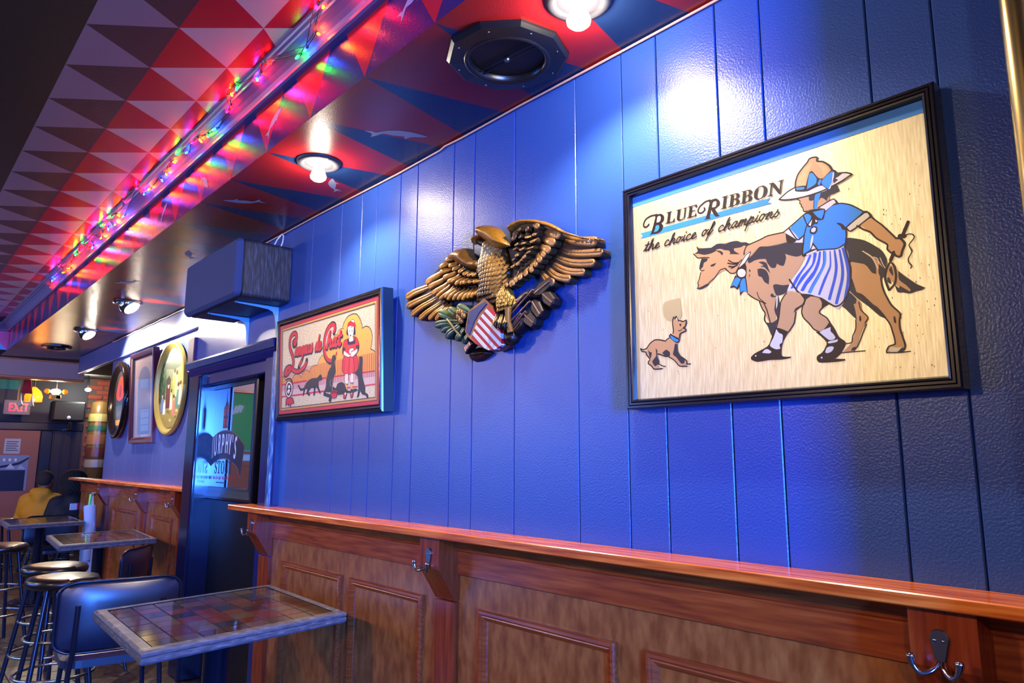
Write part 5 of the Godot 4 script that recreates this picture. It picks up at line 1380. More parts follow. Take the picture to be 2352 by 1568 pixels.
func wainscot() -> void:
	ledge(-3.93, 0.6, 1.094, 0.0, "long orange brown wooden ledge along the blue wall above the near panelling")
	panelling(-3.745, 0.5, 1.094, 0.0, [-3.668, -2.118, -0.51], [[-3.46, -2.88, 0.845], [-2.80, -2.27, 0.845], [-1.94, -1.355, 0.845], [-1.25, -0.69, 0.845], [-0.30, 0.3, 0.845]], "red brown wooden panelling with raised mouldings under the near ledge", 0.0)
	hook(Vector3(-0.515, 1.000, 0.1045), "double chrome coat hook on the bracket nearest the right edge")
	hook(Vector3(-2.118, 1.000, 0.1045), "double chrome coat hook on the middle bracket, above the tall wooden panel")
	hook(Vector3(-3.668, 1.000, 0.1045), "double chrome coat hook on the bracket beside the black door")
	ledge(-9.5, -5.10, 1.122, -0.27, "orange brown wooden ledge along the far wall beyond the door")
	panelling(-9.4, -5.10, 1.122, -0.27, [-5.86, -6.86, -8.2], [[-6.62, -6.1, 0.87], [-7.9, -7.1, 0.87], [-5.7, -5.25, 0.87]], "red brown wooden panelling with corbels on the far wall beyond the door", 0.0)
	hook(Vector3(-5.86, 1.02, -0.166), "small coat hook on the bracket just beyond the door post")
	hook(Vector3(-6.86, 1.02, -0.166), "small coat hook on the middle bracket of the far panelling")
	hook(Vector3(-8.2, 1.02, -0.166), "small coat hook above the pale hanging coat")
# ------------------------------------------------------------------ things on the wall
func wall_things() -> void:
	speaker()
	sign_a()
	sign_b()
	eagle()
	mirror_sign()
	far_pictures()

func rounded(w: float, h: float, r: float, n := 5) -> PackedVector2Array:
	var o := PackedVector2Array()
	for q in 4:
		var c := Vector2((w * 0.5 - r) * [1, -1, -1, 1][q], (h * 0.5 - r) * [1, 1, -1, -1][q])
		for k in n + 1:
			var a := PI * 0.5 * (q + float(k) / n)
			o.append(c + Vector2(cos(a), sin(a)) * r)
	return o

func speaker() -> void:
	var o := thing("speaker", "large black wood grained loudspeaker on two brackets above the door", "speaker", Vector3(-3.998, 2.308, 0.004))
	var b := B.new()
	b.prism(rounded(0.800, 0.306, 0.022), 0.0, 0.256, 0.012)
	obj("cabinet", b.done(), M.speaker_wood, o)
	b = B.new()
	b.prism(rounded(0.784, 0.292, 0.03), 0.250, 0.264, 0.0)
	obj("gasket", b.done(), M.black_paint, o)
	b = B.new()
	b.prism(rounded(0.802, 0.310, 0.034), 0.260, 0.292, 0.016)
	obj("grille", b.done(), M.speaker_cloth, o)
	for k in 2:
		var x: float = [-4.150, -3.742][k]
		var s := thing("shelf_bracket", ["pale blue steel shelf bracket under the loudspeaker, left of the pair", "pale blue steel shelf bracket under the loudspeaker, nearer the small sign"][k], "bracket", Vector3(x, 2.152, 0.0), 0.0, "brackets under the loudspeaker")
		# arm tapers outwards, leg tapers downwards, with a rounded web in the corner
		var out := PackedVector2Array([Vector2(0, 0), Vector2(0.235, 0), Vector2(0.235, -0.006), Vector2(0.12, -0.012), Vector2(0.055, -0.018), Vector2(0.030, -0.028), Vector2(0.018, -0.05), Vector2(0.012, -0.085), Vector2(0.006, -0.158), Vector2(0, -0.158)])
		b = B.new()
		b.xf = Transform3D(Basis(Vector3(0, 0, 1), Vector3(0, 1, 0), Vector3(-1, 0, 0)), Vector3(0.0035, 0, 0))
		b.prism(out, 0.0, 0.007, 0.001)
		obj("web", b.done(), M.bracket_paint, s)
		obj("arm", span(Vector3(-0.010, -0.0025, 0.0), Vector3(0.010, 0.0, 0.238), 0.001), M.bracket_paint, s)
		obj("leg", span(Vector3(-0.010, -0.16, 0.0), Vector3(0.010, 0.0, 0.0028), 0.001), M.bracket_paint, s)
		b = B.new()
		b.ball(Vector3(0, -0.004, 0.228), Vector3(0.0055, 0.004, 0.0055), 10)
		obj("screw", b.done(), M.chrome, s)

func ink_of(ops: Array, ink: Ink, pal: Dictionary, sharp := {}) -> void:
	for r: Array in ops:
		if r[0] == "F": ink.fill(pv(r[3]), pal[r[1]])
		elif r[0] == "S": ink.stroke(pv(r[3]), r[2] * 0.001, pal[r[1]])
		elif r[0] == "H": fence(ink, pal)
		elif r[0] == "T": script_b(ink, pal)

const GLYPH := {
	"t": [[0.0, 0.1, 0.22, 0.6, 0.36, 1.6], [0.36, 1.6, 0.24, 0.3, 0.34, 0.0, 0.6, 0.2], [0.02, 1.08, 0.6, 1.14]],
	"h": [[0.0, 0.1, 0.28, 1.2, 0.36, 1.95], [0.36, 1.95, 0.22, 1.6, 0.15, 0.0], [0.2, 0.45, 0.4, 0.92, 0.56, 0.98, 0.64, 0.8, 0.6, 0.2, 0.72, 0.0, 0.92, 0.2]],
	"e": [[0.0, 0.12, 0.25, 0.45, 0.5, 0.75, 0.42, 0.98, 0.22, 0.85, 0.12, 0.4, 0.25, 0.03, 0.5, 0.06, 0.74, 0.25]],
	"c": [[0.56, 0.78, 0.44, 0.99, 0.2, 0.82, 0.1, 0.4, 0.24, 0.03, 0.48, 0.06, 0.74, 0.25]],
	"o": [[0.44, 0.98, 0.2, 0.88, 0.08, 0.45, 0.2, 0.03, 0.42, 0.1, 0.55, 0.55, 0.44, 0.98], [0.46, 0.95, 0.6, 0.78, 0.8, 0.86]],
	"i": [[0.0, 0.1, 0.2, 0.6, 0.26, 1.0], [0.26, 1.0, 0.2, 0.3, 0.3, 0.0, 0.5, 0.2], [0.3, 1.42, 0.33, 1.5]],
	"f": [[0.0, 0.1, 0.3, 0.9, 0.52, 1.75, 0.44, 2.0, 0.34, 1.8, 0.2, 0.4, 0.06, -0.9], [0.1, 0.0, 0.35, 0.1, 0.62, 0.6]],
	"a": [[0.58, 0.85, 0.44, 0.99, 0.2, 0.85, 0.08, 0.4, 0.2, 0.03, 0.4, 0.2, 0.58, 0.95], [0.58, 0.95, 0.52, 0.25, 0.64, 0.0, 0.86, 0.2]],
	"m": [[0.0, 0.1, 0.14, 0.85, 0.2, 1.0], [0.2, 1.0, 0.12, 0.0], [0.16, 0.4, 0.34, 0.92, 0.46, 0.96, 0.5, 0.75, 0.45, 0.0], [0.48, 0.4, 0.66, 0.92, 0.78, 0.96, 0.82, 0.75, 0.76, 0.15, 0.88, 0.0, 1.08, 0.2]],
	"p": [[0.0, 0.1, 0.16, 0.8, 0.24, 1.15], [0.24, 1.15, 0.1, 0.0, 0.02, -0.95], [0.18, 0.5, 0.38, 0.95, 0.54, 0.95, 0.6, 0.6, 0.5, 0.15, 0.3, 0.04, 0.16, 0.2], [0.5, 0.1, 0.8, 0.2]],
	"n": [[0.0, 0.1, 0.14, 0.85, 0.2, 1.0], [0.2, 1.0, 0.12, 0.0], [0.16, 0.4, 0.36, 0.92, 0.5, 0.96, 0.55, 0.75, 0.5, 0.15, 0.62, 0.0, 0.82, 0.2]],
	"s": [[0.0, 0.1, 0.24, 0.7, 0.3, 1.05], [0.3, 1.05, 0.36, 0.75, 0.5, 0.38, 0.4, 0.03, 0.14, 0.06]],
	"g": [[0.58, 0.85, 0.44, 0.99, 0.2, 0.85, 0.08, 0.4, 0.2, 0.03, 0.4, 0.2, 0.58, 0.95], [0.58, 0.95, 0.54, 0.1, 0.44, -0.5], [0.5, 0.0, 0.84, 0.2]],
	"u": [[0.0, 0.1, 0.16, 0.7, 0.2, 1.0], [0.2, 1.0, 0.14, 0.3, 0.24, 0.0, 0.42, 0.2, 0.56, 1.0], [0.56, 1.0, 0.5, 0.25, 0.62, 0.0, 0.82, 0.2]],
	"d": [[0.58, 0.85, 0.44, 0.99, 0.2, 0.85, 0.08, 0.4, 0.2, 0.03, 0.4, 0.2, 0.58, 0.9], [0.72, 1.9, 0.54, 0.3, 0.64, 0.0, 0.86, 0.2]],
}
const WIDE := {"m": 1.06, "h": 0.9, "p": 0.78, "i": 0.48, "t": 0.58, "f": 0.6, "s": 0.56, "e": 0.7, "c": 0.7, " ": 0.62}

func cursive(ink: Ink, s: String, at: Vector2, to: Vector2, xh: float, w: float, c: Color, slant: float) -> void:
	var total := 0.0
	for ch in s: total += WIDE.get(ch, 0.8)
	var k := (to - at).length() / total
	var dir := (to - at).normalized()
	var x := 0.0
	for ch in s:
		for line: Array in GLYPH.get(ch, []):
			var p := PackedVector2Array()
			for i in range(0, line.size(), 2):
				p.append(at + dir * ((x + line[i]) * k + line[i + 1] * xh * slant) + Vector2(-dir.y, dir.x) * line[i + 1] * xh)
			ink.stroke(p, w, c)
		x += WIDE.get(ch, 0.8)

func fit_text(ink: Ink, s: String, box: Array, c: Color, serif: bool, slant: float, natural: float) -> void:   # box: left base, right base, left top (mm)
	var a := Vector2(box[0], box[1]) * 0.001
	var e := Vector2(box[2], box[3]) * 0.001
	var h: float = (box[5] - box[1]) * 0.001
	var dir := (e - a)
	var sx := dir.length() / natural
	dir = dir.normalized()
	ink.text(s, Transform2D(dir * sx, Vector2(-dir.y, dir.x) * h + dir * h * slant, a), c, serif)

func sign_a() -> void:
	var o := thing("framed_sign", "large framed brushed tin sign of a girl leading a big dog", "sign", Vector3(-0.868, 1.788, 0.002))
	var b := B.new()
	b.frame(-0.412, 0.412, -0.317, 0.317, [Vector2(0, 0.0), Vector2(0, 0.038), Vector2(0.003, 0.043), Vector2(0.008, 0.043), Vector2(0.0095, 0.039), Vector2(0.011, 0.043), Vector2(0.016, 0.043), Vector2(0.0175, 0.039), Vector2(0.019, 0.042), Vector2(0.023, 0.041), Vector2(0.026, 0.034), Vector2(0.028, 0.026)])
	obj("frame", b.done(), M.black_frame, o)
	obj("plate", span(Vector3(-0.386, -0.291, 0.02), Vector3(0.386, 0.291, 0.0275)), M.brushed_tin, o)
	var pal := {"B": lin("2f7cc8"), "K": lin("241014"), "P": lin("cfc0a0"), "T": lin("b98a58"), "G": lin("2c282c"), "W": lin("c8bda6"), "N": lin("2a4ca0"), "C": lin("c09a5c")}
	var ink := Ink.new()
	# mottled marks on the metal
	for k in 150:
		var q := Vector2(rng.randf_range(-0.37, 0.37), rng.randf_range(-0.28, 0.22))
		if k < 90 : q = Vector2(rng.randf_range(0.25, 0.375), rng.randf_range(-0.27, 0.12))
		ink.dot(q, Vector2(rng.randf_range(0.0004, 0.0012), rng.randf_range(0.0006, 0.003)), lin("7a6c4c"), 6)
	ink.fill(PackedVector2Array([Vector2(-0.286, -0.035), Vector2(-0.235, -0.03), Vector2(-0.232, -0.082), Vector2(-0.270, -0.088), Vector2(-0.288, -0.07)]), lin("b09a64"))
	ink.rect(-0.386, 0.262, 0.386, 0.291, lin("3a78b8"))  # blue strip stands in for the reflection under the frame's top lip
	ink_of(SIGN_A, ink, pal)
	fit_text(ink, "LUE", T_LUE, pal.K, true, 0.16, 2.62)
	fit_text(ink, "IBBON", T_IBBON, pal.K, true, 0.16, 4.02)
	cursive(ink, "the choice of champions", Vector2(SCRIPT[0], SCRIPT[1]) * 0.001, Vector2(SCRIPT[2] - 2.0, SCRIPT[3]) * 0.001, 0.0155, 0.0034, pal.K, 0.42)
	var p := obj("print", ink.b.done(), M.print, o)
	p.position = Vector3(0, 0, 0.0276)

func fence(ink: Ink, pal: Dictionary) -> void:
	# pales of the painted fence, between its two rails
	var n := 62
	for k in n:
		var u := lerpf(-0.452, 0.452, k / (n - 1.0))
		ink.stroke(PackedVector2Array([Vector2(u, -0.108), Vector2(u, -0.011)]), 0.0052, pal["V"], false)

func script_b(ink: Ink, pal: Dictionary) -> void:
	for pass_ in 3:
		var c: Color = [pal.K, pal.R, pal.A][pass_]
		var w: float = [0.022, 0.013, 0.002][pass_]
		var d := Vector2(0.002, -0.005) if pass_ == 0 else Vector2.ZERO
		if pass_ == 2: continue
		cursive(ink, "angues de", Vector2(LANG[0] + 6, LANG[1] + 4) * 0.001 + d, Vector2(LANG[2], LANG[3] + 4) * 0.001 + d, 0.036, w, c, 0.25)
		cursive(ink, "hat", Vector2(CHAT[0], CHAT[1] + 4) * 0.001 + d, Vector2(CHAT[2], CHAT[3] + 6) * 0.001 + d, 0.038, w, c, 0.25)

func sign_b() -> void:
	var o := thing("framed_sign", "smaller framed sign with red cursive lettering, a girl and black cats", "sign", Vector3(-3.055, 1.785, 0.062 - 0.052))
	o.rotation.x = 0.0427
	var b := B.new()
	b.frame(-0.516, 0.516, -0.258, 0.258, [Vector2(0, 0.0), Vector2(0, 0.050)])
	obj("frame_side", b.done(), M.dark_teal, o)
	b = B.new()
	b.frame(-0.516, 0.516, -0.258, 0.258, [Vector2(0, 0.050), Vector2(0.003, 0.056), Vector2(0.012, 0.057), Vector2(0.014, 0.053), Vector2(0.017, 0.056), Vector2(0.024, 0.056), Vector2(0.026, 0.052), Vector2(0.030, 0.054), Vector2(0.034, 0.049)])
	obj("frame", b.done(), M.black_frame, o)
	obj("plate", span(Vector3(-0.486, -0.228, 0.04), Vector3(0.486, 0.228, 0.0495)), M.brushed_tin_b, o)
	var pal := {"R": lin("c0182c"), "K": lin("26142a"), "Y": lin("d89a3e"), "C": lin("c4a89a"), "E": lin("d8c8b0"), "X": lin("e8303c"), "D": lin("1c1c28"), "V": lin("b03038"), "A": lin("e88a90")}
	var ink := Ink.new()
	ink_of(SIGN_B, ink, pal)
	# printed borders
	var bands := [[0.486, 0.228, 0.469, 0.211, lin("b8283c")], [0.469, 0.211, 0.466, 0.208, pal.K], [0.466, 0.208, 0.457, 0.199, lin("c0883e")], [0.457, 0.199, 0.4535, 0.1955, pal.K]]
	for r: Array in bands:
		ink.rect(-r[0], -r[1], r[0], -r[3], r[4])
		ink.rect(-r[0], r[3], r[0], r[1], r[4])
		ink.rect(-r[0], -r[3], -r[2], r[3], r[4])
		ink.rect(r[2], -r[3], r[0], r[3], r[4])
	var p := obj("print", ink.b.done(), M.print, o)
	p.position = Vector3(0, 0, 0.0496)

# ------------------------------------------------------------------ the carved eagle
func feather(spine: PackedVector2Array, w: float, z0: float, z1: float, light: Color, dark: Color, split: bool) -> ArrayMesh:
	var s := PackedVector2Array()      # quadratic through the three points, closer stations towards the tip
	var n := 15
	for i in n:
		var t := 1.0 - pow(1.0 - i / (n - 1.0), 1.8)
		var c := spine[1] * 2.0 - (spine[0] + spine[2]) * 0.5
		s.append(spine[0] * (1 - t) * (1 - t) + c * 2 * t * (1 - t) + spine[2] * t * t)
	var len_ := 0.0
	for i in n - 1: len_ += s[i].distance_to(s[i + 1])
	var rows: Array = []
	var cols: Array = []
	var along := 0.0
	var across := [-1.0, -0.86, -0.45, -0.07, 0.0, 0.07, 0.45, 0.86, 1.0]
	var m := across.size()
	for i in n:
		if i > 0: along += s[i].distance_to(s[i - 1])
		var t := along / len_
		var tg := (s[mini(i + 1, n - 1)] - s[maxi(i - 1, 0)]).normalized()
		var nr := Vector2(-tg.y, tg.x)
		var left := (len_ - along) / (w * 0.5)
		var hw := w * 0.5 * (0.80 + 0.20 * t)
		if left < 1.0: hw *= sqrt(maxf(0.0, 1.0 - pow(1.0 - left, 2.2)))
		hw = maxf(hw, 0.0004)
		var lift := lerpf(z0 + (z1 - z0) * 0.5, z1, smoothstep(0.0, 0.75, t))
		var row: Array = []
		var crow: Array = []
		for k in m:
			var a: float = across[k]
			var p := s[i] + nr * hw * a
			var z := lift - 0.0022 * a * a
			if absf(a) > 0.95: z -= 0.0022
			if split and a == 0.0: z -= 0.003
			row.append(Vector3(p.x, p.y, z))
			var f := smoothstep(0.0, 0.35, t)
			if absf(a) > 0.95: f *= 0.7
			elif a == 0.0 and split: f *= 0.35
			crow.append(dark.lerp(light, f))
		rows.append(row)
		cols.append(crow)
	var b := B.new()
	b.smooth = true
	for i in n - 1:
		for k in m - 1:
			for q: Array in [[i, k], [i, k + 1], [i + 1, k + 1], [i, k], [i + 1, k + 1], [i + 1, k]]:
				b.col = cols[q[0]][q[1]]
				b.v(rows[q[0]][q[1]])
	# side walls down to the ground of the carving
	b.smooth = false
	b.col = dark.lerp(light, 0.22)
	var rim: Array = []
	for i in n: rim.append(rows[i][0])
	for i in range(n - 1, -1, -1): rim.append(rows[i][m - 1])
	for i in rim.size() - 1:
		var p: Vector3 = rim[i]
		var q: Vector3 = rim[i + 1]
		b.quad(Vector3(p.x, p.y, z0), p, q, Vector3(q.x, q.y, z0))
	return b.done()

func eagle() -> void:
	var o := thing("eagle_carving", "gilded carved eagle with spread wings holding a striped shield, on the blue wall", "carving", Vector3(-1.88, 1.90, 0.001))
	var gold_l := lin("b87a26")
	var gold_r := lin("a87c46")
	var dark := lin("1c120c")
	var wings := {}
	for side: String in ["L", "R"]:
		var wn := Node3D.new()
		wn.name = "wing" if side == "L" else "wing_001"
		o.add_child(wn)
		wings[side] = wn
		var b := B.new()
		b.col = lin("2a1a10")
		b.prism(B.inset(_ccw(pv(EG_WINGL if side == "L" else EG_WINGR)), 0.008), 0.0, 0.022, 0.005)
		obj("back", b.done(), M.gilt, wn)
	var lay := {"primary": [0.004, 0.042], "covert": [0.016, 0.054], "mid": [0.028, 0.062], "small": [0.036, 0.066], "dark": [0.04, 0.070]}
	for f: Array in FEATHERS:
		var lt: Color = gold_l if f[0] == "L" else gold_r
		if f[1] == "dark": lt = lin("4a3622")
		elif f[1] == "small" and f[0] == "R": lt = lin("96703f")
		lt = lt * rng.randf_range(0.86, 1.12)
		var l: Array = lay[f[1]]
		var dz := rng.randf_range(-0.002, 0.002)
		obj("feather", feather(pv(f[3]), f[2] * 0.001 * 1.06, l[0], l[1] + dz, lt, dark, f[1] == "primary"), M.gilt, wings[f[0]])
	var b := B.new()
	b.col = lin("8a5c1e")
	b.puff(pv(EG_SHOULDER), 0.007, 0.05, 0.055, 0.02)
	obj("shoulder", b.done(), M.gilt, wings.L)
	b = B.new()
	b.col = lin("9c6a26")
	b.puff(pv(EG_RIDGE), 0.006, 0.016, 0.03, 0.042)
	obj("ridge", b.done(), M.gilt, wings.R)
	# body with rows of scale feathers
	b = B.new()
	b.col = lin("5a3c1c")
	var body := pv(EG_BODY)
	b.puff(body, 0.007, 0.07, 0.050, 0.01)
	obj("body", b.done(), M.gilt, o)
	var axis0 := pv(EG_HEAD)[8].lerp(pv(EG_HEAD)[11], 0.5)
	var axis1 := (body[18] + body[17]) * 0.5
	var down := (axis1 - axis0).normalized()
	var side := Vector2(-down.y, down.x)
	var length := axis0.distance_to(axis1)
	for r in 19:
		var at := axis0 + down * (length * (r - 2.0) / 17.5)
		for c in range(-7, 8):
			var p := at + side * ((c + 0.5 * (r % 2)) * 0.0185) + down * absf(c) * 0.002
			if not Geometry2D.is_point_in_polygon(p, body): continue
			var edge := 1.0
			for k in body.size():
				edge = minf(edge, Geometry2D.get_closest_point_to_segment(p, body[k], body[(k + 1) % body.size()]).distance_to(p))
			if edge < 0.008: continue
			var s := minf(1.0, edge / 0.07)
			var top := 0.01 + 0.050 * sqrt(s * (2 - s))
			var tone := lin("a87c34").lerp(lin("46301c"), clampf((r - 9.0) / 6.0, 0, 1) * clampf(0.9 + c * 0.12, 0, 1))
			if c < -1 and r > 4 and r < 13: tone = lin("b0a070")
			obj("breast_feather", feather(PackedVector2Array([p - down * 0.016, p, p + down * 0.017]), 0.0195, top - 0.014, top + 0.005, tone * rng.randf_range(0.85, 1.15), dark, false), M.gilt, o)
	b = B.new()
	b.col = lin("a8741e")
	b.puff(pv(EG_HEAD), 0.004, 0.040, 0.040, 0.040)
	var head := obj("head", b.done(), M.gilt, o)
	b = B.new()
	b.col = lin("a06020")
	b.puff(pv(EG_BEAK), 0.003, 0.012, 0.026, 0.038)
	obj("beak", b.done(), M.gilt, head)
	b = B.new()
	b.col = lin("3a2418")
	b.puff(pv(EG_JAW), 0.004, 0.02, 0.018, 0.030)
	obj("jaw", b.done(), M.gilt, head)
	var eye := pv(EG_EYE)[0]
	b = B.new()
	b.col = lin("120c08")
	b.ball(Vector3(eye.x, eye.y, 0.064), Vector3(0.007, 0.009, 0.010), 12)
	obj("eye", b.done(), M.gilt, head)
	b = B.new()
	b.col = lin("b07a2a")
	b.tube([Vector3(eye.x - 0.012, eye.y + 0.002, 0.060), Vector3(eye.x - 0.003, eye.y + 0.012, 0.068), Vector3(eye.x + 0.016, eye.y + 0.011, 0.072)], [0.002, 0.004, 0.002], 8)
	obj("brow", b.done(), M.gilt, head)
	# legs and talons
	b = B.new()
	b.col = lin("a47a2c")
	b.puff(pv(EG_THIGH), 0.006, 0.045, 0.038, 0.03)
	obj("thigh", b.done(), M.gilt, o)
	var th := pv(EG_THIGH)
	for r in 9:
		for c in range(-4, 5):
			var p := th[0] + Vector2(0.012, -0.012 - r * 0.0115) + Vector2((c + 0.5 * (r % 2)) * 0.014 + r * 0.002, 0)
			if not Geometry2D.is_point_in_polygon(p, th): continue
			var edge := 1.0
			for k in th.size():
				edge = minf(edge, Geometry2D.get_closest_point_to_segment(p, th[k], th[(k + 1) % th.size()]).distance_to(p))
			if edge < 0.006: continue
			var s := minf(1.0, edge / 0.045)
			var top := 0.03 + 0.038 * sqrt(s * (2 - s))
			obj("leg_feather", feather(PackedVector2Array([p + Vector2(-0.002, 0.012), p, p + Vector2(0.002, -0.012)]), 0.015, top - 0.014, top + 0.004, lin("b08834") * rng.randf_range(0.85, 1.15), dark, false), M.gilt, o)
	b = B.new()
	b.col = lin("7c5c2a")
	var sk := pv(EG_SHANK)
	var s_a := (sk[0] + sk[1]) * 0.5
	var s_b := (sk[4] + sk[5]) * 0.5
	b.tube([Vector3(s_a.x, s_a.y, 0.058), Vector3(s_a.lerp(s_b, 0.5).x - 0.002, s_a.lerp(s_b, 0.5).y, 0.064), Vector3(s_b.x, s_b.y, 0.058)], [0.012, 0.0095, 0.011], 12)
	obj("shank", b.done(), M.gilt, o)
	for t: Array in TOES:
		obj("toe", feather(pv(t[2]), t[0] * 0.001, 0.055, 0.080, lin("9c7a30"), lin("4a3818"), false), M.gilt, o)
		var q := pv(t[2])
		b = B.new()
		b.col = lin("16100c")
		b.tube([Vector3(q[2].x, q[2].y + 0.014, 0.074), Vector3(q[2].x, q[2].y + 0.004, 0.080), Vector3(q[2].x + 0.001, q[2].y - 0.008, 0.074)], [0.008, 0.007, 0.002], 8)
		obj("claw", b.done(), M.gilt, o)
	# shield
	var sh := Node3D.new()
	sh.name = "shield"
	o.add_child(sh)
	b = B.new()
	b.col = lin("8a5c34")
	b.prism(_ccw(pv(EG_SHIELD)), 0.02, 0.062, 0.003)
	obj("border", b.done(), M.gilt, sh)
	b = B.new()
	b.col = lin("2c3258")
	b.prism(_ccw(pv(EG_CHIEF)), 0.05, 0.0655, 0.0015)
	obj("chief", b.done(), M.paint_flat, sh)
	var field := _ccw(pv(EG_STRIPED))
	var u := (Vector2(EG_STRIPED[0], EG_STRIPED[1]) * 0.001)
	var bl := Vector2(EG_STRIPED[16], EG_STRIPED[17]) * 0.001
	var across := Vector2(0.64, 0.77)       # up across the stripes
	var d := Vector2(0.77, -0.64)
	var lo := 1e9
	var hi := -1e9
	for p in field:
		lo = minf(lo, p.dot(across))
		hi = maxf(hi, p.dot(across))
	for k in 11:
		var a0 := lerpf(lo, hi, k / 11.0)
		var a1 := lerpf(lo, hi, (k + 1) / 11.0)
		var band := PackedVector2Array([across * a0 - d, across * a0 + d, across * a1 + d, across * a1 - d])
		for piece in Geometry2D.intersect_polygons(field, band):
			b = B.new()
			b.col = lin("a01420") if k % 2 == 0 else lin("b4bccc")
			b.prism(_ccw(piece), 0.05, 0.0645 if k % 2 == 0 else 0.0660, 0.0004)
			obj("stripe", b.done(), M.paint_flat, sh)
	for c: Array in LEAVES:
		var lc: Color = {"a": lin("66703c"), "b": lin("2c4430"), "c": lin("123028")}[c[1]]
		var q := pv(c[2])
		obj("olive_leaf", feather(PackedVector2Array([q[0], q[0].lerp(q[1], 0.5) + Vector2(0.002, 0.003), q[1]]), c[0] * 0.001, 0.01, 0.055 + rng.randf_range(0, 0.01), lc, lc * 0.6, true), M.paint_flat, o)
	var s0 := pv(LEAVES[0][2])[0]
	b = B.new()
	b.col = lin("9a8a4c")
	b.tube([Vector3(s0.x - 0.01, s0.y, 0.06), Vector3(s0.x + 0.03, s0.y - 0.03, 0.068), Vector3(s0.x + 0.07, s0.y - 0.075, 0.06)], 0.004, 8)
	obj("olive_twig", b.done(), M.gilt, o)
	for k in 5:
		b = B.new()
		b.col = lin("9c6c34")
		b.ball(Vector3(s0.x + 0.066 + 0.014 * (k % 3), s0.y + 0.012 - 0.016 * (k / 2), 0.066), Vector3(0.011, 0.012, 0.010), 10)
		obj("berry", b.done(), M.gilt, o)
	# arrows
	for a: Array in ARROWS:
		var q := pv(a[2])
		b = B.new()
		b.col = lin("8a6450")
		b.tube([Vector3(q[0].x, q[0].y, 0.045), Vector3(q[1].x, q[1].y, 0.055)], a[0] * 0.0005, 8)
		obj("arrow_shaft", b.done(), M.gilt, o)
	for a: Array in FLETCH:
		var q := pv(a[2])
		var ax := q[1] - q[0]
		var nr: Vector2 = Vector2(-ax.y, ax.x).normalized() * a[0] * 0.0005
		b = B.new()
		b.col = lin("30251f")
		b.prism(_ccw(PackedVector2Array([q[0] - nr * 0.5, q[0] + ax * 0.35 - nr, q[1] - nr * 0.8, q[1] + ax * 0.12, q[1] + nr * 0.8, q[0] + ax * 0.35 + nr, q[0] + nr * 0.5, q[0] - ax * 0.1])), 0.008, 0.046, 0.004)
		var fl := obj("arrow_fletching", b.done(), M.gilt, o)
		b = B.new()
		b.col = lin("7a5c48")
		b.tube([Vector3(q[0].x, q[0].y, 0.046), Vector3(q[1].x, q[1].y, 0.046)], 0.0035, 6)
		obj("vane_rib", b.done(), M.gilt, fl)
	b = B.new()
	b.col = lin("241a14")
	b.puff(pv(EG_BASE), 0.006, 0.04, 0.05, 0.0)
	obj("plinth_knob", b.done(), M.gilt, o)
	b = B.new()
	b.col = lin("2a201a")
	b.puff(pv(EG_STUMP), 0.005, 0.025, 0.045, 0.0)
	var sc := pv(EG_BALL)[0]
	b.ball(Vector3(sc.x, sc.y, 0.035), Vector3(0.026, 0.026, 0.028), 14)
	obj("stump", b.done(), M.gilt, o)
	b = B.new()
	b.col = lin("2c1618")
	b.prism(_ccw(pv(EG_RIBBON)), 0.03, 0.058, 0.002)
	var rb := obj("ribbon", b.done(), M.gilt, o)
	var r4 := pv(EG_RIBBON)
	for k in 5:
		b = B.new()
		b.col = lin("c89078")
		var c := r4[0].lerp(r4[1], 0.15 + 0.17 * k).lerp(r4[3].lerp(r4[2], 0.15 + 0.17 * k), 0.45)
		b.tube([Vector3(c.x - 0.002, c.y + 0.007, 0.059), Vector3(c.x + 0.003, c.y - 0.007, 0.059)], 0.0018, 6)
		obj("stitch", b.done(), M.gilt, rb)
	for p: Array in [FEATHERS[1], FEATHERS[37]]:
		var q := pv(p[3])
		b = B.new()
		var e := q[1].lerp(q[2], 0.86 if p[0] == "L" else 0.60)
		b.ball(Vector3(e.x, e.y, 0.042), Vector3(0.006, 0.006, 0.003), 10)
		obj("fixing_screw", b.done(), M.steel, o)

func _ccw(p: PackedVector2Array) -> PackedVector2Array:
	if Geometry2D.is_polygon_clockwise(p): p.reverse()
	return p

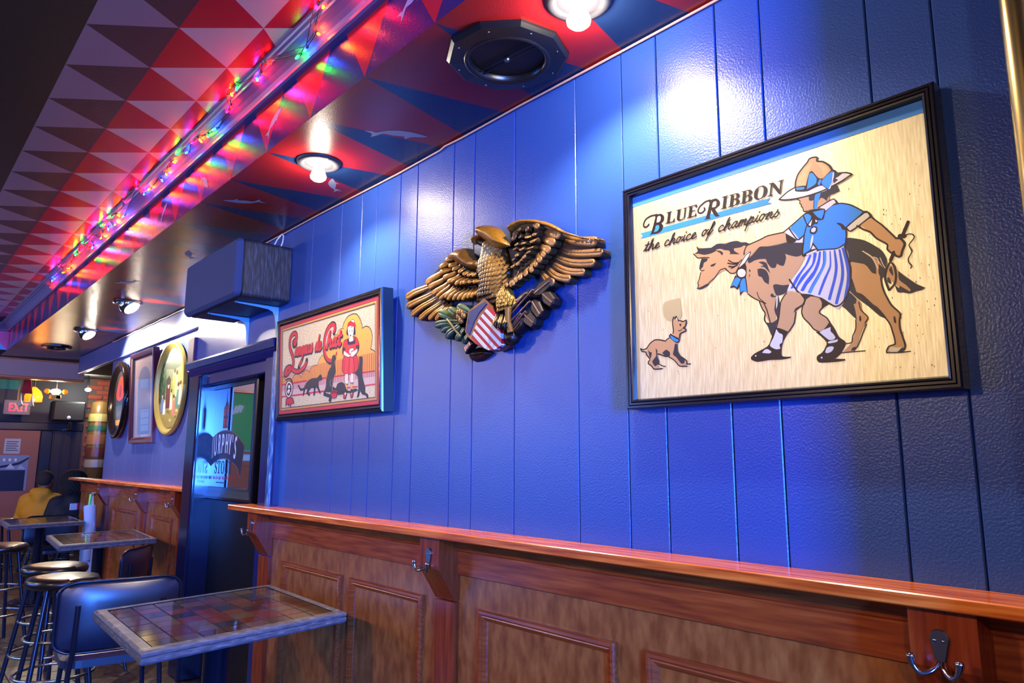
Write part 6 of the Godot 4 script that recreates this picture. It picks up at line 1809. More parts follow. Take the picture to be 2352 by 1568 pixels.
# ------------------------------------------------------------------ mirror sign in the doorway
func mirror_sign() -> void:
	var o := thing("mirror_sign", "dark framed bar mirror lettered in white on a dark arched shield, on the door", "mirror", Vector3(-4.60, 1.4675, -0.084))
	var b := B.new()
	b.frame(-0.52, 0.52, -0.385, 0.385, [Vector2(0, 0.0), Vector2(0, 0.030), Vector2(0.006, 0.036), Vector2(0.020, 0.036), Vector2(0.060, 0.026), Vector2(0.076, 0.024), Vector2(0.080, 0.016)])
	obj("frame", b.done(), M.black_frame, o)
	obj("glass", span(Vector3(-0.445, -0.31, 0.006), Vector3(0.445, 0.31, 0.018)), M.mirror, o)
	var ink := Ink.new()
	var navy := lin("10122c")
	var cx := 0.012
	# tower above the shield
	ink.fill(PackedVector2Array([Vector2(cx - 0.045, 0.055), Vector2(cx - 0.045, 0.19), Vector2(cx + 0.035, 0.20), Vector2(cx + 0.035, 0.055)]), lin("6a1c10"), false)
	ink.fill(PackedVector2Array([Vector2(cx - 0.035, 0.19), Vector2(cx - 0.012, 0.225), Vector2(cx - 0.004, 0.305), Vector2(cx + 0.006, 0.228), Vector2(cx + 0.028, 0.20)]), lin("1c1420"), false)
	for k in 3: ink.rect(cx - 0.03 + k * 0.022, 0.075, cx - 0.018 + k * 0.022, 0.175, lin("c05018") if k != 1 else lin("2a0c10"))
	ink.rect(cx - 0.045, 0.118, cx + 0.035, 0.132, lin("241014"))
	# arched shield
	var top := PackedVector2Array()
	for k in 13:
		var t := k / 12.0
		top.append(Vector2(lerpf(-0.33, 0.33, t) + cx, 0.045 - 0.10 * pow(2 * t - 1, 2)))
	for k in 13:
		var t := 1.0 - k / 12.0
		var drop := 0.0
		if k == 0 or k == 12: drop = -0.03
		top.append(Vector2(lerpf(-0.29, 0.29, t) + cx, -0.135 - 0.085 * pow(2 * t - 1, 2) + drop))
	ink.fill(top, lin("7a4a38"), false)
	var ins := B.inset(_ccw(top.duplicate()), 0.007)
	ink.fill(ins, navy, false)
	var word := "MURPHY'S"
	var xs := [-0.225, -0.155, -0.090, -0.030, 0.030, 0.090, 0.140, 0.178]
	for k in word.length():
		var x: float = xs[k] + cx
		var u := (x - cx) / 0.30
		var ang := -0.36 * u
		ink.text(word[k], Transform2D(Vector2(cos(ang), sin(ang)) * 0.058, Vector2(-sin(ang) * 0.4, 1.0) * (0.115 + 0.025 * absf(u)), Vector2(x - 0.02, -0.098 - 0.085 * u * u)), lin("d0d8e8"), false)
	ink.text("STOUT", Transform2D(Vector2(0.062, 0), Vector2(0, 0.078), Vector2(cx - 0.145, -0.225)), navy, true)
	# worn red line of small lettering, no longer legible
	for k in 17:
		var x := -0.21 + k * 0.026 + cx
		ink.rect(x, -0.262 + 0.003 * (k % 3), x + 0.007, -0.240, lin("a02418"))
		if k % 3 != 1: ink.rect(x, -0.256, x + 0.018, -0.250, lin("a02418"))
		if k % 2 == 0: ink.rect(x + 0.012, -0.262, x + 0.018, -0.242, lin("a02418"))
	for k in 14: ink.rect(-0.10 + k * 0.011 + cx, -0.283, -0.093 + k * 0.011 + cx, -0.276, lin("2a1c20"))
	var p := obj("print", ink.b.done(), M.print, o)
	p.position.z = 0.0183

# ------------------------------------------------------------------ pictures on the far wall
func far_pictures() -> void:
	# oval tin tray, painted
	var o := thing("oval_tray", "oval gilt rimmed tray painted with garden figures, rightmost of the far pictures", "tray", Vector3(-6.40, 1.92, -0.258))
	o.rotation.x = 0.02
	var face := Basis(Vector3(1, 0, 0), Vector3(0, 0, -1), Vector3(0, 1, 0))     # lathe axis y becomes z
	var b := B.new()
	b.xf = Transform3D(Basis(Vector3(1, 0, 0), Vector3(0, 0, 1), Vector3(0, -1, 0)), Vector3.ZERO)
	b.lathe([Vector2(0.0, 0.006), Vector2(0.34, 0.008), Vector2(0.365, 0.030), Vector2(0.385, 0.038), Vector2(0.397, 0.030), Vector2(0.392, 0.0)], 48, true, Vector3.ZERO, 1.0, 1.0)
	obj("dish", b.done(), mat("tray_gold", "a89448", 0.3, 0.3), o)
	var ink := Ink.new()
	var R := 0.335
	ink.dot(Vector2.ZERO, Vector2(R, R), lin("7c7038"), 48)
	var clip := PackedVector2Array()
	for k in 48: clip.append(Vector2(cos(TAU * k / 48), sin(TAU * k / 48)) * R)
	var put := func(p: PackedVector2Array, c: Color) -> void:
		for q in Geometry2D.intersect_polygons(p, clip): ink.fill(q, c, false)
	put.call(pv([-340, 60, 340, 60, 340, 340, -340, 340]), lin("5c6446"))
	put.call(pv([-60, 250, 160, 250, 240, 340, -60, 340]), lin("b06a2c"))
	put.call(pv([-340, 140, -140, 170, 60, 150, 300, 170, 300, 210, -340, 230]), lin("34432c"))
	put.call(pv([-340, -120, -160, -120, -120, 60, -170, 200, -340, 220]), lin("20401c"))
	put.call(pv([-120, -100, -20, -100, -10, 70, -60, 110, -120, 80]), lin("1c1410"))
	put.call(pv([40, -60, 330, -60, 330, 130, 40, 130]), lin("948444"))
	put.call(pv([-340, -180, 340, -170, 340, -340, -340, -340]), lin("8a7834"))
	for k in 26:
		var g := Vector2(rng.randf_range(-0.30, 0.30), rng.randf_range(-0.31, -0.19))
		if g.length() < 0.3: ink.dot(g, Vector2(0.03, 0.014), [lin("7a7030"), lin("b4a454"), lin("5c5c28")][k % 3], 8)
	for k in 40:
		var g := Vector2(rng.randf_range(-0.32, -0.16), rng.randf_range(-0.1, 0.2))
		if g.length() < 0.32: ink.dot(g, Vector2(0.016, 0.018), [lin("2c5424"), lin("3f6a30"), lin("162c14")][k % 3], 8)
	for f: Array in [[-0.215, -0.13, 0.8, "5c6c94"], [-0.15, -0.16, 0.7, "c8c8b8"], [-0.06, -0.08, 1.1, "502018"], [0.03, -0.12, 0.8, "d0b090"], [0.09, 0.02, 1.0, "7c8a40"], [0.15, 0.0, 1.0, "c0b070"], [0.10, -0.17, 0.8, "b06858"], [0.20, -0.10, 1.0, "4c7468"], [0.255, -0.08, 0.9, "a8a890"]]:
		var s: float = f[2] * 0.1
		var at := Vector2(f[0], f[1])
		ink.fill(PackedVector2Array([at + Vector2(-0.5, -0.8) * s, at + Vector2(0.5, -0.8) * s, at + Vector2(0.38, 0.3) * s, at + Vector2(0.2, 0.75) * s, at + Vector2(-0.2, 0.75) * s, at + Vector2(-0.38, 0.3) * s]), lin(f[3]))
		ink.dot(at + Vector2(0, 1.0) * s, Vector2(0.24, 0.3) * s, lin("c49a74"), 10)
		ink.dot(at + Vector2(0, 1.16) * s, Vector2(0.27, 0.2) * s, lin("3a2618"), 10)
	var p := obj("painting", ink.b.done(), M.print, o)
	p.position.z = 0.011
	# framed picture
	o = thing("framed_picture", "tall reddish brown frame around a glazed arched picture, between the two oval trays", "picture", Vector3(-7.17, 1.895, -0.268))
	o.rotation.x = 0.06
	b = B.new()
	b.frame(-0.375, 0.375, -0.42, 0.42, [Vector2(0, 0), Vector2(0, 0.05), Vector2(0.008, 0.056), Vector2(0.03, 0.052), Vector2(0.045, 0.045), Vector2(0.055, 0.030)])
	obj("frame", b.done(), mat("frame_red", "4c1c28", 0.22), o)
	ink = Ink.new()
	ink.rect(-0.33, -0.375, 0.33, 0.375, lin("b88454"))
	var arch := PackedVector2Array()
	for k in 17: arch.append(Vector2(0.20 * cos(PI * k / 16), 0.12 + 0.16 * sin(PI * k / 16)))
	arch.append(Vector2(-0.20, -0.34))
	arch.append(Vector2(0.20, -0.34))
	ink.fill(arch, lin("4c3c50"), false)
	ink.rect(-0.16, -0.10, 0.16, 0.08, lin("7c4024"))
	ink.rect(-0.12, 0.08, 0.12, 0.16, lin("6c6c8c"))
	ink.rect(-0.10, -0.32, 0.16, -0.12, lin("8a98b8"))  # pale grid stands in for a window reflected in the glass
	for k in 5: ink.rect(-0.10 + k * 0.06, -0.32, -0.092 + k * 0.06, -0.12, lin("3c4460"))
	for k in 4: ink.rect(-0.10, -0.32 + k * 0.06, 0.16, -0.312 + k * 0.06, lin("3c4460"))
	ink.rect(-0.08, -0.365, 0.14, -0.345, lin("c8c8c8"))
	obj("picture", ink.b.done(), M.print, o).position.z = 0.024
	obj("glass", span(Vector3(-0.335, -0.38, 0.027), Vector3(0.335, 0.38, 0.0285)), M.pane, o)
	# dark oval tray
	o = thing("oval_tray", "dark oval tray with shiny rim and red picture, leftmost of the far pictures", "tray", Vector3(-8.02, 1.915, -0.258))
	o.rotation.x = 0.02
	b = B.new()
	b.xf = Transform3D(Basis(Vector3(1, 0, 0), Vector3(0, 0, 1), Vector3(0, -1, 0)), Vector3.ZERO)
	b.lathe([Vector2(0.0, 0.01), Vector2(0.255, 0.012), Vector2(0.29, 0.045), Vector2(0.31, 0.058), Vector2(0.33, 0.050), Vector2(0.325, 0.0)], 48, true, Vector3.ZERO, 0.97, 1.17)
	obj("dish", b.done(), mat("tray_dark", "241a18", 0.12, 0.5), o)
	ink = Ink.new()
	ink.dot(Vector2.ZERO, Vector2(0.24, 0.29), lin("2c3030"), 40)
	ink.fill(pv([-150, 60, -60, 210, 60, 230, 140, 120, 120, 20, 0, -10, -110, 10]), lin("a83418"))
	ink.dot(Vector2(0.01, 0.09), Vector2(0.05, 0.07), lin("6c2414"), 14)
	ink.fill(pv([-130, -200, 110, -200, 130, -60, -130, -60]), lin("3c4444"))
	ink.fill(pv([-90, -250, 90, -250, 110, -200, -110, -200]), lin("d89018"))
	obj("painting", ink.b.done(), M.print_gloss, o).position.z = 0.016
# ------------------------------------------------------------------ tables, chairs, stools
func furniture() -> void:
	var t := table("pub table with a tiled top and dark wooden rim, nearest the camera beside the panelling", Vector3(-2.943, 0, 0.504))
	copy(t, "pub table with a tiled top, second from the camera, beyond the door post", Vector3(-6.28, 0, 0.20), -0.04).scale = Vector3(1.08, 1, 0.84)
	copy(t, "pub table with a tiled top, farthest of the three, in front of the two people", Vector3(-8.28, 0, 0.28), 0.0).scale = Vector3(1.05, 1, 0.80)
	chair("black vinyl chair with a wide padded back behind the nearest table", Vector3(-3.70, 0, 0.665), PI - 0.10, false)
	var c := chair("black chair behind the farthest table, only its top edge showing", Vector3(-9.05, 0, 0.06), 0.05, true)
	c.scale.y = 0.93
	copy(c, "black chair with a studded back under the edge of the second table", Vector3(-5.48, 0, 0.13), -2.2).scale = Vector3(1, 0.93, 1)
	var s := stool("round topped black bar stool just behind the nearest chair", Vector3(-4.62, 0, 0.73))
	copy(s, "round topped black bar stool between the nearest chair and the second table", Vector3(-5.15, 0, 0.68), 0.5)
	copy(s, "round topped bar stool farther back at the left edge, beside the second table", Vector3(-6.6, 0, 0.78), 0.3)
	copy(s, "round topped bar stool beside the farthest table at the left edge", Vector3(-7.5, 0, 0.86), 0.9)
	copy(s, "round topped bar stool farthest back at the left edge", Vector3(-9.4, 0, 0.5), 0.2)
	coat()

func table(label: String, at: Vector3) -> Node3D:
	var o := thing("table", label, "table", at, 0.0, "tiled pub tables")
	var eu := Vector3(0.795, 0, 0.036)        # the top is slightly out of square
	var ev := Vector3(0.142, 0, 0.772)
	var P := func(u: float, v: float, y: float) -> Vector3: return eu * u + ev * v + Vector3(0, y, 0)
	var y := 0.75
	# rim of four boards, mitred, with a double bead
	var prof := [[0.042, 0.0], [0.010, 0.0], [0.003, -0.003], [0.0, -0.008], [0.0, -0.015], [0.004, -0.018], [0.0, -0.021], [0.0, -0.034], [0.004, -0.040], [0.042, -0.040]]
	for k in 4:
		var b := B.new()
		for i in prof.size() - 1:
			var q: Array = []
			for e: Array in [prof[i], prof[i + 1]]:
				var d: float = e[0] / 0.79
				var lo := -0.5 + d
				var hi := 0.5 - d
				var co := [Vector2(lo, lo), Vector2(hi, lo), Vector2(hi, hi), Vector2(lo, hi)]
				q.append(P.call(co[k].x, co[k].y, y + e[1]))
				q.append(P.call(co[(k + 1) % 4].x, co[(k + 1) % 4].y, y + e[1]))
			b.quad(q[0], q[1], q[3], q[2])
		obj("rim", b.done(), M.rim_wood, o)
	var b := B.new()
	var m := 0.44
	var bed := [P.call(-m, -m, y - 0.006), P.call(m, -m, y - 0.006), P.call(m, m, y - 0.006), P.call(-m, m, y - 0.006)]
	b.quad(bed[3], bed[2], bed[1], bed[0])
	for k in 4:
		var k2 := (k + 1) % 4
		b.quad(bed[k], bed[k2], bed[k2] - Vector3(0, 0.03, 0), bed[k] - Vector3(0, 0.03, 0))
	b.quad(bed[0] - Vector3(0, 0.03, 0), bed[1] - Vector3(0, 0.03, 0), bed[2] - Vector3(0, 0.03, 0), bed[3] - Vector3(0, 0.03, 0))
	obj("bed", b.done(), M.grout, o)
	var kinds := ["umber", "russet", "olive", "brick", "slate", "tan"]
	# border strips and a field of tiles laid in random colours
	var n := 8
	var s := 0.888 / n
	for i in n:
		for j in n:
			var u0 := -0.444 + i * s
			var v0 := -0.444 + j * s
			var g := 0.0024
			var edge := i == 0 or j == 0 or i == n - 1 or j == n - 1
			var kind: String = ["umber", "olive", "umber", "tan", "olive"][rng.randi() % 5] if edge else ["russet", "brick", "umber", "slate", "russet", "tan", "brick"][rng.randi() % 7]
			var h: float = y - 0.002 + rng.randf_range(-0.0004, 0.0004)
			b = B.new()
			var a := [P.call(u0 + g, v0 + g, h), P.call(u0 + s - g, v0 + g, h), P.call(u0 + s - g, v0 + s - g, h), P.call(u0 + g, v0 + s - g, h)]
			var dn := Vector3(0, -0.0035, 0)
			var c: Vector3 = (a[0] + a[2]) * 0.5
			var top: Array = []
			for q: Vector3 in a: top.append(q.lerp(c, 0.03))
			b.quad(top[3], top[2], top[1], top[0])
			for k in 4:
				var k2 := (k + 1) % 4
				b.quad(a[k] + dn, top[k], top[k2], a[k2] + dn)
			obj("tile", b.done(), M["tile_" + kind], o)
	b = B.new()
	b.lathe([Vector2(0.05, 0.03), Vector2(0.05, 0.69), Vector2(0.12, 0.70), Vector2(0.12, 0.712), Vector2(0, 0.712)], 24)
	obj("pedestal", b.done(), M.black_metal, o)
	b = B.new()
	b.lathe([Vector2(0.0, 0.0), Vector2(0.24, 0.0), Vector2(0.245, 0.012), Vector2(0.22, 0.022), Vector2(0.07, 0.04), Vector2(0.0, 0.045)], 32)
	obj("base", b.done(), M.black_metal, o)
	return o

func chair(label: String, at: Vector3, turn: float, studs: bool) -> Node3D:
	var o := thing("chair", label, "chair", at, turn, "black padded chairs")     # faces +x; its origin is under the back
	# padded back: a rounded slab curved round the sitter
	var b := B.new()
	b.smooth = true
	var nu := 28
	var nv := 14
	var rows: Array = []
	for side in 2:
		var g: Array = []
		for i in nu + 1:
			var col: Array = []
			for j in nv + 1:
				var a := lerpf(-1, 1, float(i) / nu)
				var c := lerpf(-1, 1, float(j) / nv)
				# map the square to a rounded rectangle
				var rr := 0.36
				var qx := a
				var qy := c
				var ax := maxf(absf(a) - (1 - rr), 0.0) / rr
				var ay := maxf(absf(c) - (1 - rr), 0.0) / rr
				var l := sqrt(ax * ax + ay * ay)
				if l > 1e-4:
					var f := maxf(ax, ay) / l
					qx = signf(a) * (minf(absf(a), 1 - rr) + ax * f * rr)
					qy = signf(c) * (minf(absf(c), 1 - rr) + ay * f * rr)
				var dome := (1 - pow(absf(a), 3.2)) * (1 - pow(absf(c), 3.2))
				var z := qx * 0.25
				var bend := 0.02 * qx * qx
				col.append(Vector3((0.026 * dome if side == 0 else -0.030 * dome) + bend - 0.006 * qy, 0.645 + qy * 0.15, z))
			g.append(col)
		rows.append(g)
	for side in 2:
		for i in nu:
			for j in nv:
				var q := [rows[side][i][j], rows[side][i + 1][j], rows[side][i + 1][j + 1], rows[side][i][j + 1]]
				if side == 0: b.quad(q[3], q[2], q[1], q[0])
				else: b.quad(q[0], q[1], q[2], q[3])
	obj("backrest", b.done(), M.vinyl, o)
	# metal edge band round the pad
	var ring: Array = []
	for i in nu + 1: ring.append(rows[0][i][nv])
	for j in range(nv - 1, -1, -1): ring.append(rows[0][nu][j])
	for i in range(nu - 1, -1, -1): ring.append(rows[0][i][0])
	for j in range(1, nv): ring.append(rows[0][0][j])
	b = B.new()
	b.tube(ring, 0.006, 8, true)
	obj("edge_band", b.done(), M.black_metal, o)
	for k in (4 if studs else 0):
		b = B.new()
		b.ball(Vector3(-0.020, 0.60 + 0.09 * (k / 2), -0.09 + 0.18 * (k % 2)), Vector3(0.005, 0.006, 0.006), 8)
		obj("stud", b.done(), M.chrome, o)
	b = B.new()
	b.xf = Transform3D(Basis(Vector3(1, 0, 0), Vector3(0, 0, -1), Vector3(0, 1, 0)), Vector3(0.24, 0.0, 0))
	b.prism(rounded(0.40, 0.42, 0.08), 0.425, 0.475, 0.018)
	obj("seat", b.done(), M.vinyl, o)
	for s: int in [-1, 1]:
		obj("rear_leg", tub([Vector3(-0.018, 0.70, s * 0.17), Vector3(-0.01, 0.5, s * 0.175), Vector3(0.03, 0.42, s * 0.18), Vector3(0.0, 0.22, s * 0.19), Vector3(-0.05, 0.0, s * 0.20)], 0.011), M.black_metal, o)
		obj("front_leg", tub([Vector3(0.40, 0.43, s * 0.17), Vector3(0.42, 0.2, s * 0.185), Vector3(0.44, 0.0, s * 0.20)], 0.011), M.black_metal, o)
		obj("side_rail", tub([Vector3(0.03, 0.418, s * 0.178), Vector3(0.40, 0.418, s * 0.17)], 0.010), M.black_metal, o)
	return o

func stool(label: String, at: Vector3) -> Node3D:
	var o := thing("bar_stool", label, "stool", at, 0.0, "round bar stools")
	var b := B.new()
	b.lathe([Vector2(0.0, 0.655), Vector2(0.16, 0.655), Vector2(0.172, 0.665), Vector2(0.176, 0.685), Vector2(0.165, 0.704), Vector2(0.12, 0.712), Vector2(0.0, 0.708)], 32)
	obj("seat", b.done(), M.stool_seat, o)
	for k in 4:
		var a := TAU * (k + 0.5) / 4
		var d := Vector3(cos(a), 0, sin(a))
		obj("leg", tub([d * 0.115 + Vector3(0, 0.66, 0), d * 0.225], 0.0125, 10), M.black_metal, o)
	for h: Array in [[0.22, 0.188], [0.40, 0.158]]:
		var ring: Array = []
		for k in 24: ring.append(Vector3(cos(TAU * k / 24) * h[1], h[0], sin(TAU * k / 24) * h[1]))
		b = B.new()
		b.tube(ring, 0.008, 8, true)
		obj("foot_ring", b.done(), M.steel, o)
	return o

func coat() -> void:
	# a pale blue coat hanging in folds from the far hook
	var o := thing("coat", "pale blue coat hanging in folds from a hook on the far panelling", "coat", Vector3(-8.2, 1.0, -0.15))
	var b := B.new()
	b.smooth = true
	var n := 36
	var m := 18
	var g: Array = []
	for j in m + 1:
		var t := float(j) / m
		var row: Array = []
		for i in n:
			var a := TAU * i / n
			var w := lerpf(0.05, 0.20, smoothstep(0.0, 0.35, t)) * (1.0 + 0.10 * t)
			var fold := 1.0 + 0.16 * sin(a * 5 + t * 2.0) * smoothstep(0.05, 0.5, t)
			row.append(Vector3(cos(a) * w * fold, -0.02 - t * 0.78 - 0.02 * sin(a * 3), 0.035 + sin(a) * w * 0.12 * fold))
		g.append(row)
	for j in m:
		for i in n:
			var i2 := (i + 1) % n
			b.quad(g[j][i], g[j][i2], g[j + 1][i2], g[j + 1][i])
	obj("body", b.done(), mat("coat_cloth", "8fa6d0", 0.8), o)
	b = B.new()
	b.tube([Vector3(0.13, -0.12, 0.07), Vector3(0.19, -0.35, 0.06), Vector3(0.19, -0.62, 0.06)], [0.055, 0.05, 0.042], 12)
	obj("sleeve", b.done(), M.coat_cloth, o)
	b = B.new()
	b.tube([Vector3(0.02, -0.02, 0.05), Vector3(0.12, -0.14, 0.075), Vector3(0.10, -0.5, 0.08)], 0.012, 8)
	obj("lit_edge", b.done(), mat("coat_lit_green", "3fae6c", 0.6), o)  # green light along the coat's edge, put into its colour
# ------------------------------------------------------------------ the far end of the room
func far_end() -> void:
	var bm := thing("ceiling_beam", "wooden beam with orange mouldings across the room at the far end", "beam", Vector3(-10.95, 2.46, 1.0))
	obj("board", span(Vector3(-0.06, -0.105, -1.45), Vector3(0.06, 0.105, 2.0)), mat("beam_wood", "94746a", 0.5), bm)
	for y: float in [0.12, -0.115]:
		obj("moulding", span(Vector3(-0.08, y - 0.016, -1.45), Vector3(0.08, y + 0.016, 2.0), 0.008), mat("beam_orange", "b06430", 0.4), bm)
	# end wall
	var wf := struct("wall_end")
	var dark := mat("end_dark", "16121a", 0.6)
	obj("core", span(Vector3(-13.1, 0, -2.4), Vector3(-13.0, 3.0, 0.6)), dark, wf)
	obj("core", span(Vector3(-13.1, 0, 0.6), Vector3(-13.0, 1.25, 4.5)), mat("end_wood", "8a5028", 0.5), wf)
	obj("core", span(Vector3(-13.1, 2.66, 0.6), Vector3(-13.0, 3.0, 4.5)), dark, wf)
	obj("pale_panel", span(Vector3(-13.0, 0.0, -0.34), Vector3(-12.985, 1.745, 0.62)), M.pale_wall, wf)
	obj("lintel", span(Vector3(-13.0, 1.75, -0.9), Vector3(-12.96, 1.87, 0.62), 0.01), mat("lintel_dark", "201a1c", 0.3), wf)
	obj("post", span(Vector3(-13.0, 0, -0.50), Vector3(-12.95, 1.75, -0.345), 0.01), mat("post_dark", "1c1a1e", 0.35), wf)
	obj("dark_door", span(Vector3(-13.0, 0, -0.92), Vector3(-12.98, 1.85, -0.50)), mat("door_brown", "261814", 0.5), wf)
	obj("door_rail", span(Vector3(-12.985, 0, -0.94), Vector3(-12.955, 1.9, -0.90)), mat("rail_brown", "5a3320", 0.4), wf)
	for k in 3: obj("door_board", span(Vector3(-12.985, 0.1, -0.88 + k * 0.125), Vector3(-12.972, 1.80, -0.775 + k * 0.125), 0.004), M.door_brown, wf)
	# alcove behind the left wall: brick
	var br := struct("wall_alcove")
	obj("mortar", span(Vector3(-13.0, 0, -2.4), Vector3(-8.56, 3.0, -1.92)), M.mortar, br)
	obj("mortar", span(Vector3(-13.0, 0.9, -1.92), Vector3(-12.97, 2.9, -0.93)), M.mortar, br)
	var shapes: Array = []
	for k in 3: shapes.append(bx(Vector3.ZERO, Vector3(0.022, 0.062, 0.205 - 0.004 * k), 0.004))
	for j in 24:
		for i in 5:
			var z := -1.90 + i * 0.22 + (0.11 if j % 2 else 0.0)
			if z > -0.98: continue
			var q := obj("brick", shapes[(i + j) % 3], M.brick_red, br)
			q.position = Vector3(-12.962 + rng.randf_range(-0.003, 0.003), 0.95 + j * 0.075, z)
	# far windows with their daylight, seen only in the mirror
	var wi := struct("window_2")
	var b := B.new()
	b.xf = Transform3D(Basis(Vector3(0, 0, -1), Vector3(0, 1, 0), Vector3(1, 0, 0)), Vector3(-13.0, 0, 0))
	b.frame(-4.0, -0.7, 1.22, 2.66, [Vector2(0, -0.08), Vector2(0, 0.03), Vector2(0.09, 0.03), Vector2(0.09, -0.08)])
	obj("window_frame", b.done(), M.end_wood, wi)
	for z: Array in [[1.75, 0.09], [2.66, 0.10], [3.02, 0.06], [3.55, 0.09]]: obj("mullion", span(Vector3(-13.06, 1.25, z[0]), Vector3(-12.97, 2.64, z[0] + z[1])), M.end_wood, wi)
	obj("glass", span(Vector3(-13.05, 1.22, 0.75), Vector3(-13.045, 2.64, 3.95)), M.pane, wi)
	obj("transom", span(Vector3(-13.03, 1.42, 3.05), Vector3(-12.96, 1.48, 3.95)), M.end_wood, wi)
	var gb := thing("notice_board", "green board with white paper flowers hung before the far window, reflected in the mirror", "board", Vector3(-12.93, 2.02, 3.28))
	obj("board", span(Vector3(-0.01, -0.53, -0.20), Vector3(0.01, 0.53, 0.20), 0.004), mat("board_green", "1c9a44", 0.5), gb)
	for k in 14:
		b = B.new()
		b.ball(Vector3(0.014, 0.12 + 0.03 * (k % 5) + 0.02 * (k / 5), 0.02 + 0.06 * (k / 5) - 0.22 + 0.012 * (k % 5)), Vector3(0.008, 0.02, 0.02), 8)
		obj("paper_flower", b.done(), mat("paper_white", "e8eef4", 0.7) if not M.has("paper_white") else M.paper_white, gb)
	# column wrapped in labels
	var co := thing("column", "round column wrapped in gold and green labels in front of the brick wall", "column", Vector3(-12.75, 0, -1.07))
	b = B.new()
	b.lathe([Vector2(0.12, 0.0), Vector2(0.12, 1.10), Vector2(0.135, 1.12), Vector2(0.15, 1.6), Vector2(0.145, 2.0), Vector2(0.12, 2.2), Vector2(0, 2.24)], 24)
	obj("shaft", b.done(), mat("column_gold", "7c6038", 0.28, 0.3), co)
	for r: Array in [[1.20, 1.32, "8c8478"], [1.36, 1.50, "5c2c20"], [1.55, 1.70, "8a5a3c"], [1.76, 1.84, "2c5a3c"], [1.90, 2.02, "a89c58"]]:
		b = B.new()
		b.lathe([Vector2(0.154, r[0]), Vector2(0.156, (r[0] + r[1]) * 0.5), Vector2(0.152, r[1])], 24)
		obj("label_band", b.done(), mat("band_" + r[2], r[2], 0.35), co)
	# exit sign
	var ex := thing("exit_sign", "grey sign with EXIT in glowing pink red letters, at the left edge", "sign", Vector3(-12.6, 2.06, 0.04), PI * 0.5)
	obj("box", span(Vector3(-0.165, -0.105, -0.03), Vector3(0.165, 0.105, 0.03), 0.006), mat("exit_grey", "565262", 0.5), ex)
	var ink := Ink.new()
	ink.text("EXIT", Transform2D(Vector2(0.085, 0), Vector2(0, 0.115), Vector2(-0.112, -0.055)), Color.WHITE, false)
	obj("sign_letters", ink.b.done(), glow("exit_sign_glow", Color(1.0, 0.05, 0.28), 1.1), ex).position.z = 0.0305
	obj("hanger", span(Vector3(-0.01, 0.105, -0.006), Vector3(0.01, 0.52, 0.006)), M.black_paint, ex)
	# loudspeaker on the far wall
	var sp := thing("loudspeaker", "black loudspeaker with a small white badge hanging at the far end", "speaker", Vector3(-12.6, 2.03, -0.60), PI * 0.5)
	obj("cabinet", span(Vector3(-0.215, -0.15, -0.13), Vector3(0.215, 0.15, 0.13), 0.02), mat("speaker_black", "0e0e12", 0.5), sp)
	obj("grille", span(Vector3(-0.195, -0.13, 0.125), Vector3(0.195, 0.13, 0.14), 0.01), mat("grille_black", "141418", 0.7), sp)
	b = B.new()
	b.xf = Transform3D(Basis(Vector3(1, 0, 0), Vector3(0, 0, 1), Vector3(0, -1, 0)), Vector3(0.0, -0.095, 0.14))
	b.lathe([Vector2(0.026, 0.0), Vector2(0.024, 0.005), Vector2(0.0, 0.006)], 16)
	obj("badge", b.done(), mat("badge_white", "b8bcc4", 0.4), sp)
	obj("arm", tub([Vector3(0.05, -0.15, 0.0), Vector3(0.05, -0.26, -0.02), Vector3(0.05, -0.26, -0.36)], 0.02), M.steel, sp)
	# notices on the pale panel
	var n1 := thing("notice", "white printed notice on the pale far wall, above the dark poster", "notice", Vector3(-12.984, 1.51, -0.005), PI * 0.5)
	obj("sheet", span(Vector3(-0.10, -0.11, 0.0), Vector3(0.10, 0.11, 0.003)), M.paper, n1)
	ink = Ink.new()
	for k in 5: ink.rect(-0.075, 0.06 - k * 0.032, 0.075 - 0.02 * (k % 2), 0.074 - k * 0.032, lin("4c5060"))
	obj("print", ink.b.done(), M.print, n1).position.z = 0.0032
	var n2 := thing("poster", "blue grey poster with a dark lower half on the pale far wall", "poster", Vector3(-12.984, 1.12, -0.03), PI * 0.5)
	obj("sheet", span(Vector3(-0.20, -0.26, 0.0), Vector3(0.20, 0.26, 0.004)), mat("poster_grey", "70809c", 0.5), n2)
	ink = Ink.new()
	ink.rect(-0.2, -0.26, 0.17, 0.04, lin("161c34"))
	ink.fill(pv([-200, 90, 60, 150, 190, 230, 200, 210, 80, 120, -200, 60]), lin("141c2c"))
	ink.fill(pv([-80, 60, -20, 140, 40, 60]), lin("a8b4cc"))
	ink.fill(pv([60, 60, 110, 120, 170, 50]), lin("94a4c4"))
	for k in 3: ink.rect(-0.12 + k * 0.07, 0.17, -0.09 + k * 0.07, 0.21, lin("c8d0e0"))
	obj("print", ink.b.done(), M.print, n2).position.z = 0.0042
	var n3 := thing("banner", "teal cloth banner hanging behind the exit sign", "banner", Vector3(-12.98, 2.42, 0.11), PI * 0.5)
	obj("cloth", span(Vector3(-0.30, -0.075, 0.0), Vector3(0.14, 0.075, 0.012), 0.004), mat("teal_cloth", "14605c", 0.7), n3)
	# hanging lamps over the bar
	var am := thing("pendant_lamp", "amber glass bell lamp hanging beside the exit sign", "lamp", Vector3(-11.75, 2.17, -0.03))
	b = B.new()
	b.lathe([Vector2(0.105, -0.07), Vector2(0.11, 0.0), Vector2(0.085, 0.07), Vector2(0.04, 0.115), Vector2(0.015, 0.135)], 24)
	var amber := mat("amber_glass", "c07010", 0.1)
	amber.transparency = BaseMaterial3D.TRANSPARENCY_ALPHA
	amber.albedo_color = Color(0.9, 0.5, 0.08, 0.45)
	amber.cull_mode = BaseMaterial3D.CULL_DISABLED
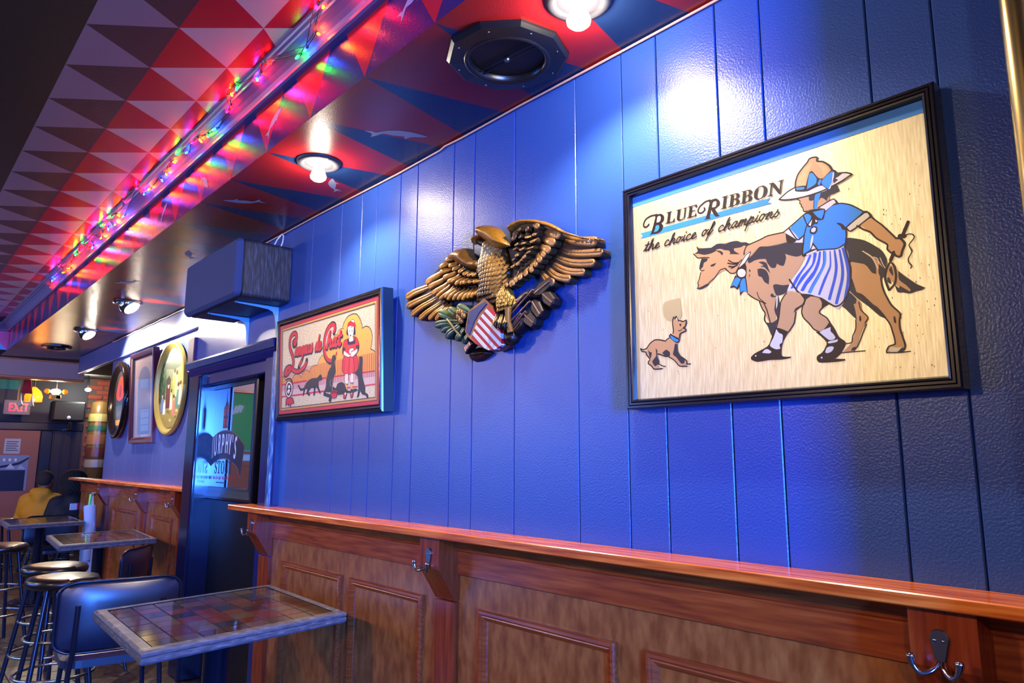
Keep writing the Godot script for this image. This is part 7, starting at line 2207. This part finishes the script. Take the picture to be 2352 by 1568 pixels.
	obj("shade", b.done(), amber, am)
	b = B.new()
	b.ball(Vector3(0, 0.03, 0), Vector3(0.022, 0.032, 0.022), 12)
	obj("bulb", b.done(), glow("amber_bulb", Color(1.0, 0.55, 0.1), 4.0), am)
	obj("cord", tub([Vector3(0, 0.13, 0), Vector3(0, 0.44, 0)], 0.006), M.black_paint, am)
	lamp(am.position + Vector3(0, 0.03, 0), Color(1.0, 0.6, 0.2), 0.35, 0.02)
	var wl := thing("pendant_lamp", "brass lamp with amber side globes and a bright white bulb, right of the amber bell", "lamp", Vector3(-11.5, 2.235, -0.245))
	b = B.new()
	b.ball(Vector3.ZERO, Vector3(0.05, 0.04, 0.065), 16)
	obj("bulb", b.done(), glow("white_bulb", Color(1.0, 0.95, 0.85), 5.0), wl)
	for s: int in [-1, 1]:
		b = B.new()
		b.ball(Vector3(0.02, 0.0, s * 0.105), Vector3(0.03, 0.035, 0.035), 12)
		obj("side_globe", b.done(), glow("amber_globe", Color(1.0, 0.55, 0.06), 0.7), wl)
	b = B.new()
	b.lathe([Vector2(0.075, -0.10), Vector2(0.07, -0.05), Vector2(0.055, -0.045)], 8, false)
	obj("basket", b.done(), M.brass, wl)
	obj("stem", tub([Vector3(0, 0.04, 0), Vector3(0, 0.36, 0)], 0.008), M.brass, wl)
	lamp(wl.position, Color(1.0, 0.88, 0.7), 0.6, 0.04)
	var st := thing("spotlight", "small white spotlight shining on the brick at the far end", "lamp", Vector3(-12.4, 2.36, -0.80))
	b = B.new()
	b.ball(Vector3(0.02, 0, 0), Vector3(0.03, 0.03, 0.045), 12)
	obj("bulb", b.done(), M.white_bulb, st)
	obj("stem", tub([Vector3(-0.01, 0, 0), Vector3(-0.03, 0.25, 0)], 0.01), M.black_paint, st)
	lamp(st.position + Vector3(0.02, 0, 0), Color(0.95, 0.95, 0.9), 0.9, 0.03)
	var hat := thing("hanging_hat", "red felt pennant with two pale bells hanging before the exit sign", "decoration", Vector3(-11.4, 2.30, 0.10))
	b = B.new()
	b.xf = Transform3D(Basis(Vector3(0, 0, -1), Vector3(0, 1, 0), Vector3(1, 0, 0)), Vector3.ZERO)
	b.prism(PackedVector2Array([Vector2(-0.03, 0.10), Vector2(0.03, 0.10), Vector2(0.065, -0.12), Vector2(-0.065, -0.12)]), -0.02, 0.02, 0.008)
	obj("felt", b.done(), mat("red_felt", "8c0c18", 0.8), hat)
	for s: int in [-1, 1]:
		b = B.new()
		b.lathe([Vector2(0.0, -0.30), Vector2(0.036, -0.285), Vector2(0.030, -0.26), Vector2(0.010, -0.20), Vector2(0.004, -0.12), Vector2(0, -0.11)], 14, true, Vector3(0.02, 0.0, s * 0.062))
		obj("bell", b.done(), mat("bell_cream", "c8b890", 0.35), hat)
	obj("string", tub([Vector3(0, 0.1, 0), Vector3(0, 0.3, 0)], 0.004), M.black_paint, hat)
	people()

# ------------------------------------------------------------------ people: smooth bodies from joined limbs
func flesh(bones: Array, cell: float, k: float, noise_amp := 0.0) -> ArrayMesh:   # bones: [from, to, radius, radius]; surface nets over a smooth union
	var lo := Vector3(1e9, 1e9, 1e9)
	var hi := -lo
	for b: Array in bones:
		var r: float = maxf(b[2], b[3]) + k + cell * 2
		lo = lo.min(b[0] - Vector3(r, r, r)).min(b[1] - Vector3(r, r, r))
		hi = hi.max(b[0] + Vector3(r, r, r)).max(b[1] + Vector3(r, r, r))
	var n := Vector3i(((hi - lo) / cell).ceil()) + Vector3i(1, 1, 1)
	var f := PackedFloat32Array()
	f.resize(n.x * n.y * n.z)
	f.fill(1.0)
	for b: Array in bones:
		var a: Vector3 = b[0]
		var d: Vector3 = b[1] - a
		var dd := maxf(d.length_squared(), 1e-9)
		var r: float = maxf(b[2], b[3]) + k + cell * 2
		var i0 := Vector3i(((a.min(b[1]) - Vector3(r, r, r) - lo) / cell).floor()).clamp(Vector3i.ZERO, n - Vector3i.ONE)
		var i1 := Vector3i(((a.max(b[1]) + Vector3(r, r, r) - lo) / cell).ceil()).clamp(Vector3i.ZERO, n - Vector3i.ONE)
		for z in range(i0.z, i1.z + 1):
			for y in range(i0.y, i1.y + 1):
				for x in range(i0.x, i1.x + 1):
					var p := lo + Vector3(x, y, z) * cell
					var t := clampf((p - a).dot(d) / dd, 0, 1)
					var v: float = p.distance_to(a + d * t) - lerpf(b[2], b[3], t)
					if noise_amp > 0: v += noise_amp * sin(p.x * 130) * sin(p.y * 120) * sin(p.z * 140)
					var id := (z * n.y + y) * n.x + x
					var h: float = clampf(0.5 + 0.5 * (f[id] - v) / k, 0, 1)
					f[id] = lerpf(f[id], v, h) - k * h * (1 - h)
	var at := {}
	var b := B.new()
	b.smooth = true
	var sx := 1
	var sy := n.x
	var sz := n.x * n.y
	for z in n.z - 1:
		for y in n.y - 1:
			for x in n.x - 1:
				var id := z * sz + y * sy + x
				var inside := 0
				for c in 8:
					if f[id + (c & 1) * sx + ((c >> 1) & 1) * sy + (c >> 2) * sz] < 0: inside += 1
				if inside == 0 or inside == 8: continue
				var sum := Vector3.ZERO
				var cnt := 0
				for c in 8:
					for ax in 3:
						if c >> ax & 1: continue
						var c2 := c | (1 << ax)
						var v0 := f[id + (c & 1) * sx + ((c >> 1) & 1) * sy + (c >> 2) * sz]
						var v1 := f[id + (c2 & 1) * sx + ((c2 >> 1) & 1) * sy + (c2 >> 2) * sz]
						if (v0 < 0) == (v1 < 0): continue
						var q := Vector3(c & 1, (c >> 1) & 1, c >> 2)
						q[ax] += v0 / (v0 - v1)
						sum += q
						cnt += 1
				at[id] = lo + (Vector3(x, y, z) + sum / cnt) * cell
	for id: int in at:
		var x := id % n.x
		var y := (id / n.x) % n.y
		var z := id / sz
		var here := f[id] < 0
		for ax in 3:
			var s := [sx, sy, sz]
			if [x, y, z][ax] >= n[ax] - 1: continue
			var there := f[id + s[ax]] < 0
			if here == there: continue
			var u: int = s[(ax + 1) % 3]
			var w: int = s[(ax + 2) % 3]
			if not (at.has(id - u) and at.has(id - w) and at.has(id - u - w)): continue
			if here: b.quad(at[id], at[id - u], at[id - u - w], at[id - w])
			else: b.quad(at[id], at[id - w], at[id - u - w], at[id - u])
	return b.done()

func people() -> void:
	# seated with the head and shoulders above the farthest table; both look away from the camera, towards -x
	for who in 2:
		var at: Vector3 = [Vector3(-9.75, 0, -0.24), Vector3(-10.45, 0, -0.06)][who]
		var o := thing("person", ["person with big round black hair in a dark jacket, seated with back turned", "person in a yellow hooded top seated beside the dark haired one, looking away"][who], "person", at, 0.15 if who == 0 else -0.5)
		var hy := -0.035 if who == 0 else 0.0
		var head := Vector3(-0.02, 1.05 + hy, 0)
		var skin := mat("skin_%d" % who, ["4a2c1e", "6c4c3c"][who], 0.5)
		var bones := [
			[head + Vector3(0, 0.035, 0), head + Vector3(-0.012, -0.02, 0), 0.088, 0.080], [head + Vector3(-0.035, -0.06, 0), head + Vector3(-0.03, -0.05, 0), 0.058, 0.05],
			[head + Vector3(-0.095, -0.01, 0), head + Vector3(-0.10, -0.018, 0), 0.014, 0.016], [head + Vector3(0, -0.0, 0.085), head + Vector3(0, 0.015, 0.088), 0.012, 0.016], [head + Vector3(0, -0.0, -0.085), head + Vector3(0, 0.015, -0.088), 0.012, 0.016],
			[head + Vector3(0.02, -0.08, 0), Vector3(0.02, 0.86, 0), 0.050, 0.056], [Vector3(0.02, 0.84, 0), Vector3(0.03, 0.56, 0), 0.10, 0.12], [Vector3(0.02, 0.83, -0.14), Vector3(0.02, 0.83, 0.14), 0.055, 0.055]]
		for s: int in [-1, 1]:
			bones.append([Vector3(0.02, 0.82, s * 0.17), Vector3(-0.02, 0.60, s * 0.23), 0.050, 0.042])
			bones.append([Vector3(-0.02, 0.60, s * 0.23), Vector3(-0.24, 0.58, s * 0.15), 0.042, 0.030])
			bones.append([Vector3(-0.24, 0.58, s * 0.15), Vector3(-0.31, 0.575, s * 0.13), 0.028, 0.024])
			for fi in 5:
				var sp := (fi - 2) * 0.016
				var e := Vector3(-0.31, 0.575, s * 0.13 + sp)
				if fi == 0: bones.append([Vector3(-0.28, 0.575, s * 0.13 - 0.02), Vector3(-0.32, 0.57, s * 0.13 - 0.045), 0.011, 0.009])
				else: bones.append([e, e + Vector3(-0.075 + 0.006 * absf(fi - 3), -0.012, sp * 0.3), 0.009, 0.008])
		obj("body", flesh(bones, 0.014, 0.016), skin, o)
		var cloth := mat("jacket_%d" % who, ["0e0e16", "d08a0c"][who], 0.75)
		var jac := [[Vector3(0.02, 0.83, 0), Vector3(0.03, 0.58, 0), 0.125, 0.15], [Vector3(0.03, 0.85, -0.13), Vector3(0.03, 0.85, 0.13), 0.070, 0.070], [Vector3(0.03, 0.7, -0.09), Vector3(0.03, 0.7, 0.09), 0.13, 0.13]]
		for s: int in [-1, 1]:
			jac.append([Vector3(0.02, 0.835, s * 0.18), Vector3(-0.02, 0.60, s * 0.24), 0.068, 0.058])
			jac.append([Vector3(-0.02, 0.60, s * 0.24), Vector3(-0.235, 0.582, s * 0.155), 0.058, 0.046])
		if who == 1:
			jac.append([Vector3(0.09, 0.93, -0.06), Vector3(0.09, 0.93, 0.06), 0.055, 0.055])
			jac.append([Vector3(0.10, 0.92, 0), Vector3(0.12, 0.86, 0), 0.06, 0.05])
		obj("hoodie" if who else "jacket", flesh(jac, 0.018, 0.04), cloth, o)
		var legs: Array = []
		for s: int in [-1, 1]:
			legs.append([Vector3(0.02, 0.50, s * 0.09), Vector3(-0.40, 0.50, s * 0.11), 0.088, 0.062])
			legs.append([Vector3(-0.40, 0.50, s * 0.11), Vector3(-0.38, 0.09, s * 0.12), 0.062, 0.045])
			legs.append([Vector3(-0.37, 0.05, s * 0.12), Vector3(-0.52, 0.035, s * 0.125), 0.045, 0.035])
		obj("trousers", flesh(legs, 0.022, 0.03), mat("trousers_%d" % who, ["181a24", "20222c"][who], 0.8), o)
		var hair: Array
		if who == 0:
			hair = [[head + Vector3(0.02, 0.045, 0), head + Vector3(0.02, 0.0, 0), 0.145, 0.13], [head + Vector3(0.0, 0.085, -0.03), head + Vector3(0.0, 0.085, 0.03), 0.10, 0.10], [head + Vector3(0.06, -0.03, -0.05), head + Vector3(0.06, -0.03, 0.05), 0.085, 0.085]]
		else:
			hair = [[head + Vector3(0.012, 0.05, 0), head + Vector3(0.025, 0.03, 0), 0.090, 0.084]]
		obj("hair", flesh(hair, 0.012, 0.03, 0.008 if who == 0 else 0.003), mat("hair_%d" % who, ["0a0808", "2c221c"][who], 0.9), o)
		if who == 0:
			obj("white_patch", span(Vector3(0.165, 0.755, -0.0), Vector3(0.178, 0.83, 0.075), 0.004), mat("patch_white", "c8ccd8", 0.7), o)
			obj("red_patch", span(Vector3(0.150, 0.755, -0.15), Vector3(0.176, 0.835, -0.002), 0.004), mat("patch_red", "a8101c", 0.7), o)
		var s := stool(["round stool under the dark haired person", "round stool under the person in yellow"][who], at + Vector3(0.0, -0.27, 0))
		s.name = numbered("low_stool")
		s.position.y = 0.0
		s.scale = Vector3(1.0, 0.565, 1.0)
		s.set_meta("group", "low stools under the two people")
